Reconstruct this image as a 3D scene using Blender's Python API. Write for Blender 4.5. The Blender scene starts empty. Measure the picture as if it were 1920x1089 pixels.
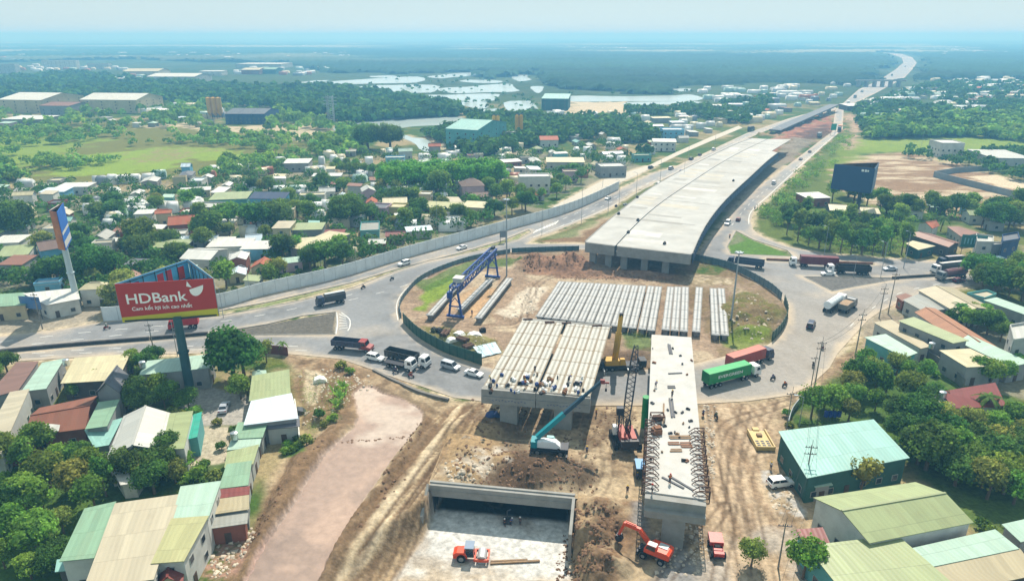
import bpy, bmesh, math, random
import numpy as np
from mathutils import Vector, Matrix
from mathutils.geometry import delaunay_2d_cdt, tessellate_polygon

# ------------------------------------------------------------------ camera, sky, sun, exposure
SC = bpy.context.scene
COL = SC.collection
R = math.radians
CAMZ, PITCH, FPX = 75.0, 20.5, 1280.0
cam_d = bpy.data.cameras.new('camera'); cam_d.lens = 24.0; cam_d.sensor_width = 36.0
cam_d.clip_start = 0.5; cam_d.clip_end = 90000
cam = bpy.data.objects.new('camera', cam_d); COL.objects.link(cam)
cam.location = (0, 0, CAMZ); cam.rotation_euler = (R(90-PITCH), R(0.0), 0)
SC.camera = cam
SUN_EL, SUN_AZ = 52.0, 14.0            # azimuth clockwise from +Y (straight ahead)
w = bpy.data.worlds.new('World'); SC.world = w; w.use_nodes = True
nt = w.node_tree; nt.nodes.clear()
sky = nt.nodes.new('ShaderNodeTexSky'); sky.sky_type = 'NISHITA'; sky.sun_disc = False
sky.sun_elevation = R(SUN_EL); sky.sun_rotation = R(SUN_AZ)
sky.air_density = 1.0; sky.dust_density = 0.15; sky.ozone_density = 6.0; sky.altitude = 50
bg = nt.nodes.new('ShaderNodeBackground'); bg.inputs[1].default_value = 0.10
wo = nt.nodes.new('ShaderNodeOutputWorld')
veil = nt.nodes.new('ShaderNodeMix'); veil.data_type = 'RGBA'; veil.inputs[0].default_value = 0.85     # hazy white veil over the clear sky
VL = 0.10; veil.inputs[7].default_value = (0.41/VL, 0.505/VL, 0.52/VL, 1); nt.links.new(sky.outputs[0], veil.inputs[6])
nt.links.new(veil.outputs[2], bg.inputs[0]); nt.links.new(bg.outputs[0], wo.inputs[0])
sl = bpy.data.lights.new('sun', 'SUN'); sl.energy = 4.5; sl.angle = R(0.6); sl.color = (1.0, 0.94, 0.83)
sun = bpy.data.objects.new('sun', sl); COL.objects.link(sun)
sd = Vector((math.sin(R(SUN_AZ))*math.cos(R(SUN_EL)), math.cos(R(SUN_AZ))*math.cos(R(SUN_EL)), math.sin(R(SUN_EL))))
sun.rotation_euler = sd.to_track_quat('Z', 'Y').to_euler(); sun.location = (0, 0, 300)
SC.view_settings.view_transform = 'Standard'; SC.view_settings.look = 'None'
SC.view_settings.exposure = 0.58; SC.view_settings.gamma = 1.0
SC.cycles.max_bounces = 5; SC.cycles.diffuse_bounces = 2; SC.cycles.glossy_bounces = 2
SC.cycles.transmission_bounces = 3; SC.cycles.volume_bounces = 1
SC.cycles.use_denoising = True; SC.cycles.caustics_reflective = False; SC.cycles.caustics_refractive = False
random.seed(7); RNG = np.random.default_rng(11)

# ------------------------------------------------------------------ photo point -> ground point (survey of the real positions)
CP, SP = math.cos(R(PITCH)), math.sin(R(PITCH))
def G(px, py, z=0.0):
    a, b = px-960.0, 544.5-py
    dx, dy, dz = a, CP*FPX+SP*b, -SP*FPX+CP*b
    if dz > -3.0: dz = -3.0
    t = (z-CAMZ)/dz
    return Vector((dx*t, dy*t, z))
def PR(x, y, z):
    f = CP*y - SP*(z-CAMZ); u = SP*y + CP*(z-CAMZ)
    return 960+FPX*x/f, 544.5-FPX*u/f
def HT(px, pyb, pyt):                 # height of a vertical thing standing at px,pyb whose top shows at pyt
    g = G(px, pyb); lo, hi = 0.0, 74.0
    for _ in range(40):
        m = (lo+hi)/2
        if PR(g.x, g.y, m)[1] > pyt: lo = m
        else: hi = m
    return lo
def ang(p, q):                        # heading of the ground line between two photo points
    a, b = G(*p), G(*q); return math.atan2(b.y-a.y, b.x-a.x)

# ------------------------------------------------------------------ colours and materials
def C(r, g, b):
    f = lambda c: (c/255.0/12.92) if c <= 10 else ((c/255.0+0.055)/1.055)**2.4
    return (f(r), f(g), f(b), 1.0)
MATS = {}
def mat(name, col, rough=0.75, var=0.12, scale=1.0, dirt=0.0, dcol=(0.22, 0.17, 0.11, 1), bump=0.0, bscale=6.0, metal=0.0, coord='Object', vcol=None, rnd=0.0, spec=0.3, alpha=None):
    if name in MATS: return MATS[name]
    m = bpy.data.materials.new(name); m.use_nodes = True; MATS[name] = m
    t = m.node_tree; N = t.nodes; L = t.links; N.clear()
    out = N.new('ShaderNodeOutputMaterial'); p = N.new('ShaderNodeBsdfPrincipled'); L.new(p.outputs[0], out.inputs[0])
    p.inputs['Roughness'].default_value = rough; p.inputs['Metallic'].default_value = metal
    p.inputs['Specular IOR Level'].default_value = spec
    tc = N.new('ShaderNodeTexCoord'); co = tc.outputs[coord] if coord != 'World' else None
    if coord == 'World':
        ge = N.new('ShaderNodeNewGeometry'); co = ge.outputs['Position']
    n1 = N.new('ShaderNodeTexNoise'); n1.inputs['Scale'].default_value = scale; n1.inputs['Detail'].default_value = 6; n1.inputs['Roughness'].default_value = 0.65
    L.new(co, n1.inputs['Vector'])
    mr = N.new('ShaderNodeMapRange'); mr.inputs[1].default_value = 0.3; mr.inputs[2].default_value = 0.7
    mr.inputs[3].default_value = 1-var; mr.inputs[4].default_value = 1+var; L.new(n1.outputs[0], mr.inputs[0])
    base = N.new('ShaderNodeMix'); base.data_type = 'RGBA'; base.blend_type = 'MULTIPLY'; base.inputs[0].default_value = 1.0
    if vcol:
        at = N.new('ShaderNodeVertexColor'); at.layer_name = vcol
        if col is None: L.new(at.outputs[0], base.inputs[6])
        else:
            mm = N.new('ShaderNodeMix'); mm.data_type = 'RGBA'; mm.blend_type = 'MULTIPLY'; mm.inputs[0].default_value = 1.0
            mm.inputs[6].default_value = col; L.new(at.outputs[0], mm.inputs[7]); L.new(mm.outputs[2], base.inputs[6])
    else: base.inputs[6].default_value = col
    L.new(mr.outputs[0], base.inputs[7])
    cur = base.outputs[2]
    if dirt > 0:
        n2 = N.new('ShaderNodeTexNoise'); n2.inputs['Scale'].default_value = scale*0.35; n2.inputs['Detail'].default_value = 8; n2.inputs['Roughness'].default_value = 0.7
        L.new(co, n2.inputs['Vector'])
        r2 = N.new('ShaderNodeMapRange'); r2.inputs[1].default_value = 0.48; r2.inputs[2].default_value = 0.68; r2.inputs[4].default_value = dirt; L.new(n2.outputs[0], r2.inputs[0])
        m2 = N.new('ShaderNodeMix'); m2.data_type = 'RGBA'; m2.inputs[7].default_value = dcol
        L.new(r2.outputs[0], m2.inputs[0]); L.new(cur, m2.inputs[6]); cur = m2.outputs[2]
    if rnd > 0:
        oi = N.new('ShaderNodeObjectInfo'); hs = N.new('ShaderNodeHueSaturation')
        a = N.new('ShaderNodeMapRange'); a.inputs[3].default_value = 0.5-0.07*rnd; a.inputs[4].default_value = 0.5+0.03*rnd; L.new(oi.outputs['Random'], a.inputs[0]); L.new(a.outputs[0], hs.inputs['Hue'])
        ml = N.new('ShaderNodeMath'); ml.operation = 'MULTIPLY'; ml.inputs[1].default_value = 7.31; L.new(oi.outputs['Random'], ml.inputs[0])
        fr = N.new('ShaderNodeMath'); fr.operation = 'FRACT'; L.new(ml.outputs[0], fr.inputs[0])
        b = N.new('ShaderNodeMapRange'); b.inputs[3].default_value = 1-0.4*rnd; b.inputs[4].default_value = 1+0.45*rnd; L.new(fr.outputs[0], b.inputs[0]); L.new(b.outputs[0], hs.inputs['Value'])
        L.new(cur, hs.inputs['Color']); cur = hs.outputs[0]
    L.new(cur, p.inputs['Base Color'])
    if bump > 0:
        n3 = N.new('ShaderNodeTexNoise'); n3.inputs['Scale'].default_value = bscale; n3.inputs['Detail'].default_value = 5
        L.new(co, n3.inputs['Vector']); bp = N.new('ShaderNodeBump'); bp.inputs['Strength'].default_value = bump; bp.inputs['Distance'].default_value = 0.2
        L.new(n3.outputs[0], bp.inputs['Height']); L.new(bp.outputs[0], p.inputs['Normal'])
    return m

def roofmat(name, col, stain=0.5, scol=(0.16, 0.12, 0.07, 1), panel=0.1, rough=0.45, tile=False):
    """sheet-metal (or tile) roof: u runs along the ridge, v down the slope, in metres"""
    if name in MATS: return MATS[name]
    m = bpy.data.materials.new(name); m.use_nodes = True; MATS[name] = m
    t = m.node_tree; N = t.nodes; L = t.links; N.clear()
    out = N.new('ShaderNodeOutputMaterial'); p = N.new('ShaderNodeBsdfPrincipled'); L.new(p.outputs[0], out.inputs[0])
    p.inputs['Roughness'].default_value = rough; p.inputs['Specular IOR Level'].default_value = 0.35
    uv = N.new('ShaderNodeUVMap'); uv.uv_map = 'UVMap'
    def noise(sx, sy, det, vec=uv.outputs[0]):
        mp = N.new('ShaderNodeMapping'); mp.inputs['Scale'].default_value = (sx, sy, 1); L.new(vec, mp.inputs[0])
        n = N.new('ShaderNodeTexNoise'); n.inputs['Scale'].default_value = 1; n.inputs['Detail'].default_value = det; n.inputs['Roughness'].default_value = 0.7
        L.new(mp.outputs[0], n.inputs['Vector']); return n.outputs[0]
    sp = N.new('ShaderNodeSeparateXYZ'); L.new(uv.outputs[0], sp.inputs[0])
    def m1(op, a, b=None, c=None):
        n = N.new('ShaderNodeMath'); n.operation = op
        for i, v in enumerate((a, b, c)):
            if v is None: continue
            if isinstance(v, (int, float)): n.inputs[i].default_value = v
            else: L.new(v, n.inputs[i])
        return n.outputs[0]
    fu = m1('FLOOR', m1('DIVIDE', sp.outputs[0], 1.07)); fv = m1('FLOOR', m1('DIVIDE', sp.outputs[1], 5.3))
    cb = N.new('ShaderNodeCombineXYZ'); L.new(fu, cb.inputs[0]); L.new(fv, cb.inputs[1])
    wn = N.new('ShaderNodeTexWhiteNoise'); wn.noise_dimensions = '2D'; L.new(cb.outputs[0], wn.inputs['Vector'])
    pv = N.new('ShaderNodeMapRange'); pv.inputs[3].default_value = 1-panel; pv.inputs[4].default_value = 1+panel; L.new(wn.outputs[0], pv.inputs[0])
    ribf = 3.1 if tile else 2.6
    rib = m1('SINE', m1('MULTIPLY', sp.outputs[0], 2*math.pi*ribf/ (0.8 if tile else 2.0)))
    seam = m1('LESS_THAN', m1('FRACT', m1('DIVIDE', sp.outputs[1], 0.6 if tile else 5.3)), 0.08 if tile else 0.02)
    k = m1('MULTIPLY', pv.outputs[0], m1('ADD', 1.0, m1('MULTIPLY', rib, 0.03)))
    k = m1('MULTIPLY', k, m1('SUBTRACT', 1.0, m1('MULTIPLY', seam, 0.25)))
    b = N.new('ShaderNodeMix'); b.data_type = 'RGBA'; b.blend_type = 'MULTIPLY'; b.inputs[0].default_value = 1; b.inputs[6].default_value = col; L.new(k, b.inputs[7])
    st = N.new('ShaderNodeMapRange'); st.inputs[1].default_value = 0.45; st.inputs[2].default_value = 0.75; st.inputs[4].default_value = stain
    L.new(noise(1.3, 0.13, 7), st.inputs[0])
    s2 = N.new('ShaderNodeMapRange'); s2.inputs[1].default_value = 0.42; s2.inputs[2].default_value = 0.7; s2.inputs[4].default_value = 1.0
    L.new(noise(0.25, 0.25, 4), s2.inputs[0])
    sm = m1('MAXIMUM', m1('MULTIPLY', st.outputs[0], s2.outputs[0]), m1('MULTIPLY', m1('GREATER_THAN', wn.outputs[0], 0.93), 0.3))
    mx = N.new('ShaderNodeMix'); mx.data_type = 'RGBA'; mx.inputs[7].default_value = scol; L.new(sm, mx.inputs[0]); L.new(b.outputs[2], mx.inputs[6])
    L.new(mx.outputs[2], p.inputs['Base Color'])
    bp = N.new('ShaderNodeBump'); bp.inputs['Strength'].default_value = 0.15; bp.inputs['Distance'].default_value = 0.03; L.new(rib, bp.inputs['Height']); L.new(bp.outputs[0], p.inputs['Normal'])
    return m

# ------------------------------------------------------------------ mesh builder
class MB:
    def __init__(s): s.v = []; s.f = []; s.m = []; s.uv = []
    def add(s, vs, fs, mi=0, uvs=None):
        o = len(s.v); s.v += [tuple(v) for v in vs]
        for k, f in enumerate(fs):
            s.f.append([i+o for i in f]); s.m.append(mi); s.uv.append(uvs[k] if uvs else None)
        return s
    def box(s, c, d, rz=0.0, mi=0, tz=1.0, ty=1.0, M=None):
        hx, hy, hz = d[0]/2, d[1]/2, d[2]/2
        P = []
        for z in (-1, 1):
            kx, ky = (1, 1) if z < 0 else (tz, ty)
            for x, y in ((-1, -1), (1, -1), (1, 1), (-1, 1)):
                q = Vector((x*hx*kx, y*hy*ky, z*hz))
                if M is not None: q = M @ q
                elif rz: q = Matrix.Rotation(rz, 3, 'Z') @ q
                P.append(q+Vector(c))
        return s.add(P, [(3, 2, 1, 0), (4, 5, 6, 7), (0, 1, 5, 4), (1, 2, 6, 5), (2, 3, 7, 6), (3, 0, 4, 7)], mi)
    def tube(s, a, b, r, r2=None, n=8, mi=0, cap=True):
        a, b = Vector(a), Vector(b); d = (b-a)
        if d.length < 1e-6: return s
        r2 = r if r2 is None else r2
        q = d.normalized().to_track_quat('Z', 'Y').to_matrix()
        P = [a+q@Vector((math.cos(2*math.pi*i/n)*r, math.sin(2*math.pi*i/n)*r, 0)) for i in range(n)]
        P += [b+q@Vector((math.cos(2*math.pi*i/n)*r2, math.sin(2*math.pi*i/n)*r2, 0)) for i in range(n)]
        F = [(i, (i+1) % n, n+(i+1) % n, n+i) for i in range(n)]
        if cap: F += [tuple(range(n-1, -1, -1)), tuple(range(n, 2*n))]
        return s.add(P, F, mi)
    def bar(s, a, b, wd, h=None, mi=0):          # square bar
        a, b = Vector(a), Vector(b); d = b-a; h = wd if h is None else h
        if d.length < 1e-6: return s
        q = d.normalized().to_track_quat('X', 'Z').to_matrix()
        c = (a+b)/2
        return s.box(c, (d.length, wd, h), mi=mi, M=q)
    def prism(s, poly, z0, z1, mi=0):
        n = len(poly); P = [(x, y, z0) for x, y in poly]+[(x, y, z1) for x, y in poly]
        return s.add(P, [tuple(range(n-1, -1, -1)), tuple(range(n, 2*n))]+[(i, (i+1) % n, n+(i+1) % n, n+i) for i in range(n)], mi)
    def extr(s, prof, y0, y1, mi=0, top=None, ky=1.0):   # side profile (x,z) extruded across y; points above `top` narrow by ky
        n = len(prof); P = []
        for y in (y0, y1):
            for x, z in prof: P.append((x, y*(ky if (top is not None and z > top) else 1), z))
        return s.add(P, [tuple(range(n)), tuple(range(2*n-1, n-1, -1))]+[(i, n+i, n+(i+1) % n, (i+1) % n) for i in range(n)], mi)
    def sphere(s, c, r, n=10, k=6, mi=0, sz=1.0):
        P = []; F = []
        for j in range(k+1):
            th = math.pi*j/k
            for i in range(n):
                ph = 2*math.pi*i/n; P.append((c[0]+r*math.sin(th)*math.cos(ph), c[1]+r*math.sin(th)*math.sin(ph), c[2]+r*sz*math.cos(th)))
        for j in range(k):
            for i in range(n): F.append((j*n+i, (j+1)*n+i, (j+1)*n+(i+1) % n, j*n+(i+1) % n))
        return s.add(P, F, mi)
    def slab(s, q, th, mi=0, uvo=(0, 0)):        # roof plane, corners q[0]-q[1] along the ridge, thickness downwards
        q = [Vector(p) for p in q]; t = Vector((0, 0, th))
        L1 = (q[1]-q[0]).length; L2 = (q[2]-q[1]).length; n = len(q)
        if n == 4: uv = [(0, 0), (L1, 0), (L1, L2), (0, L2)]
        else:
            ax = (q[1]-q[0]).normalized(); nn = (q[1]-q[0]).cross(q[2]-q[0]).normalized(); ay = nn.cross(ax)
            uv = [((p-q[0]).dot(ax), (p-q[0]).dot(ay)) for p in q]
        P = q+[p-t for p in q]; z = [(0, 0)]*4
        uv = [(a+uvo[0], b+uvo[1]) for a, b in uv]
        F = [tuple(range(n)), tuple(range(2*n-1, n-1, -1))]+[(i, n+i, n+(i+1) % n, (i+1) % n) for i in range(n)]
        s.add(P, F, mi, [uv, uv[::-1]]+[z]*n); return s
    def build(s, name, mats, parent=None, smooth=False, loc=None, tag=None, bevel=0):
        me = bpy.data.meshes.new(name); me.from_pydata(s.v, [], s.f)
        if not isinstance(mats, (list, tuple)): mats = [mats]
        for m in mats: me.materials.append(m)
        if len(mats) > 1: me.polygons.foreach_set('material_index', s.m)
        if any(u is not None for u in s.uv):
            ul = me.uv_layers.new(name='UVMap'); k = 0; arr = []
            for f, u in zip(s.f, s.uv):
                for i in range(len(f)): arr += (list(u[i]) if u else [0, 0])
            ul.data.foreach_set('uv', arr)
        if smooth: me.polygons.foreach_set('use_smooth', [True]*len(s.f))
        me.update()
        o = bpy.data.objects.new(name, me); COL.objects.link(o)
        if parent is not None: o.parent = parent
        if loc is not None: o.location = loc
        return o

def thing(name, label, cat, loc=(0, 0, 0), rz=0.0, group=None):
    o = bpy.data.objects.new(name, None); COL.objects.link(o); o.empty_display_size = 0.5
    o.location = loc; o.rotation_euler = (0, 0, rz); settag(o, label, cat, group); return o
def settag(o, label, cat, group=None):
    if label: o['label'] = label
    o['category'] = cat
    if group: o['group'] = group
    return o
def struct(o, kind='structure'): o['kind'] = kind; return o
def dup(root, loc, rz=None, label=None, group=None, sc=None):
    r = root.copy(); COL.objects.link(r); r.location = loc
    if rz is not None: r.rotation_euler = (0, 0, rz)
    if label: r['label'] = label
    if group: r['group'] = group
    if sc: r.scale = (sc, sc, sc)
    def kids(a, b):
        for ch in a.children:
            c = ch.copy(); COL.objects.link(c); c.parent = b; kids(ch, c)
    kids(root, r)
    return r
def npmesh(name, V, F, mats, parent=None, vc=None, smooth=False):
    V = np.asarray(V, np.float32); F = np.asarray(F, np.int32); k = F.shape[1]
    me = bpy.data.meshes.new(name); me.vertices.add(len(V)); me.vertices.foreach_set('co', V.ravel())
    me.loops.add(F.size); me.loops.foreach_set('vertex_index', F.ravel())
    me.polygons.add(len(F)); me.polygons.foreach_set('loop_start', np.arange(0, F.size, k, dtype=np.int32))
    me.update(calc_edges=True)
    if smooth: me.polygons.foreach_set('use_smooth', np.ones(len(F), bool))
    for m in (mats if isinstance(mats, (list, tuple)) else [mats]): me.materials.append(m)
    if vc is not None:
        a = me.color_attributes.new('Col', 'FLOAT_COLOR', 'POINT'); c = np.ones((len(V), 4), np.float32); c[:, :3] = vc; a.data.foreach_set('color', c.ravel())
    o = bpy.data.objects.new(name, me); COL.objects.link(o)
    if parent is not None: o.parent = parent
    return o

# ------------------------------------------------------------------ numpy noise and polygons
def hsh(ix, iy, s):
    n = (ix.astype(np.int64)*374761393+iy.astype(np.int64)*668265263+s*974634777) & 0xffffffff
    n = ((n ^ (n >> 13))*1274126177) & 0xffffffff
    n = n ^ (n >> 16)
    return (n & 0xffff)/65535.0
def vn(x, y, s=0):
    xi, yi = np.floor(x), np.floor(y); fx, fy = x-xi, y-yi
    fx = fx*fx*(3-2*fx); fy = fy*fy*(3-2*fy)
    a, b, c, d = hsh(xi, yi, s), hsh(xi+1, yi, s), hsh(xi, yi+1, s), hsh(xi+1, yi+1, s)
    return (a*(1-fx)+b*fx)*(1-fy)+(c*(1-fx)+d*fx)*fy
def fbm(x, y, sc, o=4, s=0):
    v = 0; a = 0.5; t = 0
    for i in range(o):
        v = v+a*vn(x/sc*2**i+i*17.3, y/sc*2**i-i*9.1, s+i*31); t += a; a *= 0.55
    return v/t
def sdf(poly, X, Y):                  # >0 inside, metres to the edge; far points get -1e3
    P = np.array([(p[0], p[1]) for p in poly]); d = np.full(X.shape, 1e9); ins = np.zeros(X.shape, bool)
    n = len(P)
    for i in range(n):
        ax, ay = P[i]; bx, by = P[(i+1) % n]; ex, ey = bx-ax, by-ay; L = ex*ex+ey*ey+1e-12
        t = np.clip(((X-ax)*ex+(Y-ay)*ey)/L, 0, 1); d = np.minimum(d, (X-ax-t*ex)**2+(Y-ay-t*ey)**2)
        c = ((ay > Y) != (by > Y)) & (X < (bx-ax)*(Y-ay)/(by-ay+1e-12)+ax); ins ^= c
    d = np.sqrt(d); return np.where(ins, d, -d)
def sdfbox(poly, X, Y, pad=25):
    P = np.array([(p[0], p[1]) for p in poly]); out = np.full(X.shape, -1e3)
    m = (X > P[:, 0].min()-pad) & (X < P[:, 0].max()+pad) & (Y > P[:, 1].min()-pad) & (Y < P[:, 1].max()+pad)
    if m.any(): out[m] = sdf(poly, X[m], Y[m])
    return out
def gp(pts, z=0.0): return [G(x, y, z) for x, y in pts]
def sstep(x, a, b): t = np.clip((x-a)/(b-a), 0, 1); return t*t*(3-2*t)
def smoothline(P, n=4, closed=False):  # catmull-rom through points
    P = [Vector(p) for p in P]; out = []; m = len(P)
    rg = range(m if closed else m-1)
    for i in rg:
        p0, p1, p2, p3 = (P[(i-1) % m] if closed or i > 0 else P[0]), P[i], P[(i+1) % m], (P[(i+2) % m] if closed or i+2 < m else P[-1])
        for k in range(n):
            t = k/n; out.append(0.5*((2*p1)+(p2-p0)*t+(2*p0-5*p1+4*p2-p3)*t*t+(3*p1-p0-3*p2+p3)*t**3))
    if not closed: out.append(P[-1])
    return out
# ------------------------------------------------------------------ road outlines (surveyed from the photo)
MAIN = gp([(-260,655),(-120,643),(0,630),(100,619),(190,604),(300,592),(412,577),(500,553),(640,521),(773,481),(940,435),(1073,396),(1160,356),(1219,326),(1262,314),(1330,283),(1400,250),(1480,222),(1567,199),
 (1567,206),(1447,241),(1400,261),(1330,296),(1262,328),(1187,361),(1140,393),(1073,421),(1033,437),(1000,447),(988,457),(1020,457),(1090,457),(1200,466),(1290,476),(1300,481),
 (1313,470),(1373,400),(1403,363),(1447,333),(1513,283),(1560,247),(1567,203),(1582,203),(1580,243),(1513,303),(1450,363),(1413,396),(1408,415),(1412,430),(1427,443),(1480,463),(1547,476),(1680,486),(1780,491),(1827,493),(1893,480),(1960,472),(2080,462),
 (2080,485),(1960,502),(1900,520),(1810,537),(1760,545),(1727,553),(1680,570),(1650,584),(1627,600),(1600,630),(1570,663),(1555,690),(1520,722),(1480,741),(1400,752),(1310,757),(1215,760),(1113,760),(1000,758),(903,752),(850,745),(790,724),(757,714),(690,690),(640,673),(547,664),(500,660),(240,665),(177,668),(0,679),(-120,690),(-260,703)])
ISLAND = smoothline(gp([(903,686),(1000,702),(1130,697),(1215,692),(1300,682),(1363,667),(1410,657),(1443,644),(1467,620),(1477,592),(1470,566),(1447,543),(1407,520),(1363,500),(1297,485),(1200,474),(1090,468),(1017,470),(957,473),(890,485),(833,503),(790,523),(767,543),(750,570),(750,593),(767,616),(790,636),(840,665)]), 4, True)
WTRI = gp([(-260,683),(-120,669),(0,659),(140,646),(280,635),(393,625),(450,616),(500,608),(567,592),(630,585),(631,605),(628,627),(500,628),(393,630),(280,639),(140,650),(0,663),(-120,673),(-260,687)])
STRIP = gp([(330,594),(412,583),(505,566),(660,530),(760,500),(860,475),(940,452),(992,431),(996,435),(971,449),(900,470),(804,489),(740,509),(660,540),(570,562),(500,576),(413,592),(335,600)])
GTRI = gp([(1380,433),(1363,463),(1370,476),(1487,481),(1477,470),(1413,450)])
ETRI = gp([(1507,519),(1560,546),(1600,538),(1673,525),(1780,518),(1960,493),(2080,478),(2080,474),(1960,489),(1780,514),(1673,521),(1633,520)])
EBAR = gp([(1433,486),(1500,489),(1560,491),(1640,494),(1640,497),(1560,495),(1433,489)])
FARX = gp([(1567,206),(1610,168),(1650,150),(1680,130),(1694,118),(1691,109),(1673,102.5),(1655,100.5),(1657,99),(1690,101.5),(1710,108),(1719,118),(1713,128),(1695,147),(1640,176),(1605,193),(1582,205)])
SERV = gp([(1035,388),(1135,336),(1219,309),(1267,286),(1330,258),(1385,236),(1392,240),(1330,266),(1270,292),(1229,312),(1196,328),(1087,376),(1060,392)])
HOLES = [ISLAND, WTRI, STRIP, GTRI, ETRI, EBAR]
MUD = smoothline(gp([(663,735),(668,760),(668,792),(633,826),(600,860),(547,943),(500,1010),(457,1089),(430,1140),(560,1140),(593,1089),(640,1003),(680,940),(730,866),(773,813),(793,776),(767,753),(720,735),(690,722)]), 3, True)
PITY0 = 99.0
pitL, pitR = G(812, 968, -5.2).x, G(1066, 990, -5.2).x
UPD = 15.0; PROT = -math.atan2(G(808, 912, .6).y-G(1072, 937, .6).y, G(1072, 937, .6).x-G(808, 912, .6).x); PMX = (pitL+pitR)/2
def prot(x, y, k=1):
    a = PROT*k; dx, dy = x-PMX, y-PITY0+1.0; return (PMX+dx*math.cos(a)-dy*math.sin(a), PITY0-1.0+dx*math.sin(a)+dy*math.cos(a))
PIT = [prot(pitL, PITY0+UPD), prot(pitR, PITY0+UPD), (pitR+0.3, 92), (pitR-0.5, 84), (pitR-2, 74), (pitR-3, 60), (pitL-9, 60), (pitL-7, 76), (pitL-4, 86), (pitL-1, 94)]

def roadmask(X, Y):
    a = sdfbox(MAIN, X, Y, 40)
    for h in HOLES: a = np.minimum(a, -np.where((s_ := sdfbox(h, X, Y, 40)) < -900, -1e3, s_))
    return np.maximum.reduce([a, sdfbox(FARX, X, Y, 60), sdfbox(SERV, X, Y, 30)])

# ------------------------------------------------------------------ terrain sheet
ys = list(np.arange(-90, 64, 6.0)); y = 64.0
while y < 60000:
    ys.append(y)
    y += 0.42 if y < 150 else (y*0.0035 if y < 1300 else y*0.02)
ys = np.array(ys); ts = np.linspace(-1.0, 1.0, 720); ts = np.sign(ts)*np.abs(ts)**1.18
TY, TT = np.meshgrid(ys, ts, indexing='ij'); TX = (TY+110)*TT*0.98
NR, NC = TX.shape
RM = roadmask(TX, TY)
n1 = fbm(TX, TY, 9, 4, 1); n2 = fbm(TX, TY, 40, 4, 2); n3 = fbm(TX, TY, 2.2, 4, 3); n4 = fbm(TX, TY, 160, 4, 4); n5 = fbm(TX, TY, 0.9, 3, 5)
c3 = lambda r, g, b: np.array(C(r, g, b)[:3])
GREEN, LGREEN, OLIVE, DRY = c3(74, 102, 40), c3(140, 162, 62), c3(120, 120, 58), c3(166, 150, 112)
TAN, BROWN, DBROWN, PINK, GREY, SAND = c3(190, 168, 136), c3(134, 108, 82), c3(84, 66, 50), c3(202, 180, 166), c3(172, 172, 166), c3(214, 196, 166)
RED = c3(156, 120, 96); DUST = c3(168, 158, 140)
COLR = np.zeros(TX.shape+(3,))
def put(c, m):
    m = np.clip(m, 0, 1)[..., None]; COLR[:] = COLR*(1-m)+np.asarray(c)*m
put(DRY, 1); put(GREEN, sstep(n2+n1*0.3, 0.52, 0.66)); put(OLIVE, sstep(n1, 0.5, 0.62)*0.6)
def reg(px, soft=2.0, rough=5.0, nz=None):
    p = gp(px); s = sdfbox(p, TX, TY, 60); nz = n1 if nz is None else nz
    k = np.maximum(1.0, TY/250.0)
    return sstep(s+(nz-0.5)*rough*2*k, -soft*k, soft*k)
# far plain and fields
far = sstep(TY, 700, 950)
put(GREEN*0.55, far*0.9); put(c3(80, 100, 62), far*sstep(n4, 0.5, 0.6)*0.5)
put(OLIVE*1.0, reg([(-60,232),(250,228),(560,236),(600,262),(520,330),(300,345),(-60,350)], 4, 20))
put(OLIVE, reg([(-60,245),(250,240),(560,250),(500,330),(-60,352)], 5, 24)*sstep(n2,.42,.58)*.8); put(LGREEN*.9, reg([(-60,250),(90,245),(170,262),(120,292),(60,318),(-60,330)], 5, 20))
put(LGREEN*1.0, reg([(67,327),(160,293),(283,277),(433,280),(493,293),(467,307),(367,300),(300,320),(200,327),(83,334)], 3, 10))
put(c3(150,140,96), reg([(230,295),(300,280),(400,283),(340,297),(260,303)], 4, 12)*sstep(n3,0.35,0.6))
put(SAND, reg([(300,228),(420,238),(480,235),(570,236),(610,252),(560,262),(480,250),(350,240),(285,240)], 3, 14)*0.85)
put(SAND*1.05, reg([(1055,190),(1190,192),(1200,215),(1110,222),(1050,212)], 3, 10)*0.9)
put(SAND, reg([(760,255),(860,268),(990,275),(1000,290),(880,287),(820,282)], 3, 8)*0.7)
put(DRY*1.05, reg([(900,300),(1110,300),(1110,330),(1020,345),(900,335)], 3, 8)*0.6)
put(BROWN*1.35, reg([(1530,318),(1590,292),(1700,284),(1800,306),(1925,352),(2060,400),(2060,420),(1925,402),(1770,405),(1640,385),(1570,355)], 3, 6))
put(SAND*0.95, reg([(1530,318),(1590,292),(1700,284),(1800,306),(1925,352),(2060,400),(1925,402),(1770,405),(1640,385),(1570,355)], 3, 6)*sstep(fbm(TX, TY*3, 16, 4, 8), 0.42, 0.66)*0.9)
put(SAND*1.1, reg([(1815,332),(1870,328),(1925,342),(2060,375),(2060,400),(1925,362)], 1, 2))
put(LGREEN*0.95, reg([(1595,262),(1750,252),(1930,255),(2060,262),(2060,300),(1925,292),(1790,302),(1700,284),(1640,288),(1590,283)], 3, 8)*0.9)
put(GREEN*.7+OLIVE*.45, reg([(1583,245),(1600,262),(1600,292),(1560,318),(1560,355),(1600,370),(1660,400),(1700,440),(1700,478),(1547,474),(1480,461),(1430,441),(1412,425),(1420,396),(1455,363),(1515,305)], 2, 5))
put(LGREEN*0.85, reg([(1540,330),(1580,270),(1640,285),(1570,318)], 3, 6)*0.7)
put(c3(196,160,136), reg([(1440,262),(1500,232),(1562,215),(1560,245),(1520,270),(1480,300),(1465,262)], 3, 12))
put(c3(168,112,88), reg([(1425,290),(1470,250),(1500,236),(1564,210),(1560,240),(1510,272),(1470,305)], 3, 10)*sstep(n1,.3,.5)*.95); put(c3(84,72,66), reg([(1485,262),(1540,238),(1556,250),(1500,285)], 3, 8)*0.8)
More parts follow.
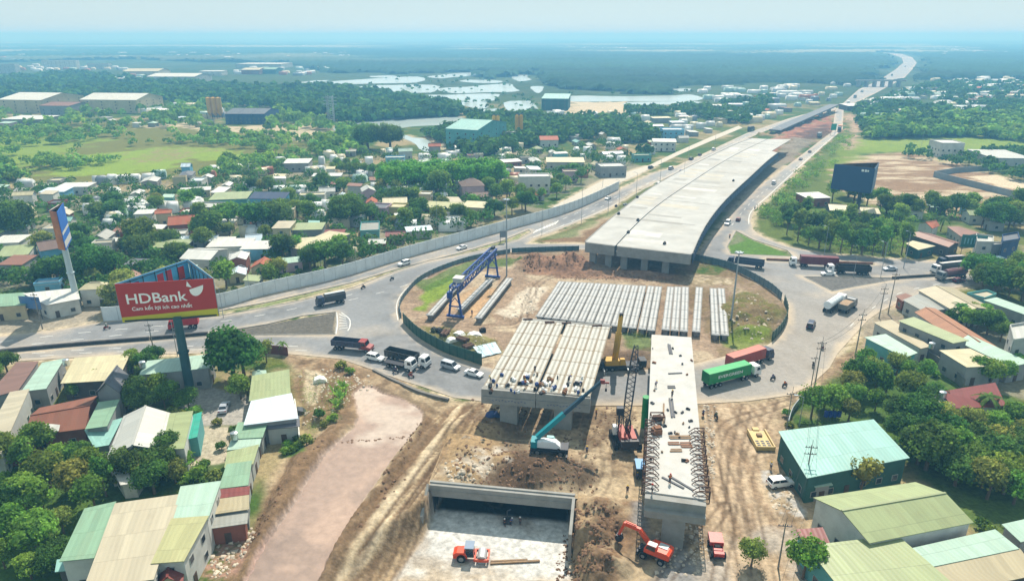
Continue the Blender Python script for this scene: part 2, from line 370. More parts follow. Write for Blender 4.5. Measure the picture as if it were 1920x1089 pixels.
put(c3(200,170,146), reg([(1590,215),(1625,220),(1612,245),(1600,278),(1588,280),(1600,240)], 2, 4)*0.9)
put(BROWN*1.1, reg([(1000,455),(1095,457),(1180,405),(1330,300),(1405,258),(1262,328),(1140,393),(1040,435)], 1.5, 4))
put(SAND, reg([(1040,445),(1100,415),(1170,392),(1160,400),(1090,440)], 2, 4)*0.8)
put(GREEN*1.2, reg([(1010,452),(1060,430),(1190,365),(1260,330),(1200,375),(1080,440)], 1.5, 4)*0.7)
put(DUST*0.8, reg([(1300,478),(1313,460),(1345,400),(1375,365),(1430,305),(1485,262),(1530,262),(1447,333),(1403,363),(1373,400),(1313,475)], 1, 3)*0.9)
put(GREEN*1.3, reg([(1303,478),(1340,440),(1370,398),(1350,400),(1320,440)], 1, 3)*0.7)
# village ground
put(DUST*0.92, reg([(-80,560),(60,545),(200,570),(410,560),(640,505),(760,470),(1000,400),(1219,312),(1160,300),(1000,290),(700,300),(400,340),(200,345),(-80,345)], 4, 14)*sstep(n1, 0.35, 0.6)*0.7)
put(DUST, reg([(-80,580),(50,578),(190,576),(190,604),(100,619),(-80,640)], 1, 2))
# verges beside the roads
put(SAND*0.95, sstep(RM, -3.5, -0.3)*sstep(n3+n1*0.5, 0.4, 0.8)*(TY < 420))
put(GREEN*1.6, reg([(330,594),(505,566),(860,475),(992,431),(971,449),(740,509),(500,576)], 0.5, 0.8)*sstep(n3, 0.4, 0.6)*0.6)
put(GREEN*1.7, reg([(1380,433),(1363,463),(1370,476),(1487,481),(1413,450)], 0.6, 1.0)); put(DUST*0.8, reg([(1380,435),(1366,462),(1400,450)], 1, 2)*0.6)
put(c3(118,116,112), reg([(1507,519),(1560,546),(1600,538),(1673,525),(1673,521),(1633,520)], 0.4, 0.3))
put(c3(112,108,100), reg([(393,625),(500,608),(630,585),(628,627),(393,630)], 0.4, 0.3))
# construction site
SITE = [(540,668),(640,675),(790,726),(850,747),(1310,757),(1520,724),(1560,690),(1600,660),(1620,610),(1660,590),(1700,600),(1610,680),(1560,720),(1500,760),(1470,800),(1470,840),(1540,930),(1530,1000),(1500,1060),(1480,1160),(400,1160),(480,1010),(500,900),(540,840),(640,780),(560,720)]
sm = reg(SITE, 1.2, 2.5); put(TAN, sm)
put(BROWN*1.25, sm*sstep(n1, 0.48, 0.62)*0.7); put(SAND, sm*sstep(n2, 0.5, 0.62)*0.25); put(DBROWN*1.6, sm*sstep(fbm(TX, TY, 5, 4, 77), 0.56, 0.66)*0.55)
isl = sstep(sdfbox(ISLAND, TX, TY), -0.3, 0.5); put(c3(172,148,124), isl); put(SAND, isl*sstep(n1, 0.5, 0.62)*0.6); put(BROWN, isl*sstep(n2, 0.5, 0.6)*0.45)
put(c3(225,210,188), reg([(985,535),(1022,540),(1010,580),(960,598),(930,588),(960,560)], 1, 3)*0.95)
put(c3(206,170,130), reg([(900,545),(938,540),(905,592),(862,598)], 0.8, 2)*0.9); put(c3(206,170,130), reg([(860,560),(890,540),(840,592),(820,592)], 0.8, 2)*0.8)
put(LGREEN*0.9, reg([(800,540),(850,515),(870,518),(800,585),(775,580)], 1, 3)); put(GREEN*1.3, reg([(780,530),(880,490),(1000,478),(1000,490),(880,510),(800,545)], 1, 4)*0.8)
put(RED, reg([(985,482),(1090,478),(1110,500),(1100,515),(980,512)], 2, 5)); put(RED*0.9, reg([(1040,505),(1300,505),(1290,525),(1050,520)], 1, 4)*0.8)
put(SAND*1.05, reg([(1290,515),(1400,520),(1380,535),(1300,530)], 1, 3))
put(GREEN*1.2, reg([(1300,490),(1360,505),(1360,518),(1300,512)], 1, 3)); put(OLIVE*1.0, reg([(1365,560),(1420,548),(1465,590),(1440,640),(1370,640),(1355,600)], 1.5, 5))
put(BROWN*1.2, reg([(1375,570),(1430,560),(1450,600),(1400,622)], 1.5, 5)*sstep(n3, 0.4, 0.6)); put(c3(126,110,78), isl*(TX>52)*sstep(n3+n5*.4, .55, .85)*.8); put(LGREEN*0.8, reg([(1350,630),(1440,625),(1400,655),(1350,650)], 1, 4)*0.8)
put(OLIVE, reg([(790,610),(850,615),(930,640),(940,660),(860,660),(800,640)], 1, 3)*0.8); put(GREEN*1.3, reg([(1170,625),(1220,625),(1220,660),(1170,655)], 1, 3)*0.8)
put(DBROWN*1.5, reg([(1130,650),(1220,655),(1220,695),(1130,695)], 1, 3)*0.7)
# tracks through the site: ruts follow the haul road
a_ = ang((600,1089), (880,765)); ca, sa = math.cos(a_), math.sin(a_)
U = TX*ca+TY*sa; Vv = -TX*sa+TY*ca
trk = reg([(860,755),(905,755),(860,830),(800,930),(740,1089),(700,1160),(560,1160),(610,1089),(650,1010),(735,870),(800,790)], 1, 2)
rut = fbm(U*0.06, Vv, 0.9, 3, 21)
put(c3(206,184,150), trk*0.9); put(BROWN*1.0, trk*sstep(rut, 0.5, 0.58)*0.9); put(c3(222,204,174), trk*sstep(rut, 0.46, 0.36)*0.6)
trk2 = reg([(1320,760),(1480,745),(1440,800),(1430,900),(1480,1000),(1500,1160),(1280,1160),(1330,1000),(1335,900)], 1, 2.5)
rut2 = fbm(TX, TY*0.1, 1.0, 3, 22); put(c3(206,182,152), trk2*0.9); put(BROWN*1.2, trk2*sstep(rut2, 0.52, 0.62)*0.6)
put(c3(186,176,164), reg([(1270,1010),(1500,1010),(1510,1160),(1270,1160)], 2, 8)*sstep(n1, 0.4, 0.6)*0.8)
put(DBROWN, reg([(905,870),(1000,860),(1120,870),(1110,925),(900,912),(880,890)], 1.5, 3.5)*0.85)
put(DBROWN*1.2, reg([(900,775),(1000,780),(990,870),(1060,880),(960,920),(930,860)], 1.5, 3)*0.7)
put(BROWN*0.8, reg([(900,768),(1120,768),(1130,800),(1000,812),(900,800)], 1, 3)*0.6)
put(c3(178,150,112), reg([(840,810),(930,800),(950,860),(900,900),(830,905)], 1.5, 3)*0.9)
put(c3(205,196,182), reg([(835,880),(880,850),(925,850),(935,838),(960,835),(930,885),(880,905),(840,905)], 0.6, 4)*sstep(n3, 0.42, 0.6)*0.9)
put(BROWN*1.1, reg([(1075,930),(1210,935),(1210,1000),(1160,1089),(1150,1160),(1020,1160),(1040,1060),(1060,1010)], 1.5, 4)*sstep(n3,0.3,0.6))
put(DBROWN*1.4, reg([(1090,960),(1160,980),(1130,1089),(1040,1089),(1060,1020)], 1.5, 4)*sstep(n1,0.4,0.6)*0.7)
put(c3(150,148,146), reg([(1185,940),(1210,940),(1215,1000),(1290,1010),(1300,1100),(1200,1100),(1260,1040),(1190,980)], 1, 2)*0.8)
put(BROWN*1.05, reg([(545,850),(630,790),(655,800),(625,850),(540,960),(480,1089),(420,1160),(380,1160),(480,960)], 0.8, 3)*0.9); put(GREEN*1.4, reg([(520,830),(575,822),(570,855),(525,860)], 0.5, 2)*0.9)
put(c3(176,140,120), reg([(385,985),(470,985),(480,1010),(440,1089),(380,1100)], 0.5, 2)*sstep(n5,0.3,0.6))
put(BROWN*0.95, reg([(775,815),(800,780),(820,800),(760,890),(700,960),(650,1030),(610,1089),(590,1120),(640,1003),(700,920)], 0.6, 1.8)*0.9)
put(BROWN*1.1, reg([(560,690),(660,690),(680,720),(640,780),(560,800)], 1, 3)*0.8); put(SAND, reg([(570,690),(610,700),(590,760),(575,760)], 0.5, 1)*0.9)
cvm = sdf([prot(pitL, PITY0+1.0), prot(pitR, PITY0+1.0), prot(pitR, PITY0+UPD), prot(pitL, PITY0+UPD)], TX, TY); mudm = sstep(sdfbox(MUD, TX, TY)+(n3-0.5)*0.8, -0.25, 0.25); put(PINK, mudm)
put(c3(196,164,150), mudm*sstep(n2, 0.45, 0.6)); put(c3(168,148,134), mudm*sstep(n1, 0.58, 0.66)*0.6); put(c3(232,216,196), mudm*sstep(n1,0.42,0.32)*(TY>128)*0.8)
COLRp = COLR.copy(); PS = sdf(PIT, TX, TY); pm = sstep(PS+(n1-0.5)*3, -0.8, 0.8); put(c3(222, 220, 214), pm); put(c3(168,156,142), pm*sstep(n1, 0.5, 0.64)*0.7); put(TAN, pm*sstep(TY, 92, 84)*sstep(n1,0.35,0.6)*0.6)
put(c3(176,150,116), sstep(PS, -5, -0.6)*sstep(PS, 0.6, -0.5)*(TY < PITY0)*0.8)
COLR0 = COLR.copy(); put(c3(26,25,24), sstep(cvm, -0.6, 0.6))      # shade inside the box, painted into the floor colour
tdep = np.zeros(TX.shape)
def track(px):                         # a pair of wheel ruts along a curve
    P = smoothline(gp(px), 6); bx = [(p.x, p.y) for p in P]; A = np.array(bx); m = (TX > A[:, 0].min()-3) & (TX < A[:, 0].max()+3) & (TY > A[:, 1].min()-3) & (TY < A[:, 1].max()+3)
    X, Y = TX[m], TY[m]; d = np.full(X.shape, 1e9)
    for (ax, ay), (bx_, by_) in zip(bx[:-1], bx[1:]):
        ex, ey = bx_-ax, by_-ay; t = np.clip(((X-ax)*ex+(Y-ay)*ey)/(ex*ex+ey*ey+1e-9), 0, 1); d = np.minimum(d, (X-ax-t*ex)**2+(Y-ay-t*ey)**2)
    r = sstep(np.abs(np.sqrt(d)-0.95), 0.42, 0.12)*(0.4+0.6*n1[m]); full = np.zeros(TX.shape); full[m] = r; put(DBROWN*1.5, full*0.75); tdep[:] = np.maximum(tdep, full)
for q_ in [[(900,760),(860,810),(800,900),(740,1000),(700,1089)], [(880,765),(830,830),(760,930),(680,1040),(650,1089)], [(895,775),(850,850),(790,930),(720,1060),(705,1120)], [(1330,760),(1350,850),(1380,950),(1400,1120)], [(1400,760),(1380,850),(1370,950),(1340,1120)], [(1450,750),(1420,820),(1400,900),(1420,1000),(1450,1120)],
           [(900,790),(960,800),(1050,795),(1120,800),(1200,850)], [(1060,862),(1120,850),(1180,870)], [(920,830),(900,870),(930,900)], [(1230,1110),(1280,1040),(1320,1000),(1360,950)], [(1090,800),(1130,830),(1140,880),(1120,930)], [(775,600),(900,612),(975,606),(990,560),(1040,517),(1200,508),(1380,527)], [(980,600),(1000,540),(960,520)],
           [(1500,745),(1430,770),(1360,800),(1340,860),(1350,940)], [(1140,770),(1120,820),(1080,850)], [(860,790),(820,850),(740,960),(640,1110)], [(560,700),(600,720),(590,760),(575,800)]]: track(q_)
# yards on both sides
put(c3(182,176,166), reg([(340,735),(400,725),(470,745),(470,795),(350,800)], 0.6, 1)); put(c3(196,184,160), reg([(372,800),(440,800),(440,870),(360,890),(350,850)], 0.6, 1))
put(GREEN*1.2, reg([(-100,800),(150,800),(240,880),(200,950),(100,1160),(-100,1160)], 1.5, 4)*0.85); put(GREEN*1.1, reg([(340,880),(420,870),(420,900),(330,915)], 0.6, 2)*0.9)
put(GREEN*1.2, reg([(1480,760),(1560,720),(1640,680),(1800,700),(2000,800),(2000,1020),(1830,1000),(1700,880),(1560,800)], 1.5, 4)*0.85)
put(DUST*0.9, reg([(1600,600),(1700,570),(1960,640),(1960,760),(1800,700),(1620,680)], 1, 4)*0.7)
put(c3(190,184,176), reg([(1430,870),(1470,900),(1510,960),(1500,985),(1450,960),(1425,900)], 0.5, 3)*sstep(n3,0.5,0.62))
COLR *= 0.68
_k = np.clip(sm+isl, 0, 1)*(1-mudm)*(1-pm*.6)
COLR *= (1-.04*_k*(1-pm))[..., None]
COLR *= ((0.84-.14*_k)+(0.32+.28*_k)*n3)[..., None]*((0.88-.1*_k)+(0.24+.2*_k)*n5)[..., None]
# heights
H = np.zeros(TX.shape)
dirtm = np.clip(sm+isl, 0, 1)*(1-mudm)
H += dirtm*((n1-0.5)*0.7+(n3-0.5)*0.35) + (1-dirtm)*(n3-0.5)*0.15
H -= tdep*0.14; H -= trk*sstep(rut, 0.5, 0.6)*0.35
def mound(px, py, r, h, asp=1.0, rz=0.0, z=0.0):
    g = G(px, py, z); dx, dy = TX-g.x, TY-g.y
    if rz: dx, dy = dx*math.cos(rz)+dy*math.sin(rz), -dx*math.sin(rz)+dy*math.cos(rz)
    d = np.sqrt((dx/asp)**2+dy**2)/r*(1+(n3-0.5)*0.9); return h*sstep(d, 1, 0.15)*(1+(n5-0.5)*0.7)
for a in [(1405,590,11,2.6,1.6),(1430,620,7,1.6),(1035,498,9,2.6,2.2),(1075,492,6,2),(1000,492,6,1.8),(1120,512,2.6,1.0,5),(1200,515,2.6,1.2,5),(1260,520,2.4,1.0,3),(880,640,4,1.2,2),(830,632,4,1.0),(1190,668,4,1.3,2),(960,870,5,1.3,2),(1040,895,5,1.6,2),(1000,905,4,1.2),(880,840,5,0.9),(870,885,4,0.9),(905,800,6,0.9,1.6),
          (1120,1000,4.5,2.2),(1090,1050,5,2.6),(1150,1060,4,1.4),(1130,950,4,1.4),(1170,990,3,1.0),(800,975,2.6,1.0),(1480,935,3,0.6),(1450,960,3,0.5),(600,780,5,1.0),(1390,620,5,1.5),(1060,870,3,0.8)]:
    H += mound(*a)
H += 1.5*reg([(1440,262),(1500,240),(1552,228),(1540,250),(1480,290)], 5, 20)*n2*2*(TY > 300)
# bank between the sheds and the muddy channel, windrow on its other side
H += 1.3*reg([(560,850),(625,800),(650,800),(600,868),(540,960),(490,1060),(450,1089),(500,960)], 1.5, 1.2)
H += 1.1*reg([(785,800),(805,785),(745,880),(690,950),(640,1030),(610,1089),(640,1003),(735,868)], 1.0, 1.0)
H = H*(1-mudm)-0.35*mudm
ramp = -5.2+np.clip((PITY0-TY-8), 0, 60)*0.075
_lw = -1.0-np.clip(PITY0-TY-1.0, 0, 16)*0.55; pw = np.where(TX < (pitL+pitR)/2, sstep(PS, _lw, 0.2), sstep(PS, -3.2, 0.2)); inner = None
pw = np.where((TY > 88.5) & (TX > (pitL+pitR)/2), sstep(PS, -0.45, 0.0), pw)
pw = np.where(TY > PITY0-1.5, sstep(PS, -0.45, 0.0), pw)
H0 = H.copy(); H = H*(1-pw)+ramp*pw+pw*(n3-0.5)*0.1*(1-sstep(PS,0,1.5))
H = np.where(RM > -1.2, H*sstep(RM, 0.0, -1.2)-0.07*sstep(RM, -1.2, -0.1), H)
# level pads under the columns of the flyover
gm = mat('ground_soil', None, rough=0.95, var=0.34, scale=1.1, bump=0.9, bscale=1.6, coord='World', vcol='Col', spec=0.1)
idx = np.arange(NR*NC).reshape(NR, NC)
F = np.stack([idx[:-1, :-1], idx[:-1, 1:], idx[1:, 1:], idx[1:, :-1]], -1).reshape(-1, 4)
V = np.stack([TX, TY, H], -1).reshape(-1, 3)
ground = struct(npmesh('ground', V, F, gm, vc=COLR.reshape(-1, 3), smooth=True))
def HZ(x, y):                          # ground height lookup
    if 98 < y < 122 and 'COVER' in globals() and sdf(COVER, np.array([x]), np.array([y]))[0] > 0: return float(_soilz([x], [y])[0])
    i = int(np.clip(np.searchsorted(ys, y), 1, NR-2)); j = int(np.clip(np.searchsorted(TX[i], x), 1, NC-2)); return float(H[i, j])
def GG(px, py):
    g = G(px, py); g.z = HZ(g.x, g.y); return g

# ------------------------------------------------------------------ sheets laid on the ground
def sheet(name, loop, z, m, step=2.0, holes=(), colfn=None, kind='structure'):
    loop = [Vector((p[0], p[1])) for p in loop]; loops = [loop]+[[Vector((p[0], p[1])) for p in h] for h in holes]
    vs = []; es = []
    for lp in loops:
        o = len(vs); vs += lp; es += [(o+i, o+(i+1) % len(lp)) for i in range(len(lp))]
    P = np.array(loop); x0, y0 = P.min(0); x1, y1 = P.max(0)
    gx, gy = [], []; yy = y0
    while yy < y1:
        st = max(step, yy*0.012); xs = np.arange(x0, x1, st); gx.append(xs); gy.append(np.full(len(xs), yy)); yy += st
    gx, gy = np.concatenate(gx), np.concatenate(gy); d = sdf(loop, gx, gy)
    for h in loops[1:]: d = np.minimum(d, -sdf(h, gx, gy))
    k = d > 0.25*step; vs += [Vector((a, b)) for a, b in zip(gx[k], gy[k])]
    ov, oe, of, _, _, _ = delaunay_2d_cdt(vs, es, [], 1, 1e-4)
    A = np.array([(p.x, p.y) for p in ov]); Fc = np.array([f for f in of if len(f) == 3])
    cc = A[Fc].mean(1); dd = sdf(loop, cc[:, 0], cc[:, 1])
    for h in loops[1:]: dd = np.minimum(dd, -sdf(h, cc[:, 0], cc[:, 1]))
    Fc = Fc[dd > 0]
    a, b, c = A[Fc[:, 0]], A[Fc[:, 1]], A[Fc[:, 2]]
    cr = (b[:, 0]-a[:, 0])*(c[:, 1]-a[:, 1])-(b[:, 1]-a[:, 1])*(c[:, 0]-a[:, 0]); Fc[cr < 0] = Fc[cr < 0][:, ::-1]
    V = np.column_stack([A, np.full(len(A), z) if not callable(z) else z(A[:, 0], A[:, 1])])
    vc = colfn(A[:, 0], A[:, 1]) if colfn is not None else None
    o = npmesh(name, V, Fc, m, vc=vc); o['kind'] = kind; return o
def roadcol(X, Y):
    d = roadmask(X, Y); a = fbm(X, Y, 14, 4, 40); b = fbm(X, Y, 3, 3, 41)
    base = np.array(c3(124, 125, 126))[None]*(0.92+0.2*a)[:, None]
    tw = 1.7*(0.5+0.5*np.cos(2*math.pi*d/1.85))*sstep(d, .8, 2)*sstep(fbm(X, Y, 25, 3, 43), .35, .6)*(0.5+b); base = base*(1-0.13*tw)[:, None]*(1-.16*sstep(fbm(X, Y, 6, 3, 44), .62, .7))[:, None]
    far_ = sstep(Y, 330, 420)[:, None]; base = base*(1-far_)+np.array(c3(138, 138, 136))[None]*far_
    e = sstep(d+(b-0.5)*3, 2.2, 0.0)*0.75
    warm = sstep(X, 20, 75)*sstep(Y, 250, 150)*0.35+sstep(a, 0.5, 0.7)*0.25
    south = sstep(Y, 138, 124)*sstep(X, 0, 30)*0.7
    m = np.clip(e+warm+south, 0, 0.95)[:, None]
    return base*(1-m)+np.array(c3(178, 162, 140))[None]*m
asph = mat('asphalt', None, rough=0.85, var=0.14, scale=0.9, bump=0.05, bscale=12, coord='World', vcol='Col', spec=0.25)
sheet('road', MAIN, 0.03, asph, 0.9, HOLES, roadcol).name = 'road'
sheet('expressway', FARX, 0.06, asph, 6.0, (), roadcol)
sheet('service_road', SERV, 0.034, asph, 3.0, (), lambda X, Y: np.array(c3(178, 170, 155))[None]*np.ones((len(X), 1)))
def mudcol(X, Y):
    a = fbm(X*ca+Y*sa, (-X*sa+Y*ca)*3, 26, 4, 51); b = fbm(X, Y, 9, 4, 52); k = np.array(c3(162, 138, 122))[None]*np.ones((len(X), 1))
    for c_, m_ in ((c3(142, 122, 110), sstep(a, .5, .62)*.7), (c3(186, 172, 158), sstep(b, .55, .66)*.6*(Y > 112)), (c3(112, 98, 90), sstep(b, .42, .34)*.45), (c3(206, 190, 172), sstep(a, .40, .34)*.5*(Y > 128))): k = k*(1-m_[:, None])+np.array(c_)[None]*m_[:, None]
    return k
sheet('mud_road', MUD, -0.27, mat('damp_mud', None, rough=0.75, var=0.16, scale=.7, bump=.25, bscale=1.5, coord='World', vcol='Col', spec=.35), 1.2, (), mudcol)
# ponds and river
wat = mat('pond_water', C(170, 182, 178), rough=0.2, var=0.1, scale=0.02, coord='World', spec=0.8, bump=0.03, bscale=0.6)
for p in [[(560,158),(640,152),(700,148),(783,144),(785,155),(700,157),(640,159),(575,164)], [(803,143),(883,136),(888,142),(850,145),(827,148)], [(677,163),(740,160),(813,160),(817,172),(760,175),(707,177)], [(820,166),(880,163),(953,157),(970,165),(968,172),(900,174),(847,175)],
          [(773,180),(850,178),(927,176),(930,183),(923,190),(857,190)], [(860,192),(913,192),(907,204),(880,202)], [(963,138),(987,136),(992,150),(967,152)], [(947,193),(993,190),(1010,205),(1023,217),(1017,224),(983,220),(957,213)],
          [(1027,181),(1100,180),(1173,181),(1240,180),(1300,178),(1310,189),(1200,190),(1073,191),(1030,187)], [(630,238),(690,228),(740,222),(867,220),(862,232),(800,236),(755,240),(765,256),(800,262),(815,285),(797,284),(775,266),(730,256),(640,254)],
          [(997,163),(1023,163),(1017,174),(1000,173)], [(570,153),(610,151),(612,153),(575,156)], [(1260,168),(1290,166),(1292,170),(1262,172)], [(640,170),(670,168),(672,172),(645,175)], [(870,150),(940,152),(935,156),(872,155)], [(700,143),(740,142),(742,145),(702,146)], [(925,215),(950,218),(955,240),(930,238)], [(590,162),(660,161),(672,166),(600,168)], [(700,180),(765,179),(768,186),(712,187)], [(1040,196),(1060,195),(1055,202)], [(900,206),(940,205),(940,212),(905,213)], [(1185,172),(1250,170),(1252,175),(1190,177)], [(740,134),(800,133),(802,137),(742,138)], [(1180,192),(1300,191),(1302,195),(1182,197)], [(1025,205),(1050,212),(1035,222),(1022,215)]]:
    q = smoothline(gp(p), 3, True); q = [v+Vector((random.uniform(-1, 1), random.uniform(-1, 1), 0))*v.y*0.004 for v in q]
    sheet('water', q, 0.12, wat, 12.0)
# painted markings
MK = MB()
def ribbon(mb, pts, wd, z, mi=0):
    for a, b in zip(pts[:-1], pts[1:]):
        d = Vector((b.x-a.x, b.y-a.y)); 
        if d.length < 1e-4: continue
        n = Vector((-d.y, d.x)).normalized()*wd/2
        mb.add([(a.x+n.x, a.y+n.y, z), (a.x-n.x, a.y-n.y, z), (b.x-n.x, b.y-n.y, z), (b.x+n.x, b.y+n.y, z)], [(0, 1, 2, 3)], mi)
def resample(P, st):
    out = [P[0]]; acc = 0
    for a, b in zip(P[:-1], P[1:]):
        L = (b-a).length; s = st-acc
        while s < L: out.append(a+(b-a)*(s/L)); s += st
        acc = L-(s-st)
    return out
def dashed(px, on=3, off=6, wd=0.22):
    P = resample(smoothline(gp(px), 4), 1.0); i = 0
    while i+on < len(P): ribbon(MK, P[i:i+on+1], wd, 0.036); i += on+off
dashed([(-100,669),(0,652),(150,636),(300,620),(420,609)]); dashed([(0,641),(150,624),(300,611),(413,603),(560,577),(700,541)])
dashed([(-100,682),(0,668),(150,656),(300,650),(450,648),(600,650)]); dashed([(0,673),(150,662),(300,657),(450,654),(600,658)])
dashed([(600,575),(700,552),(760,535),(830,510)]); dashed([(1010,430),(1100,392),(1200,350),(1262,322),(1400,256),(1560,204)], 4, 6); dashed([(1050,425),(1140,382),(1240,332)], 4, 6)
dashed([(1575,240),(1520,290),(1460,338),(1410,378),(1370,425)], 4, 6); dashed([(1573,204),(1640,170),(1690,130),(1705,116)], 8, 12, 0.5)
dashed([(1500,484),(1600,500),(1700,505),(1800,504)]); dashed([(1800,526),(1700,545),(1640,575),(1590,615)])
for k in range(6): ribbon(MK, [G(636, 589+k*5.5), G(648+k*.8, 594+k*4.0)], 0.3, 0.036)
ribbon(MK, smoothline(gp([(640,586),(655,598),(656,612),(652,620)]), 4), 0.3, 0.037); ribbon(MK, smoothline(gp([(631,586),(633,605),(630,626)]), 4), 0.3, 0.037)
for k in range(9): ribbon(MK, [G(1000+k*5, 437-k*2.0), G(1007+k*5, 431-k*2.2)], 0.5, 0.036)
ribbon(MK, smoothline(gp([(1000,445),(1040,429),(1140,390),(1262,325),(1400,258)]), 4), 0.25, 0.037)
ribbon(MK, smoothline(gp([(1577,243),(1508,304),(1446,362),(1409,396),(1404,420)]), 4), 0.35, 0.037); ribbon(MK, smoothline(gp([(746,600),(744,570),(760,543),(800,513)]), 5), 0.25, 0.037)
struct(MK.build('lane_markings', mat('road_paint', C(205,205,200), var=0.1, scale=2, dirt=0.7, dcol=C(150,146,138), coord='World')))
# kerbs round the traffic islands
conc = mat('concrete', C(140,139,134), var=0.14, scale=0.6, dirt=0.45, dcol=C(112,106,96), bump=0.1, bscale=4)
concd = mat('concrete_stained', C(112,108,102), var=0.2, scale=0.5, dirt=0.5, dcol=C(84,78,70), bump=0.1, bscale=4)
def wallrun(P, th, h, z=0.0, name='kerb', m=None, closed=False, parent=None, panel=None, gapm=None):
    mb = MB(); P = list(P)
    if closed: P.append(P[0])
    for a, b in zip(P[:-1], P[1:]):
        d = Vector((b[0]-a[0], b[1]-a[1], 0)); L = d.length
        if L < 0.02: continue
        d /= L; n = Vector((-d.y, d.x, 0))*th/2; e = d*min(0.02, L*0.2)
        a2, b2 = Vector((a[0], a[1], z))-e*0, Vector((b[0], b[1], z))+e*0
        mb.add([a2+n, a2-n, b2-n, b2+n]+[q+Vector((0, 0, h)) for q in (a2+n, a2-n, b2-n, b2+n)], [(3, 2, 1, 0), (4, 5, 6, 7), (0, 1, 5, 4), (1, 2, 6, 5), (2, 3, 7, 6), (3, 0, 4, 7)])
    return mb.build(name, m or conc, parent)
for h_ in (WTRI, STRIP, GTRI, ETRI): struct(wallrun(h_, 0.25, 0.14, 0.0, 'kerb', conc, True))
def barrier(px, lab, h=0.8, th=0.5, m=None, nm='median_barrier', cat='road barrier'):
    o = wallrun(smoothline(gp(px), 4), th, h, 0.0, nm, m or concd); settag(o, lab, cat); return o
bdk = mat('dark_barrier', C(58,58,60), var=0.3, scale=0.8, dirt=0.5, dcol=C(120,116,108))
barrier([(-200,677),(-60,666),(0,661),(140,648),(280,637)], 'dark low median barrier along the left road, left of the red billboard post', 0.9, 0.7, bdk)
barrier([(282,636.7),(330,632.5),(390,627.5)], 'short dark median barrier just right of the red billboard post', 0.9, 0.7, bdk)
barrier([(1673,523),(1700,521),(1780,516)], 'dark low median barrier beside the grey paved triangle on the right', 0.8, 0.6, bdk)
barrier([(1437,487.5),(1500,490),(1560,493),(1636,495.5)], 'broken row of brown median blocks behind the maroon container truck', 0.7, 0.6, mat('rust_barrier', C(120,84,66), var=0.4, scale=0.4))

COVER = [Vector(prot(*q)) for q in ((pitL-1.4, PITY0+1.0), (pitR+1.4, PITY0+1.0), (pitR+1.6, PITY0+UPD+2.5), (pitL-1.6, PITY0+UPD+2.5))]
# soil heaped back over the box roof
def _ij(a, b):
    i = int(np.clip(np.searchsorted(ys, b), 1, NR-2)); i -= abs(ys[i-1]-b) < abs(ys[i]-b); j = int(np.clip(np.searchsorted(TX[i], a), 1, NC-2)); j -= abs(TX[i, j-1]-a) < abs(TX[i, j]-a); return i, j
def _soilc(X, Y): return np.array([COLRp[_ij(a, b)] for a, b in zip(X, Y)])*0.66*(0.85+.3*vn(np.asarray(X)*2.1, np.asarray(Y)*2.1, 9))[:, None]
def _soilz(X, Y):
    return np.array([float(H0[_ij(a, b)])+0.02 for a, b in zip(X, Y)])
sheet('soil_cover', COVER, _soilz, gm, 0.45, (), _soilc)
# ------------------------------------------------------------------ flyover under construction
deckm = mat('deck_concrete', C(164,163,158), var=0.16, scale=0.12, dirt=0.7, dcol=C(146,140,128), bump=0.02, bscale=3)
deckw = mat('deck_concrete_white', C(178,176,171), var=0.12, scale=0.4, dirt=0.6, dcol=C(172,166,156), bump=0.05, bscale=5)
girdm = mat('girder_concrete', C(156,154,148), var=0.12, scale=0.8, dirt=0.4, dcol=C(140,132,118), bump=0.08, bscale=6)
girdy = mat('girder_concrete_buff', C(176,164,136), var=0.18, scale=1.2, dirt=0.5, dcol=C(128,112,84), bump=0.15, bscale=10)
steel = mat('dark_steel', C(52,54,60), rough=0.5, var=0.2, scale=1.5, metal=0.3)
rust = mat('rusty_steel', C(88,64,52), rough=0.85, var=0.35, scale=2.0, dirt=0.4, dcol=C(70,50,42))
wood = mat('weathered_timber', C(134,108,80), var=0.3, scale=2.0, dirt=0.3)
black = mat('black_rubber', C(28,28,30), rough=0.8, var=0.2, scale=3)
blue_scr = mat('blue_marking', C(60,78,120), var=0.2)
def prismtop(mb, loop, z, th, mi=0):
    n = len(loop); P = [(p.x, p.y, z) for p in loop]+[(p.x, p.y, z-th) for p in loop]
    mb.add(P, [tuple(range(n)), tuple(range(2*n-1, n-1, -1))]+[((i+1) % n, i, n+i, n+(i+1) % n) for i in range(n)], mi)
def ccw(lp):
    a = sum(lp[i].x*lp[(i+1) % len(lp)].y-lp[(i+1) % len(lp)].x*lp[i].y for i in range(len(lp)))
    return lp if a > 0 else lp[::-1]
def V2(*a): return [Vector((x, y)) for x, y in a]
def gpl(pts): return [Vector((q.x, q.y)) for q in (G(x, y, 8.5) for x, y in pts)]
def relax(P, k=2):                     # even out survey jitter
    P = resample(P, 12.0)
    for _ in range(k): P = [P[0]]+[(P[i-1]+P[i]*2+P[i+1])/4 for i in range(1, len(P)-1)]+[P[-1]]
    return P
LE = relax(smoothline(gpl([(1098,453),(1152,404),(1203,364),(1246,337),(1292,313),(1340,289),(1398,263),(1424,257)]), 3), 4)
ME = relax(smoothline(gpl([(1154,460),(1204,407),(1250,371),(1292,344),(1345,309),(1396,281),(1441,260)]), 3), 4)
RE = relax(smoothline(gpl([(1297,476),(1316,430),(1347,388),(1373,361),(1408,330),(1436,303),(1461,284)]), 3), 4)
RE2 = gpl([(1447,283),(1484,261)])
fly = thing('flyover', 'long curving twin concrete flyover deck running away up to the right behind the roundabout', 'bridge', (0, 0, 0))
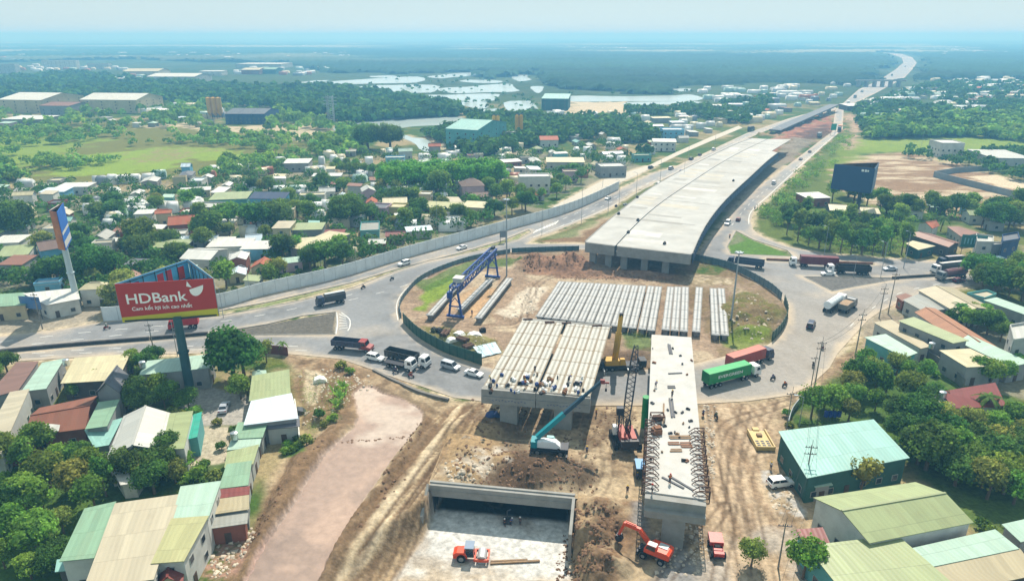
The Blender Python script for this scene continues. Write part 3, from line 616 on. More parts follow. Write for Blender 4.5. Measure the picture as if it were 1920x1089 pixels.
for nm, lp in (('deck_slab', LE+ME[::-1]), ('deck_slab', [p+Vector((0.35, -0.15)) for p in ME]+RE2[::-1]+RE[::-1])):
    mb = MB(); lp = ccw(lp); n = len(lp)
    tri = tessellate_polygon([[Vector((p.x, p.y, 0)) for p in lp]])
    mb.add([(p.x, p.y, 8.5) for p in lp]+[(p.x, p.y, 8.2) for p in lp], [tuple(t) if (lp[t[1]]-lp[t[0]]).cross(lp[t[2]]-lp[t[0]]) > 0 else tuple(t[::-1]) for t in tri]+[(n+t[0], n+t[1], n+t[2]) for t in tri]+[((i+1) % n, i, n+i, n+(i+1) % n) for i in range(n)])
    mb.build(nm, deckm, fly)
def along(P, s):
    for a, b in zip(P[:-1], P[1:]):
        L = (b-a).length
        if s <= L: return a+(b-a)*(s/L), (b-a).normalized()
        s -= L
    return P[-1], (P[-1]-P[-2]).normalized()
tot = sum((b-a).length for a, b in zip(ME[:-1], ME[1:]))
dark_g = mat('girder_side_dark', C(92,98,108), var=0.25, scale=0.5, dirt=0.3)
jn = MB()
for s0 in np.arange(0, tot-5, 37.5):
    s1 = min(s0+37, tot)
    c0, d0 = along(ME, s0+0.6); c1, d1 = along(ME, s1)
    p0, p1 = Vector((d0.y, -d0.x)), Vector((d1.y, -d1.x))
    for side, wd0, wd1 in ((-1, 10.5+s0*.012, 10.5+s1*.012), (1, 23.5-s0*.045, 23.5-s1*.045 if s1 < 230 else 6)):
        if side == 1 and s0 > 225: wd0 = 7
        g = MB()
        for k in range(7):
            f = (k+0.5)/7
            a = c0+p0*side*(0.8+f*(wd0-1.6)); b = c1+p1*side*(0.8+f*(wd1-1.6))
            g.bar((a.x, a.y, 7.3), (b.x, b.y, 7.3), 1.3, 1.75)
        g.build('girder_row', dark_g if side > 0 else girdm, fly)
        cb = MB(); a = c0+p0*side*0.3+d0*0.6; b = c0+p0*side*(wd0-0.4)+d0*0.6
        cb.bar((a.x, a.y, 5.6), (b.x, b.y, 5.6), 2.0, 1.6)
        cb.build('cap_beam', conc, fly)
        for f in ((0.25, 0.78) if side < 0 else (0.12, 0.42, 0.72)):
            a = c0+p0*side*wd0*f+d0*1.6; cl = MB(); cl.box((a.x, a.y, 2.3), (2.2, 1.6, 5.0), math.atan2(d0.y, d0.x)+math.pi/2); cl.build('column', conc, fly)
    if s0 > 0:
        cj, dj = along(ME, s0); pj = Vector((dj.y, -dj.x))
        a, b = cj-pj*10, cj+pj*(22.5-s0*.045); jn.bar((a.x, a.y, 8.505), (b.x, b.y, 8.505), 0.35, 0.03)
jn.build('expansion_joint', mat('joint_dark', C(110,106,98), var=0.2), fly)
fb = MB()
for a, b in ((LE[0], ME[0]), (ME[0]+Vector((0.6, -0.25)), RE[0])):
    d = (b-a).normalized(); n = Vector((d.y, -d.x)); a2, b2 = a+d*0.1+n*0.35, b-d*0.1+n*0.35
    fb.bar((a2.x, a2.y, 6.7), (b2.x, b2.y, 6.7), 0.7, 3.5)
fb.build('end_beam', conc, fly)
for P, o in ((LE, -0.15), (RE, 0.15)):
    sb = MB()
    for a, b in zip(P[:-1], P[1:]):
        d = (b-a).normalized(); n = Vector((d.y, -d.x))*o
        sb.bar((a.x+n.x, a.y+n.y, 8.55), (b.x+n.x, b.y+n.y, 8.55), 0.25, 0.3)
    sb.build('edge_upstand', conc, fly)
for s in np.arange(9, tot-8, 9.4):     # poured strips of slightly different concrete across the deck
    q, d = along(ME, s); pj = Vector((d.y, -d.x)); r_ = random.Random(int(s*7)); wdt = r_.uniform(2, 7); l_, r__ = -9.5, 21.5-s*.046
    for u0, u1 in ((l_, -.6), (.8, r__)):
        if r_.random() < .35: continue
        m = MB(); a, b = q+pj*u0, q+pj*(u0+(u1-u0)*r_.uniform(.5, 1)); m.bar((a.x, a.y, 8.502), (b.x, b.y, 8.502), wdt, 0.012+.002*r_.random()); m.build('concrete_pour', mat('pour_%d' % (int(s) % 3), [C(184,182,176), C(144,142,136), C(172,166,152)][int(s) % 3], var=.14, scale=.3, dirt=.6, dcol=C(150,146,136)), fly)
ps = MB(); q0_ = None
for s in np.arange(1, 232, 4.2):
    q, d = along(RE, s); ps.bar((q.x+d.y*0.45, q.y-d.x*0.45, 5.2), (q.x+d.y*0.45, q.y-d.x*0.45, 8.4), 0.3); q1_ = Vector((q.x+d.y*0.4, q.y-d.x*0.4, 6.6))
    if q0_: ps.bar(q0_, q1_, 0.2, 2.4)
    q0_ = q1_
ps_ = ps.build('side_formwork', mat('blue_formwork', C(66,84,108), var=0.3, scale=0.5), fly)

# precast girders
def girder_mb(L, top=2.16):
    mb = MB(); h = L/2
    mb.extr([(-0.45, 0.1), (0.45, 0.1), (0.62, 1.45), (-0.62, 1.45)], -h, h, 1)          # tapered body (profile across, extruded along y)
    mb.box((0, 0, 1.55), (top, L, 0.2), mi=0)
    mb.box((-0.52, 0, 1.68), (0.62, L-1.5, 0.06), mi=2); mb.box((0.5, 0, 1.68), (0.5, L-1.5, 0.06), mi=2)
    for s in (-1, 1):
        mb.box((s*0.95, 0, 1.68), (0.07, L-1.2, 0.06), mi=3)
    for y in np.arange(-h+2, h-1, 6.5): mb.box((0, y, 1.735), (top*0.9, 0.12, 0.03), mi=3)
    for y in (-h+0.6, h-0.6): mb.box((0, y, 0.03), (1.2, 0.5, 0.5), mi=1)
    return mb
gdark = mat('girder_web', C(112,112,112), var=0.2, scale=0.8, dirt=0.4)
gpale = mat('girder_top_pale', C(172,172,170), var=0.16, scale=0.8, dirt=0.25, dcol=C(170,164,152))
gmid = mat('girder_top_grey', C(132,134,134), var=0.2, scale=0.8, dirt=0.4, dcol=C(124,122,118))
GSET = [gmid, gdark, gpale, mat('rebar_line', C(120,112,100), var=0.3)]
def ord_(n):
    return ['first','second','third','fourth','fifth','sixth','seventh','eighth','ninth','tenth','eleventh','twelfth','thirteenth','fourteenth','fifteenth','sixteenth','seventeenth','eighteenth','nineteenth','twentieth'][n-1] if n <= 20 else (['twenty','thirty','forty','fifty'][n//10-2]+('-'+ord_(n % 10) if n % 10 else 'th')).replace('yth', 'ieth')
g0 = None
def put_girder(x0, y0, x1, y1, lab, grp):
    global g0
    rz = math.atan2(y1-y0, x1-x0)-math.pi/2; L = math.hypot(x1-x0, y1-y0); c = ((x0+x1)/2, (y0+y1)/2, 0.05)
    if g0 is None:
        g0 = girder_mb(34.5).build('concrete_girder', GSET); o = g0
    else: o = g0.copy(); COL.objects.link(o)
    o.location = c; o.rotation_euler = (0, 0, rz); o.scale = (1, L/34.5, 1); settag(o, lab, 'girder', grp); return o
N1 = 14
for i in range(N1):
    f = (i+0.5)/N1 if i < 12 else (i+0.5)/N1+0.008
    put_girder(6.4+31.3*f, 175.5-9.9*f, 14.8+31.8*f, 205-4.9*f-0.5, f'long pale precast girder, {ord_(i+1)} from the left in the wide row on the ground', 'girders stored in the wide row')
for i, (a, b) in enumerate(((40.8, 49.4), (43.1, 51.7), (45.4, 54.0))):
    put_girder(a, 166.2-i*0.5, b, 199.5, f'precast girder, {ord_(i+1)} from the left in the stack of three right of the wide row', 'three girders stored together')
put_girder(48.6, 165, 58.2, 199.1, 'single narrow precast girder lying alone between the three and the last pair', 'girders at the right of the yard')
put_girder(53.2, 162.9, 62.3, 198.2, 'left girder of the last pair at the right of the yard', 'girders at the right of the yard')
put_girder(55.5, 162.7, 64.7, 198.2, 'right girder of the last pair at the right of the yard', 'girders at the right of the yard')
put_girder(-23.1, 176.3, -16.0, 206, 'casting bed girder left of the blue gantry crane', 'girders by the blue gantry crane')
put_girder(-14.9, 180.6, -6.8, 207, 'casting bed girder under the blue gantry crane', 'girders by the blue gantry crane')
put_girder(-9.4, 174.3, -0.7, 207.6, 'casting bed girder right of the blue gantry crane', 'girders by the blue gantry crane')
# centre span: two carriageways of girders on piers
GS2 = [mat('span_buff', C(150,148,140), var=0.16, scale=0.7, dirt=0.5, dcol=C(140,128,100)), gdark, mat('span_pale', C(178,176,168), var=0.14, scale=0.6, dirt=0.3, dcol=C(160,152,134)), mat('span_rebar', C(140,116,84), var=0.3)]
cg = girder_mb(36.6, 2.1)
def span(fl0, fl1, bl0, bl1, lab):
    t = thing('bridge_span', lab, 'bridge'); a0, a1, b0, b1 = (Vector(q) for q in (fl0, fl1, bl0, bl1)); proto = None
    for i in range(5):
        f = (i+0.5)/5; p = a0.lerp(a1, f); q = b0.lerp(b1, f)
        if proto is None: o = cg.build('girder', GS2, t) if 'cgm' not in globals() else bpy.data.objects.new('girder', globals()['cgm']); 
        else: o = proto.copy()
        if o.name not in COL.objects: COL.objects.link(o)
        o.parent = t; proto = o; globals()['cgm'] = o.data
        rz = math.atan2(q.y-p.y, q.x-p.x)-math.pi/2; c = (p+q)/2
        o.location = (c.x, c.y, 6.25); o.rotation_euler = (0, 0, rz)
    for k, (p, q) in enumerate(((a0, a1), (b0, b1))):
        e = (q-p).normalized(); n = Vector((e.y, -e.x)); m = MB()
        p2, q2 = p-e*0.1, q+e*0.1; off = n*(-0.2 if k == 0 else 0.1)
        m.bar((p2.x+off.x, p2.y+off.y, 7.15), (q2.x+off.x, q2.y+off.y, 7.15), 0.9, 1.5); m.build('end_diaphragm', conc, t)
        m = MB(); m.bar((p2.x+off.x-n.x*0.5, p2.y+off.y-n.y*0.5, 5.55), (q2.x+off.x-n.x*0.5, q2.y+off.y-n.y*0.5, 5.55), 2.2, 1.6); m.build('cap_beam', conc, t)
        m = MB(); c = p.lerp(q, 0.5)+off-n*0.9; m.box((c.x, c.y, 2.3), (3.6, 1.9, 4.95), math.atan2(e.y, e.x)); m.build('column', conc, t)
        if k == 0:
            r_ = random.Random(3); m = MB()
            for j in range(11):
                f = 0.2+0.06*j; c = p.lerp(q, f)+off-n*(-0.62+0); z = 5.7+r_.uniform(-0.1, 0.1); d2 = e*0.35
                m.bar((c.x, c.y, z), (c.x+d2.x, c.y+d2.y, z+r_.choice((-0.15, 0.15))), 0.03, 0.12)
            m.build('painted_marking', blue_scr, t)
    return t
span((-6.1,122.8), (4.6,120.95), (2.7,159.4), (13.3,157.1), 'left half of the short girder span over the roundabout road, buff ribbed top')
span((5.0,120.9), (15.4,118.9), (13.9,157.0), (24.3,154.3), 'right half of the short girder span over the roundabout road, buff ribbed top')
# right bridge: finished deck slab
rb = thing('bridge_deck', 'long narrow white bridge deck at right running towards the viewer', 'bridge')
A0, A1, B0, B1 = Vector((20.7,88.1)), Vector((29.7,86.1)), Vector((33.4,149.2)), Vector((42.5,147.6))
m = MB(); prismtop(m, ccw([A0+Vector((0.2, 1.2)), A1+Vector((0.2, 1.2)), B1, B0]), 8.0, 0.25); m.build('deck_slab', deckw, rb)
for s0, s1 in ((0.0, 0.5), (0.5, 1.0)):
    for i in range(4):
        f = (i+0.5)/4; p = A0.lerp(A1, f).lerp(B0.lerp(B1, f), s0+0.012); q = A0.lerp(A1, f).lerp(B0.lerp(B1, f), s1-0.012)
        m = MB(); m.bar((p.x, p.y, 6.95), (q.x, q.y, 6.95), 1.6, 1.5); m.build('girder', girdm, rb)
for k, s in enumerate((0.0, 0.5, 1.0)):
    p, q = A0.lerp(B0, s), A1.lerp(B1, s); e = (q-p).normalized(); n = Vector((e.y, -e.x)); sg = {0: 0.1, 1: 0, 2: -1}[k]*-1.0
    m = MB(); m.bar((p.x-n.x*sg, p.y-n.y*sg, 5.7), (q.x-n.x*sg, q.y-n.y*sg, 5.7), 2.3, 1.2); m.build('cap_beam', conc, rb)
    if k == 0: 
        m = MB(); m.bar((p.x, p.y+0.3, 7.0), (q.x, q.y+0.3, 7.0), 1.2, 1.75); m.build('end_beam', conc, rb)
        r_ = random.Random(5); m = MB()
        for j in range(16):
            c = p.lerp(q, 0.06+0.055*j)+n*1.16+Vector((0, 0)); z = 5.7+0.12*math.sin(j*1.9); m.bar((c.x, c.y, z), (c.x+e.x*0.4, c.y+e.y*0.4, z+0.14*math.cos(j*1.7)), 0.04, 0.13)
        m.build('painted_marking', blue_scr, rb)
    c = (p+q)/2-n*sg; m = MB(); m.box((c.x, c.y, 2.45), (3.4, 1.8, 5.3), math.atan2(e.y, e.x)); m.build('column', conc, rb)
# rusty brackets along both edges of that deck
def bracket(x, y, rz, lab, grp):
    m = MB()
    for j in (-0.55, 0.55):
        m.bar((0.3, j, -1.1), (0.3, j, 1.25), 0.16); m.bar((0.3, j, 1.25), (-1.3, j, 1.05), 0.14); m.bar((-1.3, j, 1.05), (-2.3, j, 0.08), 0.12); m.bar((0.3, j, -1.1), (-0.3, j, -1.1), 0.15); m.bar((0.3, j, .1), (-1.1, j, 1.1), 0.12)
        m.bar((0, j, 0.1), (-1.9, j, 0.1), 0.08)
    m.bar((0, -0.55, 1.1), (0, 0.55, 1.1), 0.1); m.bar((-1.3, -0.55, 1.0), (-1.3, 0.55, 1.0), 0.1); m.bar((0, -0.55, -0.85), (0, 0.55, -0.85), 0.1)
    o = m.build('formwork_bracket', rust, None, loc=(x, y, 8.0)); o.rotation_euler = (0, 0, rz); settag(o, lab, 'formwork', grp)
for i in range(7):
    s = 0.04+i*0.048; p = A0.lerp(B0, s); bracket(p.x-0.25, p.y, math.pi+math.atan2(-0.22, 1)*1, f'rusty formwork frame on the white deck left edge, {ord_(i+1)} from the near end', 'formwork frames on the left deck edge')
for i in range(7):
    s = 0.035+i*0.046; p = A1.lerp(B1, s); bracket(p.x+0.25, p.y, math.atan2(-0.22, 1), f'rusty formwork frame on the white deck right edge, {ord_(i+1)} from the near end', 'formwork frames on the right deck edge')
# underpass box and its wing walls
up = thing('underpass', 'concrete box underpass with dark opening and wing walls in the foreground pit', 'underpass')
up.location = (PMX, PITY0-1.0, 0); up.rotation_euler = (0, 0, PROT)
HWp = (pitR-pitL)/2
def ub(nm, c, d, mt): m = MB(); m.box((c[0], c[1]+1.0, c[2]), d); return m.build(nm, mt, up)
m = MB(); m.box((0, 1.5, -0.5), (2*HWp+1.6, 1.0, 2.3)); m.box((0, 1.9, 0.76), (2*HWp+1.9, 0.5, 0.25)); m.box((0, 0.94, -0.35), (2*HWp+1.2, 0.12, 0.25)); m.build('header_beam', conc, up)
ub('roof_slab', (0, UPD/2+0.6, -1.1), (2*HWp+1.5, UPD, 0.5), concd)
for s_ in (-1, 1): ub('side_wall', (s_*(HWp+0.42), UPD/2+0.3, -3.2), (0.6, UPD+0.2, 4.6), mat('painted_shade', C(46,44,42), var=0.2))  # interior shade painted into the wall colour
ub('back_wall', (0, UPD+0.2, -3.2), (2*HWp+0.2, 0.4, 5.2), mat('painted_shade', C(46,44,42), var=0.2))  # back wall coloured dark to stand for the shade inside
def wing(x, y0, y1, z0, ztop0, ztop1, th, nm='wing_wall', mt=None):
    m = MB(); P = [(x, y0, z0), (x+th, y0, z0), (x+th, y1, z0), (x, y1, z0), (x, y0, ztop0), (x+th, y0, ztop0), (x+th, y1, ztop1), (x, y1, ztop1)]
    m.add(P, [(3, 2, 1, 0), (4, 5, 6, 7), (0, 1, 5, 4), (1, 2, 6, 5), (2, 3, 7, 6), (3, 0, 4, 7)]); return m.build(nm, mt or conc, up)
wing(-HWp-1.3, -4.0, 0.98, -5.8, -2.2, 0.9, 0.45); wing(HWp+0.5, -7.5, 0.98, -5.6, 0.2, 0.9, 0.5)
# hoarding round the island and the long concrete fence
hoard = mat('hoarding_green', C(46,84,70), rough=0.55, var=0.18, scale=0.7, dirt=0.4, dcol=C(110,108,96)); hoardb = mat('hoarding_bluegrey', C(92,112,120), rough=0.6, var=0.18, scale=0.7, dirt=0.4, dcol=C(140,134,120))
def fence(px, h, m, lab, nm='hoarding', pitch=2.5, posts=True, th=0.08, cat='fence', z0=0.0):
    t = thing(nm, lab, cat); P = resample(smoothline(gp(px), 5), pitch)
    wallrun([(p.x, p.y) for p in P], th, h, z0, 'panel_run', m, False, t)
    if posts:
        mb = MB()
        for p in P: mb.box((p.x, p.y, z0+h/2+0.05), (0.2, 0.2, h+0.1))
        mb.build('posts', mat('post_'+m.name, [c*0.7 for c in m.node_tree.nodes['Mix'].inputs[6].default_value[:3]]+[1], var=0.1), t)['kind'] = 'stuff'
    return t
fence([(903,684),(840,663),(790,636),(767,616),(752,600)], 3.0, hoard, 'dark green metal hoarding curving along the lower left edge of the roundabout island')
fence([(752,596),(750,572),(768,545),(791,524),(833,504),(890,486),(957,474)], 1.6, hoardb, 'low blue grey barrier along the upper left edge of the roundabout island')
fence([(960,474),(1017,471.5),(1090,469.5)], 1.8, mat('hoarding_teal', C(70,100,108), var=0.2, dirt=0.4), 'short grey blue hoarding on the far side of the island, left of the flyover')
fence([(1297,487),(1363,502),(1407,522),(1446,545),(1469,567)], 2.4, hoardb, 'grey blue hoarding along the upper right edge of the roundabout island')
fence([(1470,569),(1476,592),(1465,620),(1441,645)], 2.6, hoard, 'green grey hoarding along the right edge of the island above the red container truck')
cfm = mat('precast_fence', C(212,218,218), var=0.08, scale=0.5, dirt=0.35, dcol=C(140,140,132))
fence([(195,602),(240,599),(300,591),(412,576),(500,552),(640,520),(773,480),(940,434),(1073,395),(1160,355)], 4.2, cfm, 'long pale grey panel fence between the village and the left highway', 'panel_fence', 4.0, True, 0.16)
wp = mat('white_post', C(184,183,180), var=0.05)
# compound wall in the brown field
cw = thing('compound_wall', 'grey block wall enclosing a sandy plot in the brown field at far right', 'wall')
wallrun([(p.x, p.y) for p in gp([(1750,332),(1800,345),(1860,360),(1930,378),(2060,410)])], 0.3, 3.2, 0, 'front_wall', mat('block_wall', C(128,140,146), var=0.1, scale=0.4, dirt=0.3), False, cw)
wallrun([(p.x, p.y) for p in gp([(1750,331),(1790,324),(1870,318)])], 0.3, 3.0, 0, 'rear_wall', MATS['block_wall'], False, cw)
# ------------------------------------------------------------------ lettering
def text(s, size, m, parent, M, name='lettering', ext=0.02, align='CENTER', sx=1.0):
    cu = bpy.data.curves.new(name, 'FONT'); cu.body = s; cu.size = size; cu.extrude = ext; cu.align_x = align; cu.align_y = 'CENTER'; cu.offset = size*0.012; cu.resolution_u = 3
    o = bpy.data.objects.new(name, cu); COL.objects.link(o); dg = bpy.context.evaluated_depsgraph_get()
    me = bpy.data.meshes.new_from_object(o.evaluated_get(dg)); bpy.data.objects.remove(o); me.name = name; me.materials.clear(); me.materials.append(m)
    r = bpy.data.objects.new(name, me); COL.objects.link(r); r.parent = parent; r.matrix_local = M @ Matrix.Diagonal((sx, 1, 1, 1)); return r
def frameM(o, xd, zd):                # matrix: text x along xd, text up along zd, at o
    x = Vector(xd).normalized(); y = Vector(zd).normalized(); z = x.cross(y)
    return Matrix(((x.x, y.x, z.x, o[0]), (x.y, y.y, z.y, o[1]), (x.z, y.z, z.z, o[2]), (0, 0, 0, 1)))
def paint(name, c, **k):
    k.setdefault('rough', 0.4); k.setdefault('var', 0.06); k.setdefault('dirt', 0.25); k.setdefault('dcol', C(150,140,120)); k.setdefault('scale', 0.8); return mat('paint_'+name, c, **k)
glass = mat('dark_glass', C(30,38,46), rough=0.15, var=0.1, spec=0.6)
hub = mat('wheel_hub', C(150,152,155), rough=0.4, metal=0.6); lampw = mat('lamp_glass', C(230,230,225), rough=0.2); lampr = mat('tail_lamp', C(170,24,20), rough=0.3)
white = paint('white', C(226,227,226), dirt=0.12)
def wheel(t, x, y, r, wd):
    m = MB(); m.tube((x, y-wd/2, r), (x, y+wd/2, r), r, n=14, mi=0); w_ = m.build('wheel', [black], t)
    h = MB(); s = 1 if y > 0 else -1; h.tube((x, y+s*(wd/2-0.02), r), (x, y+s*(wd/2+0.02), r), r*0.55, n=10); h.build('rim', hub, w_); return w_
# ------------------------------------------------------------------ cars
def make_car(name, label, body, kind='sedan', cat='car'):
    t = thing(name, label, cat); L, W = {'sedan': (4.5, 1.8), 'suv': (4.75, 1.88), 'hatch': (3.9, 1.7), 'van': (4.8, 1.85)}[kind]; h = L/2
    if kind == 'sedan': low = [(-h, .42), (-h, .95), (-h+.5, 1.0), (h-1.2, .95), (h-.15, .78), (h, .6), (h-.02, .35), (-h+.05, .32)]; top = [(-h+.55, .98), (-h+1.25, 1.42), (-h+1.7, 1.47), (h-2.1, 1.44), (h-1.2, .94)]
    elif kind == 'suv': low = [(-h, .5), (-h, 1.08), (-h+.1, 1.12), (h-1.2, 1.1), (h-.15, .95), (h, .75), (h-.02, .42), (-h+.05, .4)]; top = [(-h+.06, 1.1), (-h+.35, 1.7), (-h+.8, 1.78), (h-2.0, 1.74), (h-1.25, 1.08)]
    elif kind == 'van': low = [(-h, .45), (-h, 1.1), (h-.9, 1.1), (h-.1, .9), (h, .6), (h-.02, .36), (-h+.05, .35)]; top = [(-h+.02, 1.09), (-h+.1, 1.85), (-h+.5, 1.92), (h-1.7, 1.9), (h-.85, 1.08)]
    else: low = [(-h, .42), (-h, 1.0), (h-1.0, .98), (h-.12, .78), (h, .6), (h-.02, .35), (-h+.05, .32)]; top = [(-h+.04, .98), (-h+.35, 1.45), (-h+.8, 1.52), (h-1.75, 1.48), (h-1.0, .96)]
    m = MB(); m.extr(low, -W/2, W/2, 0, top=0.93, ky=0.95); zt = max(p[1] for p in top)
    n = len(top); ky = lambda z: 0.93 if z < zt*0.8 else 0.78
    P = [(x, y*ky(z), z) for y in (-W/2, W/2) for x, z in top]
    m.add(P, [tuple(range(n)), tuple(range(2*n-1, n-1, -1))]+[(i, n+i, n+(i+1) % n, (i+1) % n) for i in range(n)])
    m.build('body', body, t)
    g = MB(); a, b, c, d, e = [Vector((x, 0, z)) for x, z in top] if n == 5 else [Vector((x, 0, z)) for x, z in top[:5]]
    for s in (-1, 1):
        def pt(x, z, k): return (x, s*(W/2*(0.93+(0.78-0.93)*((z-a.z)/(zt-a.z)))+0.012), z)
        z0, z1 = a.z+0.1, zt-0.1; xa0, xa1 = a.x+(b.x-a.x)*((z0-a.z)/(b.z-a.z))+0.12, b.x+0.12
        xe0, xe1 = e.x-(e.x-d.x)*0.15-0.1, d.x-0.02
        xm = (xa1+xe1)/2
        for q in ([(xa0, z0), (xm-.06, z0), (xm-.06, z1), (xa1, z1)], [(xm+.06, z0), (xe0, z0), (xe1, z1), (xm+.06, z1)]):
            vs = [pt(x, z, 0) for x, z in q]; g.add(vs, [(0, 1, 2, 3) if s < 0 else (3, 2, 1, 0)])
    g.build('side_window', glass, t)
    for nm, p, q in (('windscreen', e, d), ('rear_window', a, b)):
        g = MB(); o = Vector((0.02 if nm == 'windscreen' else -0.02, 0, 0.015)); u, v = p.lerp(q, 0.1)+o, p.lerp(q, 0.9)+o
        vs = [(u.x, -W/2*.84, u.z), (u.x, W/2*.84, u.z), (v.x, W/2*.72, v.z), (v.x, -W/2*.72, v.z)]
        g.add(vs, [(0, 1, 2, 3)] if nm == 'windscreen' else [(3, 2, 1, 0)]); g.build(nm, glass, t)
    for s in (-1, 1):
        m = MB(); m.box((h-.06, s*(W/2-.3), .68), (.14, .36, .16)); m.build('headlight', lampw, t)
        m = MB(); m.box((-h+.02, s*(W/2-.25), .85), (.08, .3, .2)); m.build('tail_light', lampr, t)
        for x in (-h+.85, h-.85): wheel(t, x, s*(W/2-.1), .33, .22)
    return t
# ------------------------------------------------------------------ lorries
def cab(t, x0, col, kind='euro', W=2.45, h=3.0):
    m = MB(); L = 2.1
    if kind == 'euro': prof = [(x0-L, .9), (x0-L, h-.1), (x0-L+.25, h), (x0-.45, h-.05), (x0-.12, h*.62), (x0, h*.58), (x0, .5), (x0-.6, .5), (x0-.6, .9)]
    else: L = 3.2; prof = [(x0-L, .9), (x0-L, h), (x0-1.5, h-.1), (x0-1.2, h*.58), (x0-.1, h*.5), (x0, h*.45), (x0, .5), (x0-.7, .5), (x0-.7, .9)]
    m.extr(prof, -W/2, W/2, top=h*.7, ky=.93); c = m.build('cab', col, t)
    g = MB(); xa, xb = (x0-.1, x0-.42) if kind == 'euro' else (x0-1.2, x0-1.46)
    za, zb = (h*.63, h-.25); g.add([(xa+.03, -W/2*.84, za), (xa+.03, W/2*.84, za), (xb+.03, W/2*.8, zb), (xb+.03, -W/2*.8, zb)], [(0, 1, 2, 3)]); g.build('windscreen', glass, t)
    for s in (-1, 1):
        g = MB(); y = s*(W/2+.015); y2 = s*(W/2*.94+.015); x1 = xa-.2; g.add([(x1-1.05, y, h*.62), (x1, y, h*.62), (x1-.2, y2, h*.86), (x1-1.0, y2, h*.86)], [(0, 1, 2, 3) if s < 0 else (3, 2, 1, 0)]); g.build('side_window', glass, t)
        m = MB(); m.box((x0+.02, s*(W/2-.35), .8), (.08, .4, .22)); m.build('headlight', lampw, t)
    m = MB(); m.box((x0+.03, 0, .62), (.1, W*.96, .34)); m.build('bumper', steel, t)
    return c
def make_truck(name, label, cabcol, kind, col, L=12.2, semi=True, cabkind='euro', cargo=None, cat='truck', lettering=None, top=None):
    t = thing(name, label, cat); tot = L+(3.3 if semi else 2.6); x0 = tot/2; xb = -tot/2
    cab(t, x0, cabcol, cabkind); m = MB(); m.box((0-.6, 0, 1.0), (tot-2.0, .9, .28)); m.build('chassis', steel, t)
    bx = xb+L/2; zb = 1.25; W = 2.5
    if kind == 'container':
        m = MB(); m.box((bx, 0, zb+1.3), (L, W, 2.6))
        for i in range(int(L/.55)):
            for s in (-1, 1): m.box((xb+.3+i*.55, s*(W/2+.018), zb+1.3), (.26, .05, 2.35))
        for x in (xb+.06, xb+L-.06): m.box((x, 0, zb+1.3), (.16, W+.1, 2.66))
        b = m.build('container', col, t)
        if top: mm = MB(); mm.box((bx, 0, zb+2.63), (L-.1, W-.08, .05)); mm.build('container_roof', top, t)
        if lettering:
            for s in (-1, 1): text(lettering, 1.0, white, b, frameM((bx, s*(W/2+.05), zb+1.35), (-s, 0, 0), (0, 0, 1)), sx=1.35)
    elif kind == 'dump':
        m = MB(); hh = 1.7 if L > 8 else 1.5
        for s in (-1, 1):
            m.box((bx, s*W/2, zb+hh/2), (L, .1, hh))
            for i in range(int(L/1.1)): m.box((xb+.4+i*1.1, s*(W/2+.08), zb+hh/2), (.12, .08, hh))
        for x in (xb, xb+L): m.box((x, 0, zb+hh/2), (.1, W, hh))
        m.box((bx, 0, zb+.05), (L, W, .1)); m.build('dump_body', col, t)
        if cargo: mm = MB(); mm.extr([(xb+.1, zb+.1), (xb+L-.1, zb+.1), (xb+L-.1, zb+hh*.85), (xb+L*.6, zb+hh*1.08), (xb+L*.3, zb+hh*1.05), (xb+.1, zb+hh*.8)], -W/2+.06, W/2-.06); mm.build('load', cargo, t)
    elif kind == 'tank':
        m = MB(); m.tube((xb+.3, 0, zb+1.15), (xb+L-.1, 0, zb+1.15), 1.15, n=20)
        for i in range(5): m.tube((xb+.9+i*(L-1.8)/4, 0, zb+1.15), (xb+1.02+i*(L-1.8)/4, 0, zb+1.15), 1.19, n=20)
        m.box((bx, 0, zb+2.34), (L*.7, .5, .1)); m.build('tank', col, t, smooth=False)
        for s in (-1, 1): mm = MB(); mm.box((bx, s*.95, zb+.05), (L*.8, .35, .4)); mm.build('side_locker', steel, t)
    elif kind == 'tarp':
        m = MB(); pts = [(-W/2, 0), (-W/2, 1.7), (-W*.32, 2.15), (0, 2.25), (W*.32, 2.15), (W/2, 1.7), (W/2, 0)]; n = len(pts)
        P = [(x, y, zb+z) for x in (xb, xb+L) for y, z in pts]; m.add(P, [tuple(range(n-1, -1, -1)), tuple(range(n, 2*n))]+[(i, (i+1) % n, n+(i+1) % n, n+i) for i in range(n)]); m.build('canopy', col, t)
        mm = MB(); mm.box((bx, 0, zb-.05), (L, W, .14)); mm.build('bed', steel, t)
        if top: mm = MB(); mm.slab([(xb, -W*.3, zb+2.2), (xb+L, -W*.3, zb+2.2), (xb+L, W*.3, zb+2.32), (xb, W*.3, zb+2.32)], .04); mm.build('canopy_top', top, t)
    elif kind == 'flat':
        m = MB(); m.box((bx, 0, zb), (L, W, .2)); m.build('flat_bed', col, t)
    wx = [x0-1.3]+([x0-4.2, x0-5.4] if semi else [])
    wx += [xb+1.0, xb+2.25]+([xb+3.5] if L > 10 else [])
    for x in wx:
        for s in (-1, 1): wheel(t, x, s*1.02, .5, .42)
    return t
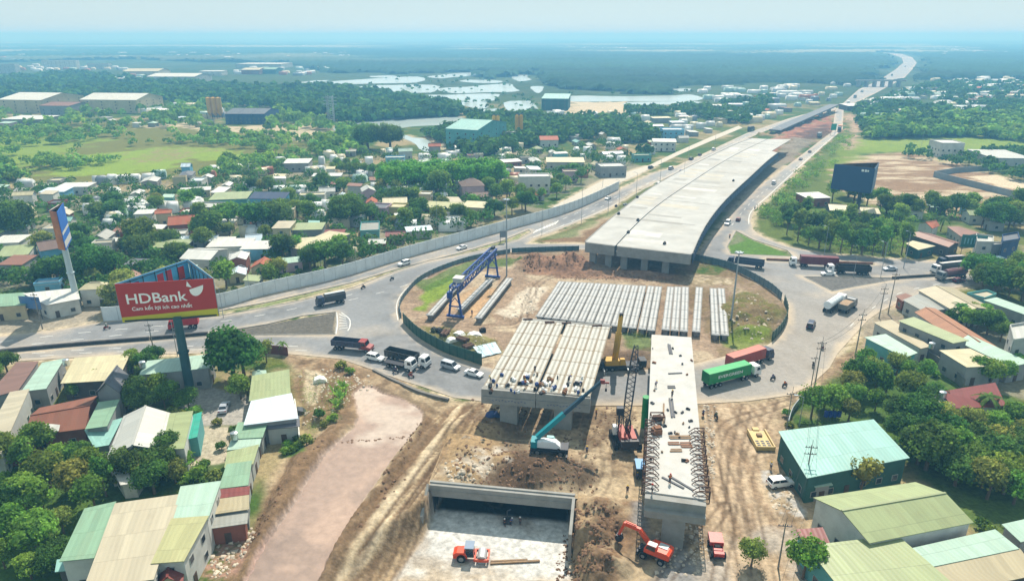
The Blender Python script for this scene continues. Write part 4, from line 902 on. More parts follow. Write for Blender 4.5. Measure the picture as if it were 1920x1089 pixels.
# ------------------------------------------------------------------ people (skinned figure: body, shirt, trousers, hat)
def skin(name, pts, edges, m, parent=None):
    me = bpy.data.meshes.new(name); me.from_pydata([p[:3] for p in pts], edges, []); o = bpy.data.objects.new(name+'_src', me); COL.objects.link(o)
    md = o.modifiers.new('s', 'SKIN'); lay = me.skin_vertices[0].data
    for i, p in enumerate(pts): lay[i].radius = (p[3], p[3]); lay[i].use_root = (i == 0)
    sb_ = o.modifiers.new('d', 'SUBSURF'); sb_.levels = 1; sb_.render_levels = 1
    dg = bpy.context.evaluated_depsgraph_get(); nm = bpy.data.meshes.new_from_object(o.evaluated_get(dg)); bpy.data.objects.remove(o)
    nm.materials.clear(); nm.materials.append(m); nm.name = name; r = bpy.data.objects.new(name, nm); COL.objects.link(r); r.parent = parent; return r
skinm = mat('skin', C(150,104,78), rough=0.6)
def person(label, shirt, trous, hat, pose='stand'):
    t = thing('person', label, 'person')
    if pose == 'ride':
        hip = (-.25, 0, .82); kn = (.2, .2, .72); ft = (.05, .2, .28); ch = (-.12, 0, 1.3); hd = (0, 0, 1.55); sh = (-.1, .2, 1.3); el = (.12, .3, 1.08); ha = (.42, .28, 1.08)
    elif pose == 'bend':
        hip = (0, 0, .9); kn = (.08, .12, .5); ft = (0, .13, .05); ch = (.38, 0, 1.15); hd = (.6, 0, 1.22); sh = (.36, .18, 1.12); el = (.45, .2, .85); ha = (.6, .1, .62)
    else:
        hip = (0, 0, .93); kn = (.06, .11, .5); ft = (0, .13, .05); ch = (.02, 0, 1.4); hd = (.03, 0, 1.64); sh = (.02, .2, 1.4); el = (.02, .26, 1.12); ha = (.18, .22, .95)
    f = lambda p: (p[0], -p[1], p[2]); lerp = lambda a, b, k: tuple(a[i]+(b[i]-a[i])*k for i in range(3))
    nk = lerp(ch, hd, .4); P = [hip+(.13,), ch+(.15,), nk+(.055,), hd+(.1,)]
    E = [(0, 1), (1, 2), (2, 3)]; toe = lambda q: (q[0]+.2, q[1], q[2]-.0)
    for g_ in (lambda q: q, f):
        i = len(P); fing = lerp(el, ha, 1.25); P += [g_(sh)+(.06,), g_(el)+(.042,), g_(ha)+(.03,), g_(fing)+(.035,)]; E += [(1, i), (i, i+1), (i+1, i+2), (i+2, i+3)]
        i = len(P); P += [g_((hip[0], .1, hip[2]-.06))+(.095,), g_(kn)+(.062,), g_(ft)+(.045,), g_(toe(ft))+(.045,)]; E += [(0, i), (i, i+1), (i+1, i+2), (i+2, i+3)]
    skin('body', P, E, skinm, t)
    S = [lerp(hip, ch, .12)+(.16,), ch+(.185,)]; ES = [(0, 1)]
    for g_ in (lambda q: q, f): i = len(S); S += [g_(sh)+(.085,), g_(el)+(.062,)]; ES += [(1, i), (i, i+1)]
    skin('shirt', S, ES, shirt, t)
    T = [hip+(.155,)]; ET = []
    for g_ in (lambda q: q, f): i = len(T); T += [g_((hip[0], .1, hip[2]-.08))+(.115,), g_(kn)+(.082,), g_(lerp(kn, ft, .85))+(.065,)]; ET += [(0, i), (i, i+1), (i+1, i+2)]
    skin('trousers', T, ET, trous, t)
    m = MB(); m.sphere((hd[0]-.01, 0, hd[2]+.07), .135, 10, 6, sz=.8); m.tube((hd[0], 0, hd[2]+.03), (hd[0], 0, hd[2]+.05), .17, .14, 12); m.build('helmet', hat, t, smooth=False)
    return t
def make_motorbike(label, col):
    t = thing('motorbike', label, 'motorbike')
    for x in (-.62, .62):
        m = MB(); m.tube((x, -.05, .3), (x, .05, .3), .3, n=14); w_ = m.build('wheel', black, t); h = MB(); h.tube((x, -.06, .3), (x, .06, .3), .14, n=8); h.build('rim', hub, w_)
    m = MB(); m.extr([(-.75, .6), (-.3, .4), (.15, .32), (.3, .5), (.45, .95), (.35, 1.0), (.15, .62), (-.1, .6), (-.7, .78)], -.13, .13); m.build('body', col, t)
    m = MB(); m.box((-.3, 0, .78), (.75, .26, .1)); m.build('seat', black, t)
    m = MB(); m.bar((.4, -.32, 1.03), (.4, .32, 1.03), .04); m.bar((.4, 0, 1.0), (.62, 0, .35), .06); m.build('handlebar', steel, t)
    m = MB(); m.sphere((.5, 0, .88), .09, 8, 5); m.build('headlight', lampw, t)
    return t
# ------------------------------------------------------------------ billboards
def tri_board(nm, lab, base, zb, zt, tri, mats_out, mats_in, poler, polem, edge=0.35, cat='billboard'):
    t = thing(nm, lab, cat, (base.x, base.y, 0)); B = Vector((base.x, base.y, 0)); tr = [Vector((p.x, p.y, 0))-B for p in tri]
    c = (tr[0]+tr[1]+tr[2])/3
    m = MB(); m.tube((0, 0, -0.3), (0, 0, zb+0.6), poler, poler*0.85, 14); m.tube((0, 0, zb*0.55), (0, 0, zb*0.55+0.25), poler*1.18, n=14); m.build('pole', polem, t)
    m = MB()
    for p in tr: m.bar((0, 0, zb+0.3), (p.x*0.95, p.y*0.95, zb+0.3), 0.35)
    for i in range(3):
        a, b = tr[i], tr[(i+1) % 3]
        for k in range(1, 6): q = a.lerp(b, k/6); q2 = q+(c-q).normalized()*0.35; m.bar((q2.x, q2.y, zb), (q2.x, q2.y, zt-0.2), 0.12)
        ia, ib = a+(c-a).normalized()*0.6, b+(c-b).normalized()*0.6
        for z in (zb+0.4, (zb+zt)/2, zt-0.4): m.bar((ia.x, ia.y, z), (ib.x, ib.y, z), 0.14)
    m.build('support_frame', steel, t); faces = []
    for i in range(3):
        a, b = tr[i], tr[(i+1) % 3]; d = (b-a).normalized(); n = Vector((d.y, -d.x, 0)); 
        if n.dot((a+b)/2-c) < 0: n = -n
        a2, b2 = a+d*0.06, b-d*0.06
        P = [a2, b2, b2+n*0.12, a2+n*0.12]; P = [Vector((p.x, p.y, zb)) for p in P]+[Vector((p.x, p.y, zt)) for p in P]
        m = MB(); f_ = [(3, 2, 1, 0), (4, 5, 6, 7), (1, 2, 6, 5), (3, 0, 4, 7)]; m.add(P, f_+[(2, 3, 7, 6)], 0); m.add(P, [(0, 1, 5, 4)], 1)
        o = m.build('panel', [mats_out[i], mats_in[i]], t); faces.append((a2, b2, n, o))
    return t, faces
hdred = mat('board_red', C(176,50,38), rough=0.45, var=0.05, scale=0.3); hdyel = mat('board_yellow', C(196,186,40), rough=0.45, var=0.04)
inb = mat('board_inner_blue', C(116,196,232), rough=0.5, var=0.3, scale=0.35, dirt=0.35, dcol=C(60,110,170)); teal_pole = mat('pole_dark_teal', C(52,84,88), rough=0.5, var=0.1, scale=0.5)
base = G(357, 731); zb = HT(357, 731, 603)+0.4
for _ in range(3):
    BL, BR = G(230, 604, zb), G(411, 592, zb)
def ztop(p, py):
    lo, hi = zb, 70
    for _ in range(40):
        m_ = (lo+hi)/2
        if PR(p.x, p.y, m_)[1] > py: lo = m_
        else: hi = m_
    return lo
zt = (ztop(BL, 534)+ztop(BR, 520))/2; BK = G(352, 486, zt)
# keep the post inside the triangle
ctr = (Vector((BL.x, BL.y, 0))+Vector((BR.x, BR.y, 0))+Vector((BK.x, BK.y, 0)))/3
hb, fc = tri_board('billboard', 'big red billboard with white lettering and a yellow lower band on a dark post', base, zb, zt, [BL, BR, BK], [hdred, paint('board_back', C(170,176,178)), paint('board_back', C(170,176,178))], [steel, inb, inb], 1.05, teal_pole)
a2, b2, n_, o_ = fc[0]; d_ = (b2-a2).normalized(); W_ = (b2-a2).length; Hh = zt-zb; nn = n_*0.14
m = MB(); P = [a2+nn, b2+nn, b2+nn+n_*0.03, a2+nn+n_*0.03]; m.add([Vector((p.x, p.y, zb+0.02)) for p in P]+[Vector((p.x, p.y, zb+Hh*(0.15+(0.06 if i in (1, 2) else -0.02)))) for i, p in enumerate(P)], [(3, 2, 1, 0), (4, 5, 6, 7), (0, 1, 5, 4), (1, 2, 6, 5), (2, 3, 7, 6), (3, 0, 4, 7)]); m.build('yellow_band', hdyel, o_)
wl = mat('letter_white', C(240,238,232), rough=0.5, var=0.02)
def at(u, v): p = a2+d_*(W_*u)+n_*0.16; return (p.x, p.y, zb+Hh*v)
text('HDBank', Hh*0.36, wl, o_, frameM(at(0.385, 0.58), d_, (0, 0, 1)), sx=1.12)
text('Cam kết lợi ích cao nhất', Hh*0.13, wl, o_, frameM(at(0.43, 0.33), d_, (0, 0, 1)), sx=1.05)
m = MB(); bow = [(0.735, 0.76), (0.905, 0.88)]; cx, cy = 0.82, 0.83
pts = [(0.70+0.0, 0.0)]; arc = []
for k in range(13):
    th = math.pi*(1+k/12); arc.append((0.815+0.075*math.cos(th), 0.80+0.22*math.sin(th)*1.0+0.05*math.cos(th)))
P = [Vector(at(u, v)) for u, v in arc]; m.add(P+[p+n_*0.03 for p in P], [tuple(range(len(P))), tuple(range(2*len(P)-1, len(P)-1, -1))])
tri_ = [(0.73, 0.97), (0.77, 0.80), (0.715, 0.84)]; P = [Vector(at(u, v)) for u, v in tri_]; m.add(P+[p+n_*0.03 for p in P], [(0, 1, 2), (5, 4, 3)]); m.build('emblem', wl, o_)
# coloured squares on the inner faces
a3, b3, n3_, o3 = fc[2]; d3 = (b3-a3).normalized(); L3 = (b3-a3).length
for u, v, cc_ in ((0.30, 0.72, C(228,70,76)), (0.42, 0.7, C(228,70,76)), (0.12, 0.7, C(230,60,50)), (0.75, 0.7, C(170,60,110))):
    m = MB(); p = a3+d3*(L3*u)-n3_*0.03; m.bar((p.x-d3.x*0.8, p.y-d3.y*0.8, zb+Hh*v), (p.x+d3.x*0.8, p.y+d3.y*0.8, zb+Hh*v), 0.03, Hh*0.34); m.build('picture_square', mat('sq%d' % int(cc_[2]*99), cc_), o3)
# tall two-sided board at the far left
base = G(147, 574); zt2 = HT(147, 574, 389); zb2 = HT(147, 574, 459)
V1, V2_, V3 = G(93, 396, zt2), G(106, 398, zt2), G(118, 380, zt2)
sh = Vector((base.x, base.y, 0))-Vector(((V1.x+V2_.x+V3.x)/3, (V1.y+V2_.y+V3.y)/3, 0))*1.0
sh = sh*0.0
blu = mat('board_blue', C(44,98,176), rough=0.5, var=0.12, scale=0.3); org = mat('board_orange', C(176,112,70), rough=0.6, var=0.3, scale=0.35, dirt=0.6, dcol=C(60,50,96))
tb, fc2 = tri_board('billboard', 'tall thin orange and blue billboard on a pale post at far left', base, zb2, zt2, [V1, V2_, V3], [org, blu, org], [steel, steel, steel], 0.9, mat('pole_pale', C(176,190,192), rough=0.5, var=0.08))
a4, b4, n4_, o4 = fc2[1]; d4 = (b4-a4).normalized(); L4 = (b4-a4).length; H4 = zt2-zb2
for v0, v1 in ((0.05, 0.22), (0.38, 0.46)):
    m = MB(); P = [a4+n4_*0.15+d4*0.3, a4+n4_*0.15+d4*(L4-0.3)]; m.add([(P[0].x, P[0].y, zb2+H4*v0), (P[1].x, P[1].y, zb2+H4*v0), (P[1].x, P[1].y, zb2+H4*v1), (P[0].x, P[0].y, zb2+H4*v1)], [(0, 1, 2, 3), (3, 2, 1, 0)]); m.build('white_stripe', wl, o4)
# dark board at right
base = G(1604, 412); zt3 = HT(1604, 412, 309); zb3 = HT(1604, 412, 355)
dkb = mat('board_dark_blue', C(50,74,108), rough=0.5, var=0.06, scale=0.2); dkb2 = mat('board_side_blue', C(84,118,150), rough=0.5, var=0.3, scale=0.3)
Q1, Q2, Q3 = G(1565, 308, zt3), G(1641, 316, zt3), G(1648, 305, zt3)
db, fc3 = tri_board('billboard', 'dark blue nearly blank billboard on a dark post above the trees at right', base, zb3, zt3, [Q1, Q2, Q3], [dkb, dkb2, dkb], [steel, rust, rust], 0.9, mat('pole_dark', C(60,72,84), rough=0.5))
a5, b5, n5_, o5 = fc3[0]; d5 = (b5-a5).normalized(); L5 = (b5-a5).length
m = MB(); zl = zb3+(zt3-zb3)*0.87      # small unreadable pale line of writing, kept as strokes
for u, w_, h_ in ((.69, .035, .9), (.725, .03, .8), (.775, .03, 1.0), (.81, .025, .8), (.845, .025, .8)):
    p, q = a5+d5*(L5*u)+n5_*0.15, a5+d5*(L5*(u+w_))+n5_*0.15; m.bar((p.x, p.y, zl), (q.x, q.y, zl), .04, h_)
m.build('faded_lettering', wl, o5)
# ------------------------------------------------------------------ gantry crane
bl = paint('gantry_blue', C(44,74,140), dirt=0.3, dcol=C(60,60,80))
gA, gB = Vector((-16, 178.4, 0)), Vector((-6.4, 212.4, 0)); d = (gB-gA); L = d.length; rz = math.atan2(d.y, d.x)
gt = thing('gantry_crane', 'blue truss gantry crane standing over the girders at the left of the island', 'crane', (gA.x, gA.y, 0.1), rz)
m = MB()
for y in (-1.1, 1.1):
    for z in (7.6, 9.6): m.bar((-1, y, z), (L+1.5, y, z), 0.4)
    n = 16
    for k in range(n):
        x0, x1 = -1+(L+2.5)*k/n, -1+(L+2.5)*(k+1)/n; m.bar((x0, y, 7.6 if k % 2 else 9.6), (x1, y, 9.6 if k % 2 else 7.6), 0.22); m.bar((x0, y, 7.6), (x0, y, 9.6), 0.18)
for k in range(17):
    x = -1+(L+2.5)*k/16; m.bar((x, -1.1, 9.6), (x, 1.1, 9.6), 0.2)
m.build('truss_girder', bl, gt)
for x, nm in ((0, 'leg'), (L, 'leg')):
    for s in (-1, 1):
        m = MB(); m.bar((x, s*0.9, 7.5), (x, s*1.9, 0.5), 0.5); m.bar((x, s*1.9, 3.5), (x, 0, 6.0), 0.2); m.build(nm, bl, gt)
    m = MB(); m.bar((x, -2.6, 0.45), (x, 2.6, 0.45), 0.7, 0.6); m.bar((x, -1.5, 3.4), (x, 1.5, 3.4), 0.3); m.build('bogie', bl, gt)
m = MB(); m.box((3.5, 0, 10.2), (2.6, 2.6, 1.0)); m.box((3.5, 0, 10.95), (3.0, 2.8, 0.12)); m.build('hoist', [paint('pale', C(196,196,186))], gt)
m = MB(); m.box((1.0, 1.9, 6.4), (1.6, 1.2, 1.8)); m.build('operator_cab', bl, gt)
for x in (7, L+1.2, L+0.2): m = MB(); m.box((x, 0, 10.1), (1.0, 1.0, 0.9)); m.build('winch', steel, gt)
# ------------------------------------------------------------------ lattice helper
def lattice(m, a, b, w0, w1, n=14, th=0.12):
    a, b = Vector(a), Vector(b); q = (b-a).normalized().to_track_quat('Z', 'Y').to_matrix(); pr = None
    for k in range(n+1):
        f = k/n; w = (w0+(w1-w0)*abs(2*f-1)**3)/2; c = a.lerp(b, f)
        P = [c+q@Vector((x*w, y*w, 0)) for x, y in ((-1, -1), (1, -1), (1, 1), (-1, 1))]
        if pr:
            for i in range(4): m.bar(pr[i], P[i], th*1.4); m.bar(pr[i], P[(i+1) % 4], th*0.8)
        pr = P
# teal rough-terrain crane
tq = paint('teal', C(34,132,142), dirt=0.2); base = G(1030, 850)
t = thing('mobile_crane', 'teal and white mobile crane with its boom raised to the right, on dark soil', 'crane', (base.x, base.y, HZ(base.x, base.y)), R(-8))
Ti = t.matrix_basis.inverted() if False else None
def loc_of(t_, px, py, z):
    g = G(px, py, z); v = g-Vector(t_.location); c, s = math.cos(-t_.rotation_euler.z), math.sin(-t_.rotation_euler.z); return Vector((v.x*c-v.y*s, v.x*s+v.y*c, v.z))
m = MB(); m.box((0, 0, 1.15), (7.2, 2.4, 0.5)); m.box((2.6, 0, 1.5), (2.0, 2.5, 0.5)); m.build('chassis', steel, t)
for x in (-2.2, 2.2):
    for s in (-1, 1): wheel(t, x, s*1.15, 0.7, 0.5)
m = MB(); m.extr([(-2.6, 1.6), (-2.6, 2.6), (-1.2, 3.0), (1.2, 2.9), (2.0, 2.2), (2.2, 1.6)], -1.0, 0.5); m.build('superstructure', white, t)
m = MB(); m.extr([(-0.6, 1.6), (-0.6, 3.1), (0.7, 3.1), (1.1, 2.3), (1.2, 1.6)], 0.55, 1.25); m.build('operator_cab', paint('pale_teal', C(150,196,196)), t)
m = MB(); m.extr([(-0.4, 2.0), (-0.4, 2.95), (0.6, 2.95), (0.95, 2.3)], 1.27, 1.3); m.build('cab_window', glass, t)
m = MB(); m.box((-2.9, 0, 2.2), (1.2, 2.3, 1.3)); m.build('counterweight', tq, t)
b0 = Vector((-2.4, 0, 3.3)); b1 = loc_of(t, 1128, 714, 14.0); bm = b0.lerp(b1, 0.42)
m = MB(); m.bar(b0, bm, 0.8, 0.9); m.bar(b0+Vector((0, 0, -.9)), b0.lerp(b1, 0.2), 0.3); b_ = m.build('boom', tq, t)
dkt = paint('dark_teal', C(34,66,84), dirt=0.1)
m = MB(); m.bar(b0.lerp(b1, 0.4), b0.lerp(b1, 0.72), 0.6, 0.7); m.bar(b0.lerp(b1, 0.7), b1, 0.45, 0.5); m.build('boom_extension', dkt, t)
m = MB(); m.box(b1+Vector((0.2, 0, -0.1)), (0.9, 0.6, 0.8)); m.box(b1+Vector((1.0, 0, -0.3)), (0.9, 0.3, 0.3)); m.build('boom_head', paint('dark_red', C(120,40,36)), t)
m = MB(); m.bar(b1+Vector((0.9, 0, -0.3)), b1+Vector((0.9, 0, -1.6)), 0.08); m.box(b1+Vector((0.9, 0, -1.8)), (0.4, 0.3, 0.6)); m.build('hook_block', steel, t)
for x in (-3.4, 3.4):
    m = MB(); m.bar((x, -2.6, 0.9), (x, 2.6, 0.9), 0.3)
    for s in (-1, 1): m.bar((x, s*2.6, 0.9), (x, s*2.6, 0.05), 0.2); m.box((x, s*2.6, 0.06), (0.6, 0.6, 0.12))
    m.build('outrigger', steel, t)
# red crawler crane with lattice boom
rd = paint('crane_red', C(158,66,52), dirt=0.2); base = G(1172, 828)
t = thing('crawler_crane', 'red crawler crane with black lattice boom between the two bridges', 'crane', (base.x, base.y, HZ(base.x, base.y)), R(92))
def track(t_, y, L_=6.4, wd=0.8, h=1.1):
    m = MB(); r = h/2; pr = [(-L_/2+r, 0)]+[(L_/2-r+r*math.sin(a), r-r*math.cos(a)) for a in np.linspace(0, math.pi, 7)]+[(-L_/2+r-r*math.sin(a), r+r*math.cos(a)) for a in np.linspace(0, math.pi, 7)][:-1]
    m.extr(pr, y-wd/2, y+wd/2)
    for x in np.arange(-L_/2+0.4, L_/2-0.3, 0.4): m.box((x, y, h+0.02), (0.12, wd+0.05, 0.08))
    return m.build('crawler_track', black, t_)
track(t, -2.3); track(t, 2.3); m = MB(); m.box((0, 0, 0.8), (4.5, 4.0, 0.6)); m.tube((0, 0, 1.0), (0, 0, 1.5), 1.2, n=16); m.build('undercarriage', steel, t)
m = MB(); m.box((-1.2, 0.95, 2.4), (4.8, 1.1, 1.7)); m.box((-1.2, -0.95, 2.3), (4.8, 1.0, 1.5)); m.box((-1.2, 0, 1.7), (4.8, 0.9, 0.4)); m.build('machinery_house', rd, t)
m = MB(); m.box((-3.9, 0, 2.1), (0.9, 3.4, 1.5)); m.build('counterweight', paint('dark_grey', C(60,56,58)), t)
m = MB(); m.extr([(0.2, 1.5), (0.2, 3.3), (1.4, 3.3), (1.8, 2.3), (1.8, 1.5)], 1.55, 2.4); m.build('operator_cab', white, t)
m = MB(); m.add([(1.42, 1.6, 3.2), (1.42, 2.35, 3.2), (1.83, 2.35, 2.3), (1.83, 1.6, 2.3)], [(0, 1, 2, 3), (3, 2, 1, 0)]); m.build('cab_window', glass, t)
bt = loc_of(t, 1193, 648, 15.0); b0 = Vector((1.0, 0, 2.2)); m = MB(); lattice(m, b0, bt, 1.5, 0.7, 18, 0.11); m.build('lattice_boom', steel, t)
m = MB(); lattice(m, (-1.5, 0, 3.0), (-1.8, 0, 6.2), 0.9, 0.6, 4, 0.1); m.build('gantry_frame', steel, t)
m = MB(); m.bar((-1.8, 0.3, 6.1), bt, 0.05); m.bar((-1.8, -0.3, 6.1), bt, 0.05); hk = bt.lerp(b0, 0.25); m.bar(bt, bt+Vector((-0.2, 0, -5)), 0.05); m.build('cables', steel, t)
m = MB(); m.box(bt+Vector((-0.2, 0, -5.4)), (0.6, 0.5, 0.9)); m.build('hook_block', steel, t)
# dark hammer hanging left of it, and second lattice mast
base = G(1160, 838); m = MB(); lattice(m, (0, 0, 0.3), (0.2, 0.1, 6.0), 0.7, 0.7, 8, 0.08); m.box((0.2, 0.1, 6.8), (1.3, 1.0, 1.5)); o = m.build('vibro_hammer', steel, None, loc=(base.x, base.y+2.0, HZ(base.x, base.y))); settag(o, 'black piling hammer on a thin lattice post left of the red crawler crane', 'piling hammer')
base = G(1208, 800); gc = paint('bright_green', C(24,140,70), dirt=0.15); m = MB(); m.tube((0, 0, 0), (0, 0, 6.8), 0.75, n=20); m.tube((0, 0, 6.8), (0, 0, 6.95), 0.8, n=20); m.tube((0, 0, 3.2), (0, 0, 3.35), 0.8, n=20)
o = m.build('steel_casing', gc, None, loc=(base.x, base.y, 0)); settag(o, 'bright green upright steel cylinder against the left side of the white deck', 'pile casing')
# yellow truck crane
yl = paint('yellow', C(190,148,50), dirt=0.2); base = G(1166, 692)
t = thing('truck_crane', 'yellow truck crane with raised boom behind the short bridge span', 'crane', (base.x, base.y, 0.05), R(4))
m = MB(); m.box((0, 0, 1.15), (11, 2.6, 0.6)); m.box((4.8, 0, 1.9), (1.6, 2.5, 1.4)); m.build('carrier', paint('carrier_black', C(36,38,44)), t)
for x in (-4, -2.6, 2.2, 3.6):
    for s in (-1, 1): wheel(t, x, s*1.1, 0.55, 0.4)
m = MB(); m.box((-2.6, 0, 2.2), (3.4, 2.5, 1.3)); m.tube((-2.0, 0, 1.4), (-2.0, 0, 1.7), 1.1, n=14); m.build('superstructure', yl, t)
m = MB(); m.extr([(-0.8, 1.6), (-0.8, 3.2), (0.3, 3.2), (0.7, 1.6)], -1.3, -0.4); m.build('operator_cab', yl, t)
bt = loc_of(t, 1165, 590, 14.5); m = MB(); b0 = Vector((-1.8, 0, 2.8)); m.bar(b0, b0.lerp(bt, 0.6), 1.0, 1.1); m.bar(b0.lerp(bt, 0.55), bt, 0.75, 0.8); m.build('boom', yl, t)
m = MB(); m.box(bt, (0.8, 0.7, 0.8)); m.build('boom_head', steel, t)
for x in (-4.8, 1.0):
    m = MB(); m.bar((x, -2.8, 0.9), (x, 2.8, 0.9), 0.25)
    for s in (-1, 1): m.bar((x, s*2.8, 0.9), (x, s*2.8, 0), 0.18)
    m.build('outrigger', white, t)
# roller in the pit
orr = paint('machine_orange', C(206,72,38), dirt=0.25); base = G(884, 1047, -4.3); zr = HZ(base.x, base.y)
base = G(884, 1047, zr); t = thing('road_roller', 'orange road roller with smooth drum on the pale pit floor', 'road roller', (base.x, base.y, HZ(base.x, base.y)+0.02), R(-4))
for s in (-1, 1): wheel(t, -1.55, s*0.85, 0.75, 0.5)
m = MB(); m.tube((1.75, -1.05, 0.78), (1.75, 1.05, 0.78), 0.78, n=28); m.build('drum', paint('drum_steel', C(196,198,200), metal=0.4), t)
m = MB(); m.box((1.75, -1.2, 0.85), (2.1, 0.22, 0.5)); m.box((1.75, 1.2, 0.85), (2.1, 0.22, 0.5)); m.box((0.65, 0, 0.9), (0.3, 2.5, 0.5)); m.box((2.85, 0, 0.9), (0.25, 2.5, 0.5)); m.build('drum_frame', orr, t)
m = MB(); m.extr([(-2.9, 0.7), (-2.9, 1.5), (-2.3, 1.85), (-0.9, 1.9), (-0.6, 1.2), (-0.6, 0.7)], -0.85, 0.85); m.build('engine_hood', orr, t)
m = MB(); m.extr([(-0.85, 1.0), (-0.8, 2.75), (0.3, 2.75), (0.55, 1.0)], -0.8, 0.8); m.build('operator_cab', glass, t)
m = MB(); m.box((-0.25, 0, 2.86), (1.5, 1.9, 0.14)); m.build('cab_roof', paint('roof_bluegrey', C(110,128,150)), t)
m = MB(); m.box((0.1, 0, 0.95), (1.0, 0.7, 0.4)); m.build('articulation', orr, t)
# wheeled excavator
base = GG(1226, 1046); t = thing('wheeled_excavator', 'orange wheeled excavator reaching left, beside the pier of the white deck', 'excavator', (base.x, base.y, base.z+0.05), R(148))
m = MB(); m.box((0, 0, 1.0), (4.6, 1.2, 0.5)); m.box((2.4, 0, 0.6), (0.3, 2.3, 0.7)); m.build('undercarriage', steel, t)
for x in (-1.4, 1.4):
    for s in (-1, 1): wheel(t, x, s*1.0, 0.55, 0.45)
up_ = Matrix.Rotation(R(0), 3, 'Z')
m = MB(); m.extr([(-2.6, 1.4), (-2.6, 2.3), (-2.2, 2.5), (0.4, 2.5), (0.9, 2.0), (0.9, 1.4)], -1.2, 1.2); m.build('engine_body', orr, t)
m = MB(); m.box((-1.3, -0.3, 2.56), (1.4, 1.1, 0.1)); m.build('engine_cover', paint('pale_cover', C(170,176,176)), t)
m = MB(); m.extr([(-0.6, 1.5), (-0.6, 3.1), (0.9, 3.1), (1.3, 2.2), (1.3, 1.5)], 0.35, 1.25); m.build('operator_cab', orr, t)
m = MB(); m.extr([(-0.45, 2.2), (-0.45, 2.95), (0.8, 2.95), (1.05, 2.3)], 1.26, 1.29); m.add([(0.94, 0.4, 3.05), (0.94, 1.2, 3.05), (1.34, 1.2, 2.2), (1.34, 0.4, 2.2)], [(0, 1, 2, 3), (3, 2, 1, 0)]); m.build('cab_window', glass, t)
m = MB(); m.box((0.1, 0.8, 3.14), (1.3, 0.95, 0.07)); m.build('cab_roof', paint('pale_cover', C(170,176,176)), t)
m = MB(); m.bar((0.8, -0.2, 1.9), (2.6, -0.2, 4.0), 0.5, 0.65); m.bar((2.5, -0.2, 4.0), (5.2, -0.2, 4.1), 0.45, 0.55); m.build('boom', orr, t)
m = MB(); m.bar((5.1, -0.2, 4.2), (6.0, -0.2, 1.6), 0.38, 0.42); m.bar((3.2, -0.2, 4.5), (5.0, -0.2, 4.6), 0.16); m.build('stick', orr, t)
m = MB(); m.extr([(5.6, 1.7), (6.3, 1.7), (6.4, 0.9), (5.9, 0.5), (5.3, 0.9)], -0.7, 0.3); m.build('bucket', steel, t)
# red site dumper seen from behind
base = GG(1343, 1034); t = thing('site_dumper', 'small red dumper truck on the dirt road right of the white deck', 'dumper', (base.x, base.y, base.z+0.03), R(84))
rdd = paint('dumper_red', C(176,56,48), dirt=0.3)
for x in (-1.2, 1.3):
    for s in (-1, 1): wheel(t, x, s*0.95, 0.55, 0.4)
m = MB(); m.box((0, 0, 0.85), (4.2, 1.2, 0.4)); m.build('chassis', steel, t)
m = MB(); m.extr([(0.2, 1.1), (0.2, 1.75), (2.3, 2.0), (2.5, 1.2)], -1.05, 1.05); m.build('skip', rdd, t)
m = MB(); m.extr([(-2.1, 0.9), (-2.1, 1.55), (-0.9, 1.6), (-0.8, 0.9)], -0.75, 0.75); m.build('engine_hood', rdd, t)
m = MB(); m.box((-0.35, 0, 1.35), (0.6, 0.8, 0.5)); m.build('seat', black, t)
m = MB(); m.bar((-0.7, -0.7, 1.2), (-0.7, -0.7, 2.5), 0.1); m.bar((-0.7, 0.7, 1.2), (-0.7, 0.7, 2.5), 0.1); m.bar((-0.7, -0.7, 2.5), (-0.7, 0.7, 2.5), 0.1); m.build('roll_bar', rdd, t)
# yellow steel mould lying on the ground
base = GG(1426, 828); t = thing('steel_mould', 'flat yellow steel mould with square openings lying on the dirt road', 'steel mould', (base.x, base.y, base.z+0.1), R(-2))
ym = paint('mould_yellow', C(190,164,104), dirt=0.3)
m = MB(); m.box((0, 0, 0.35), (3.2, 6.2, 0.4)); m.box((-1.7, 0, 0.5), (0.25, 6.4, 0.9)); m.box((1.7, 0, 0.5), (0.25, 6.4, 0.9)); m.box((0, -3.15, 0.5), (3.2, 0.25, 0.9)); m.box((0, 3.6, 0.5), (1.2, 1.1, 0.5)); m.build('frame', ym, t)
for i in range(3):
    for j in range(3): m = MB(); m.box((-1.0+i*1.0, -2.2+j*0.75, 0.56), (0.62, 0.45, 0.05)); m.build('opening', steel, t)
m = MB(); m.box((0, 1.2, 0.75), (1.0, 0.8, 0.4)); m.build('block', wood, t)
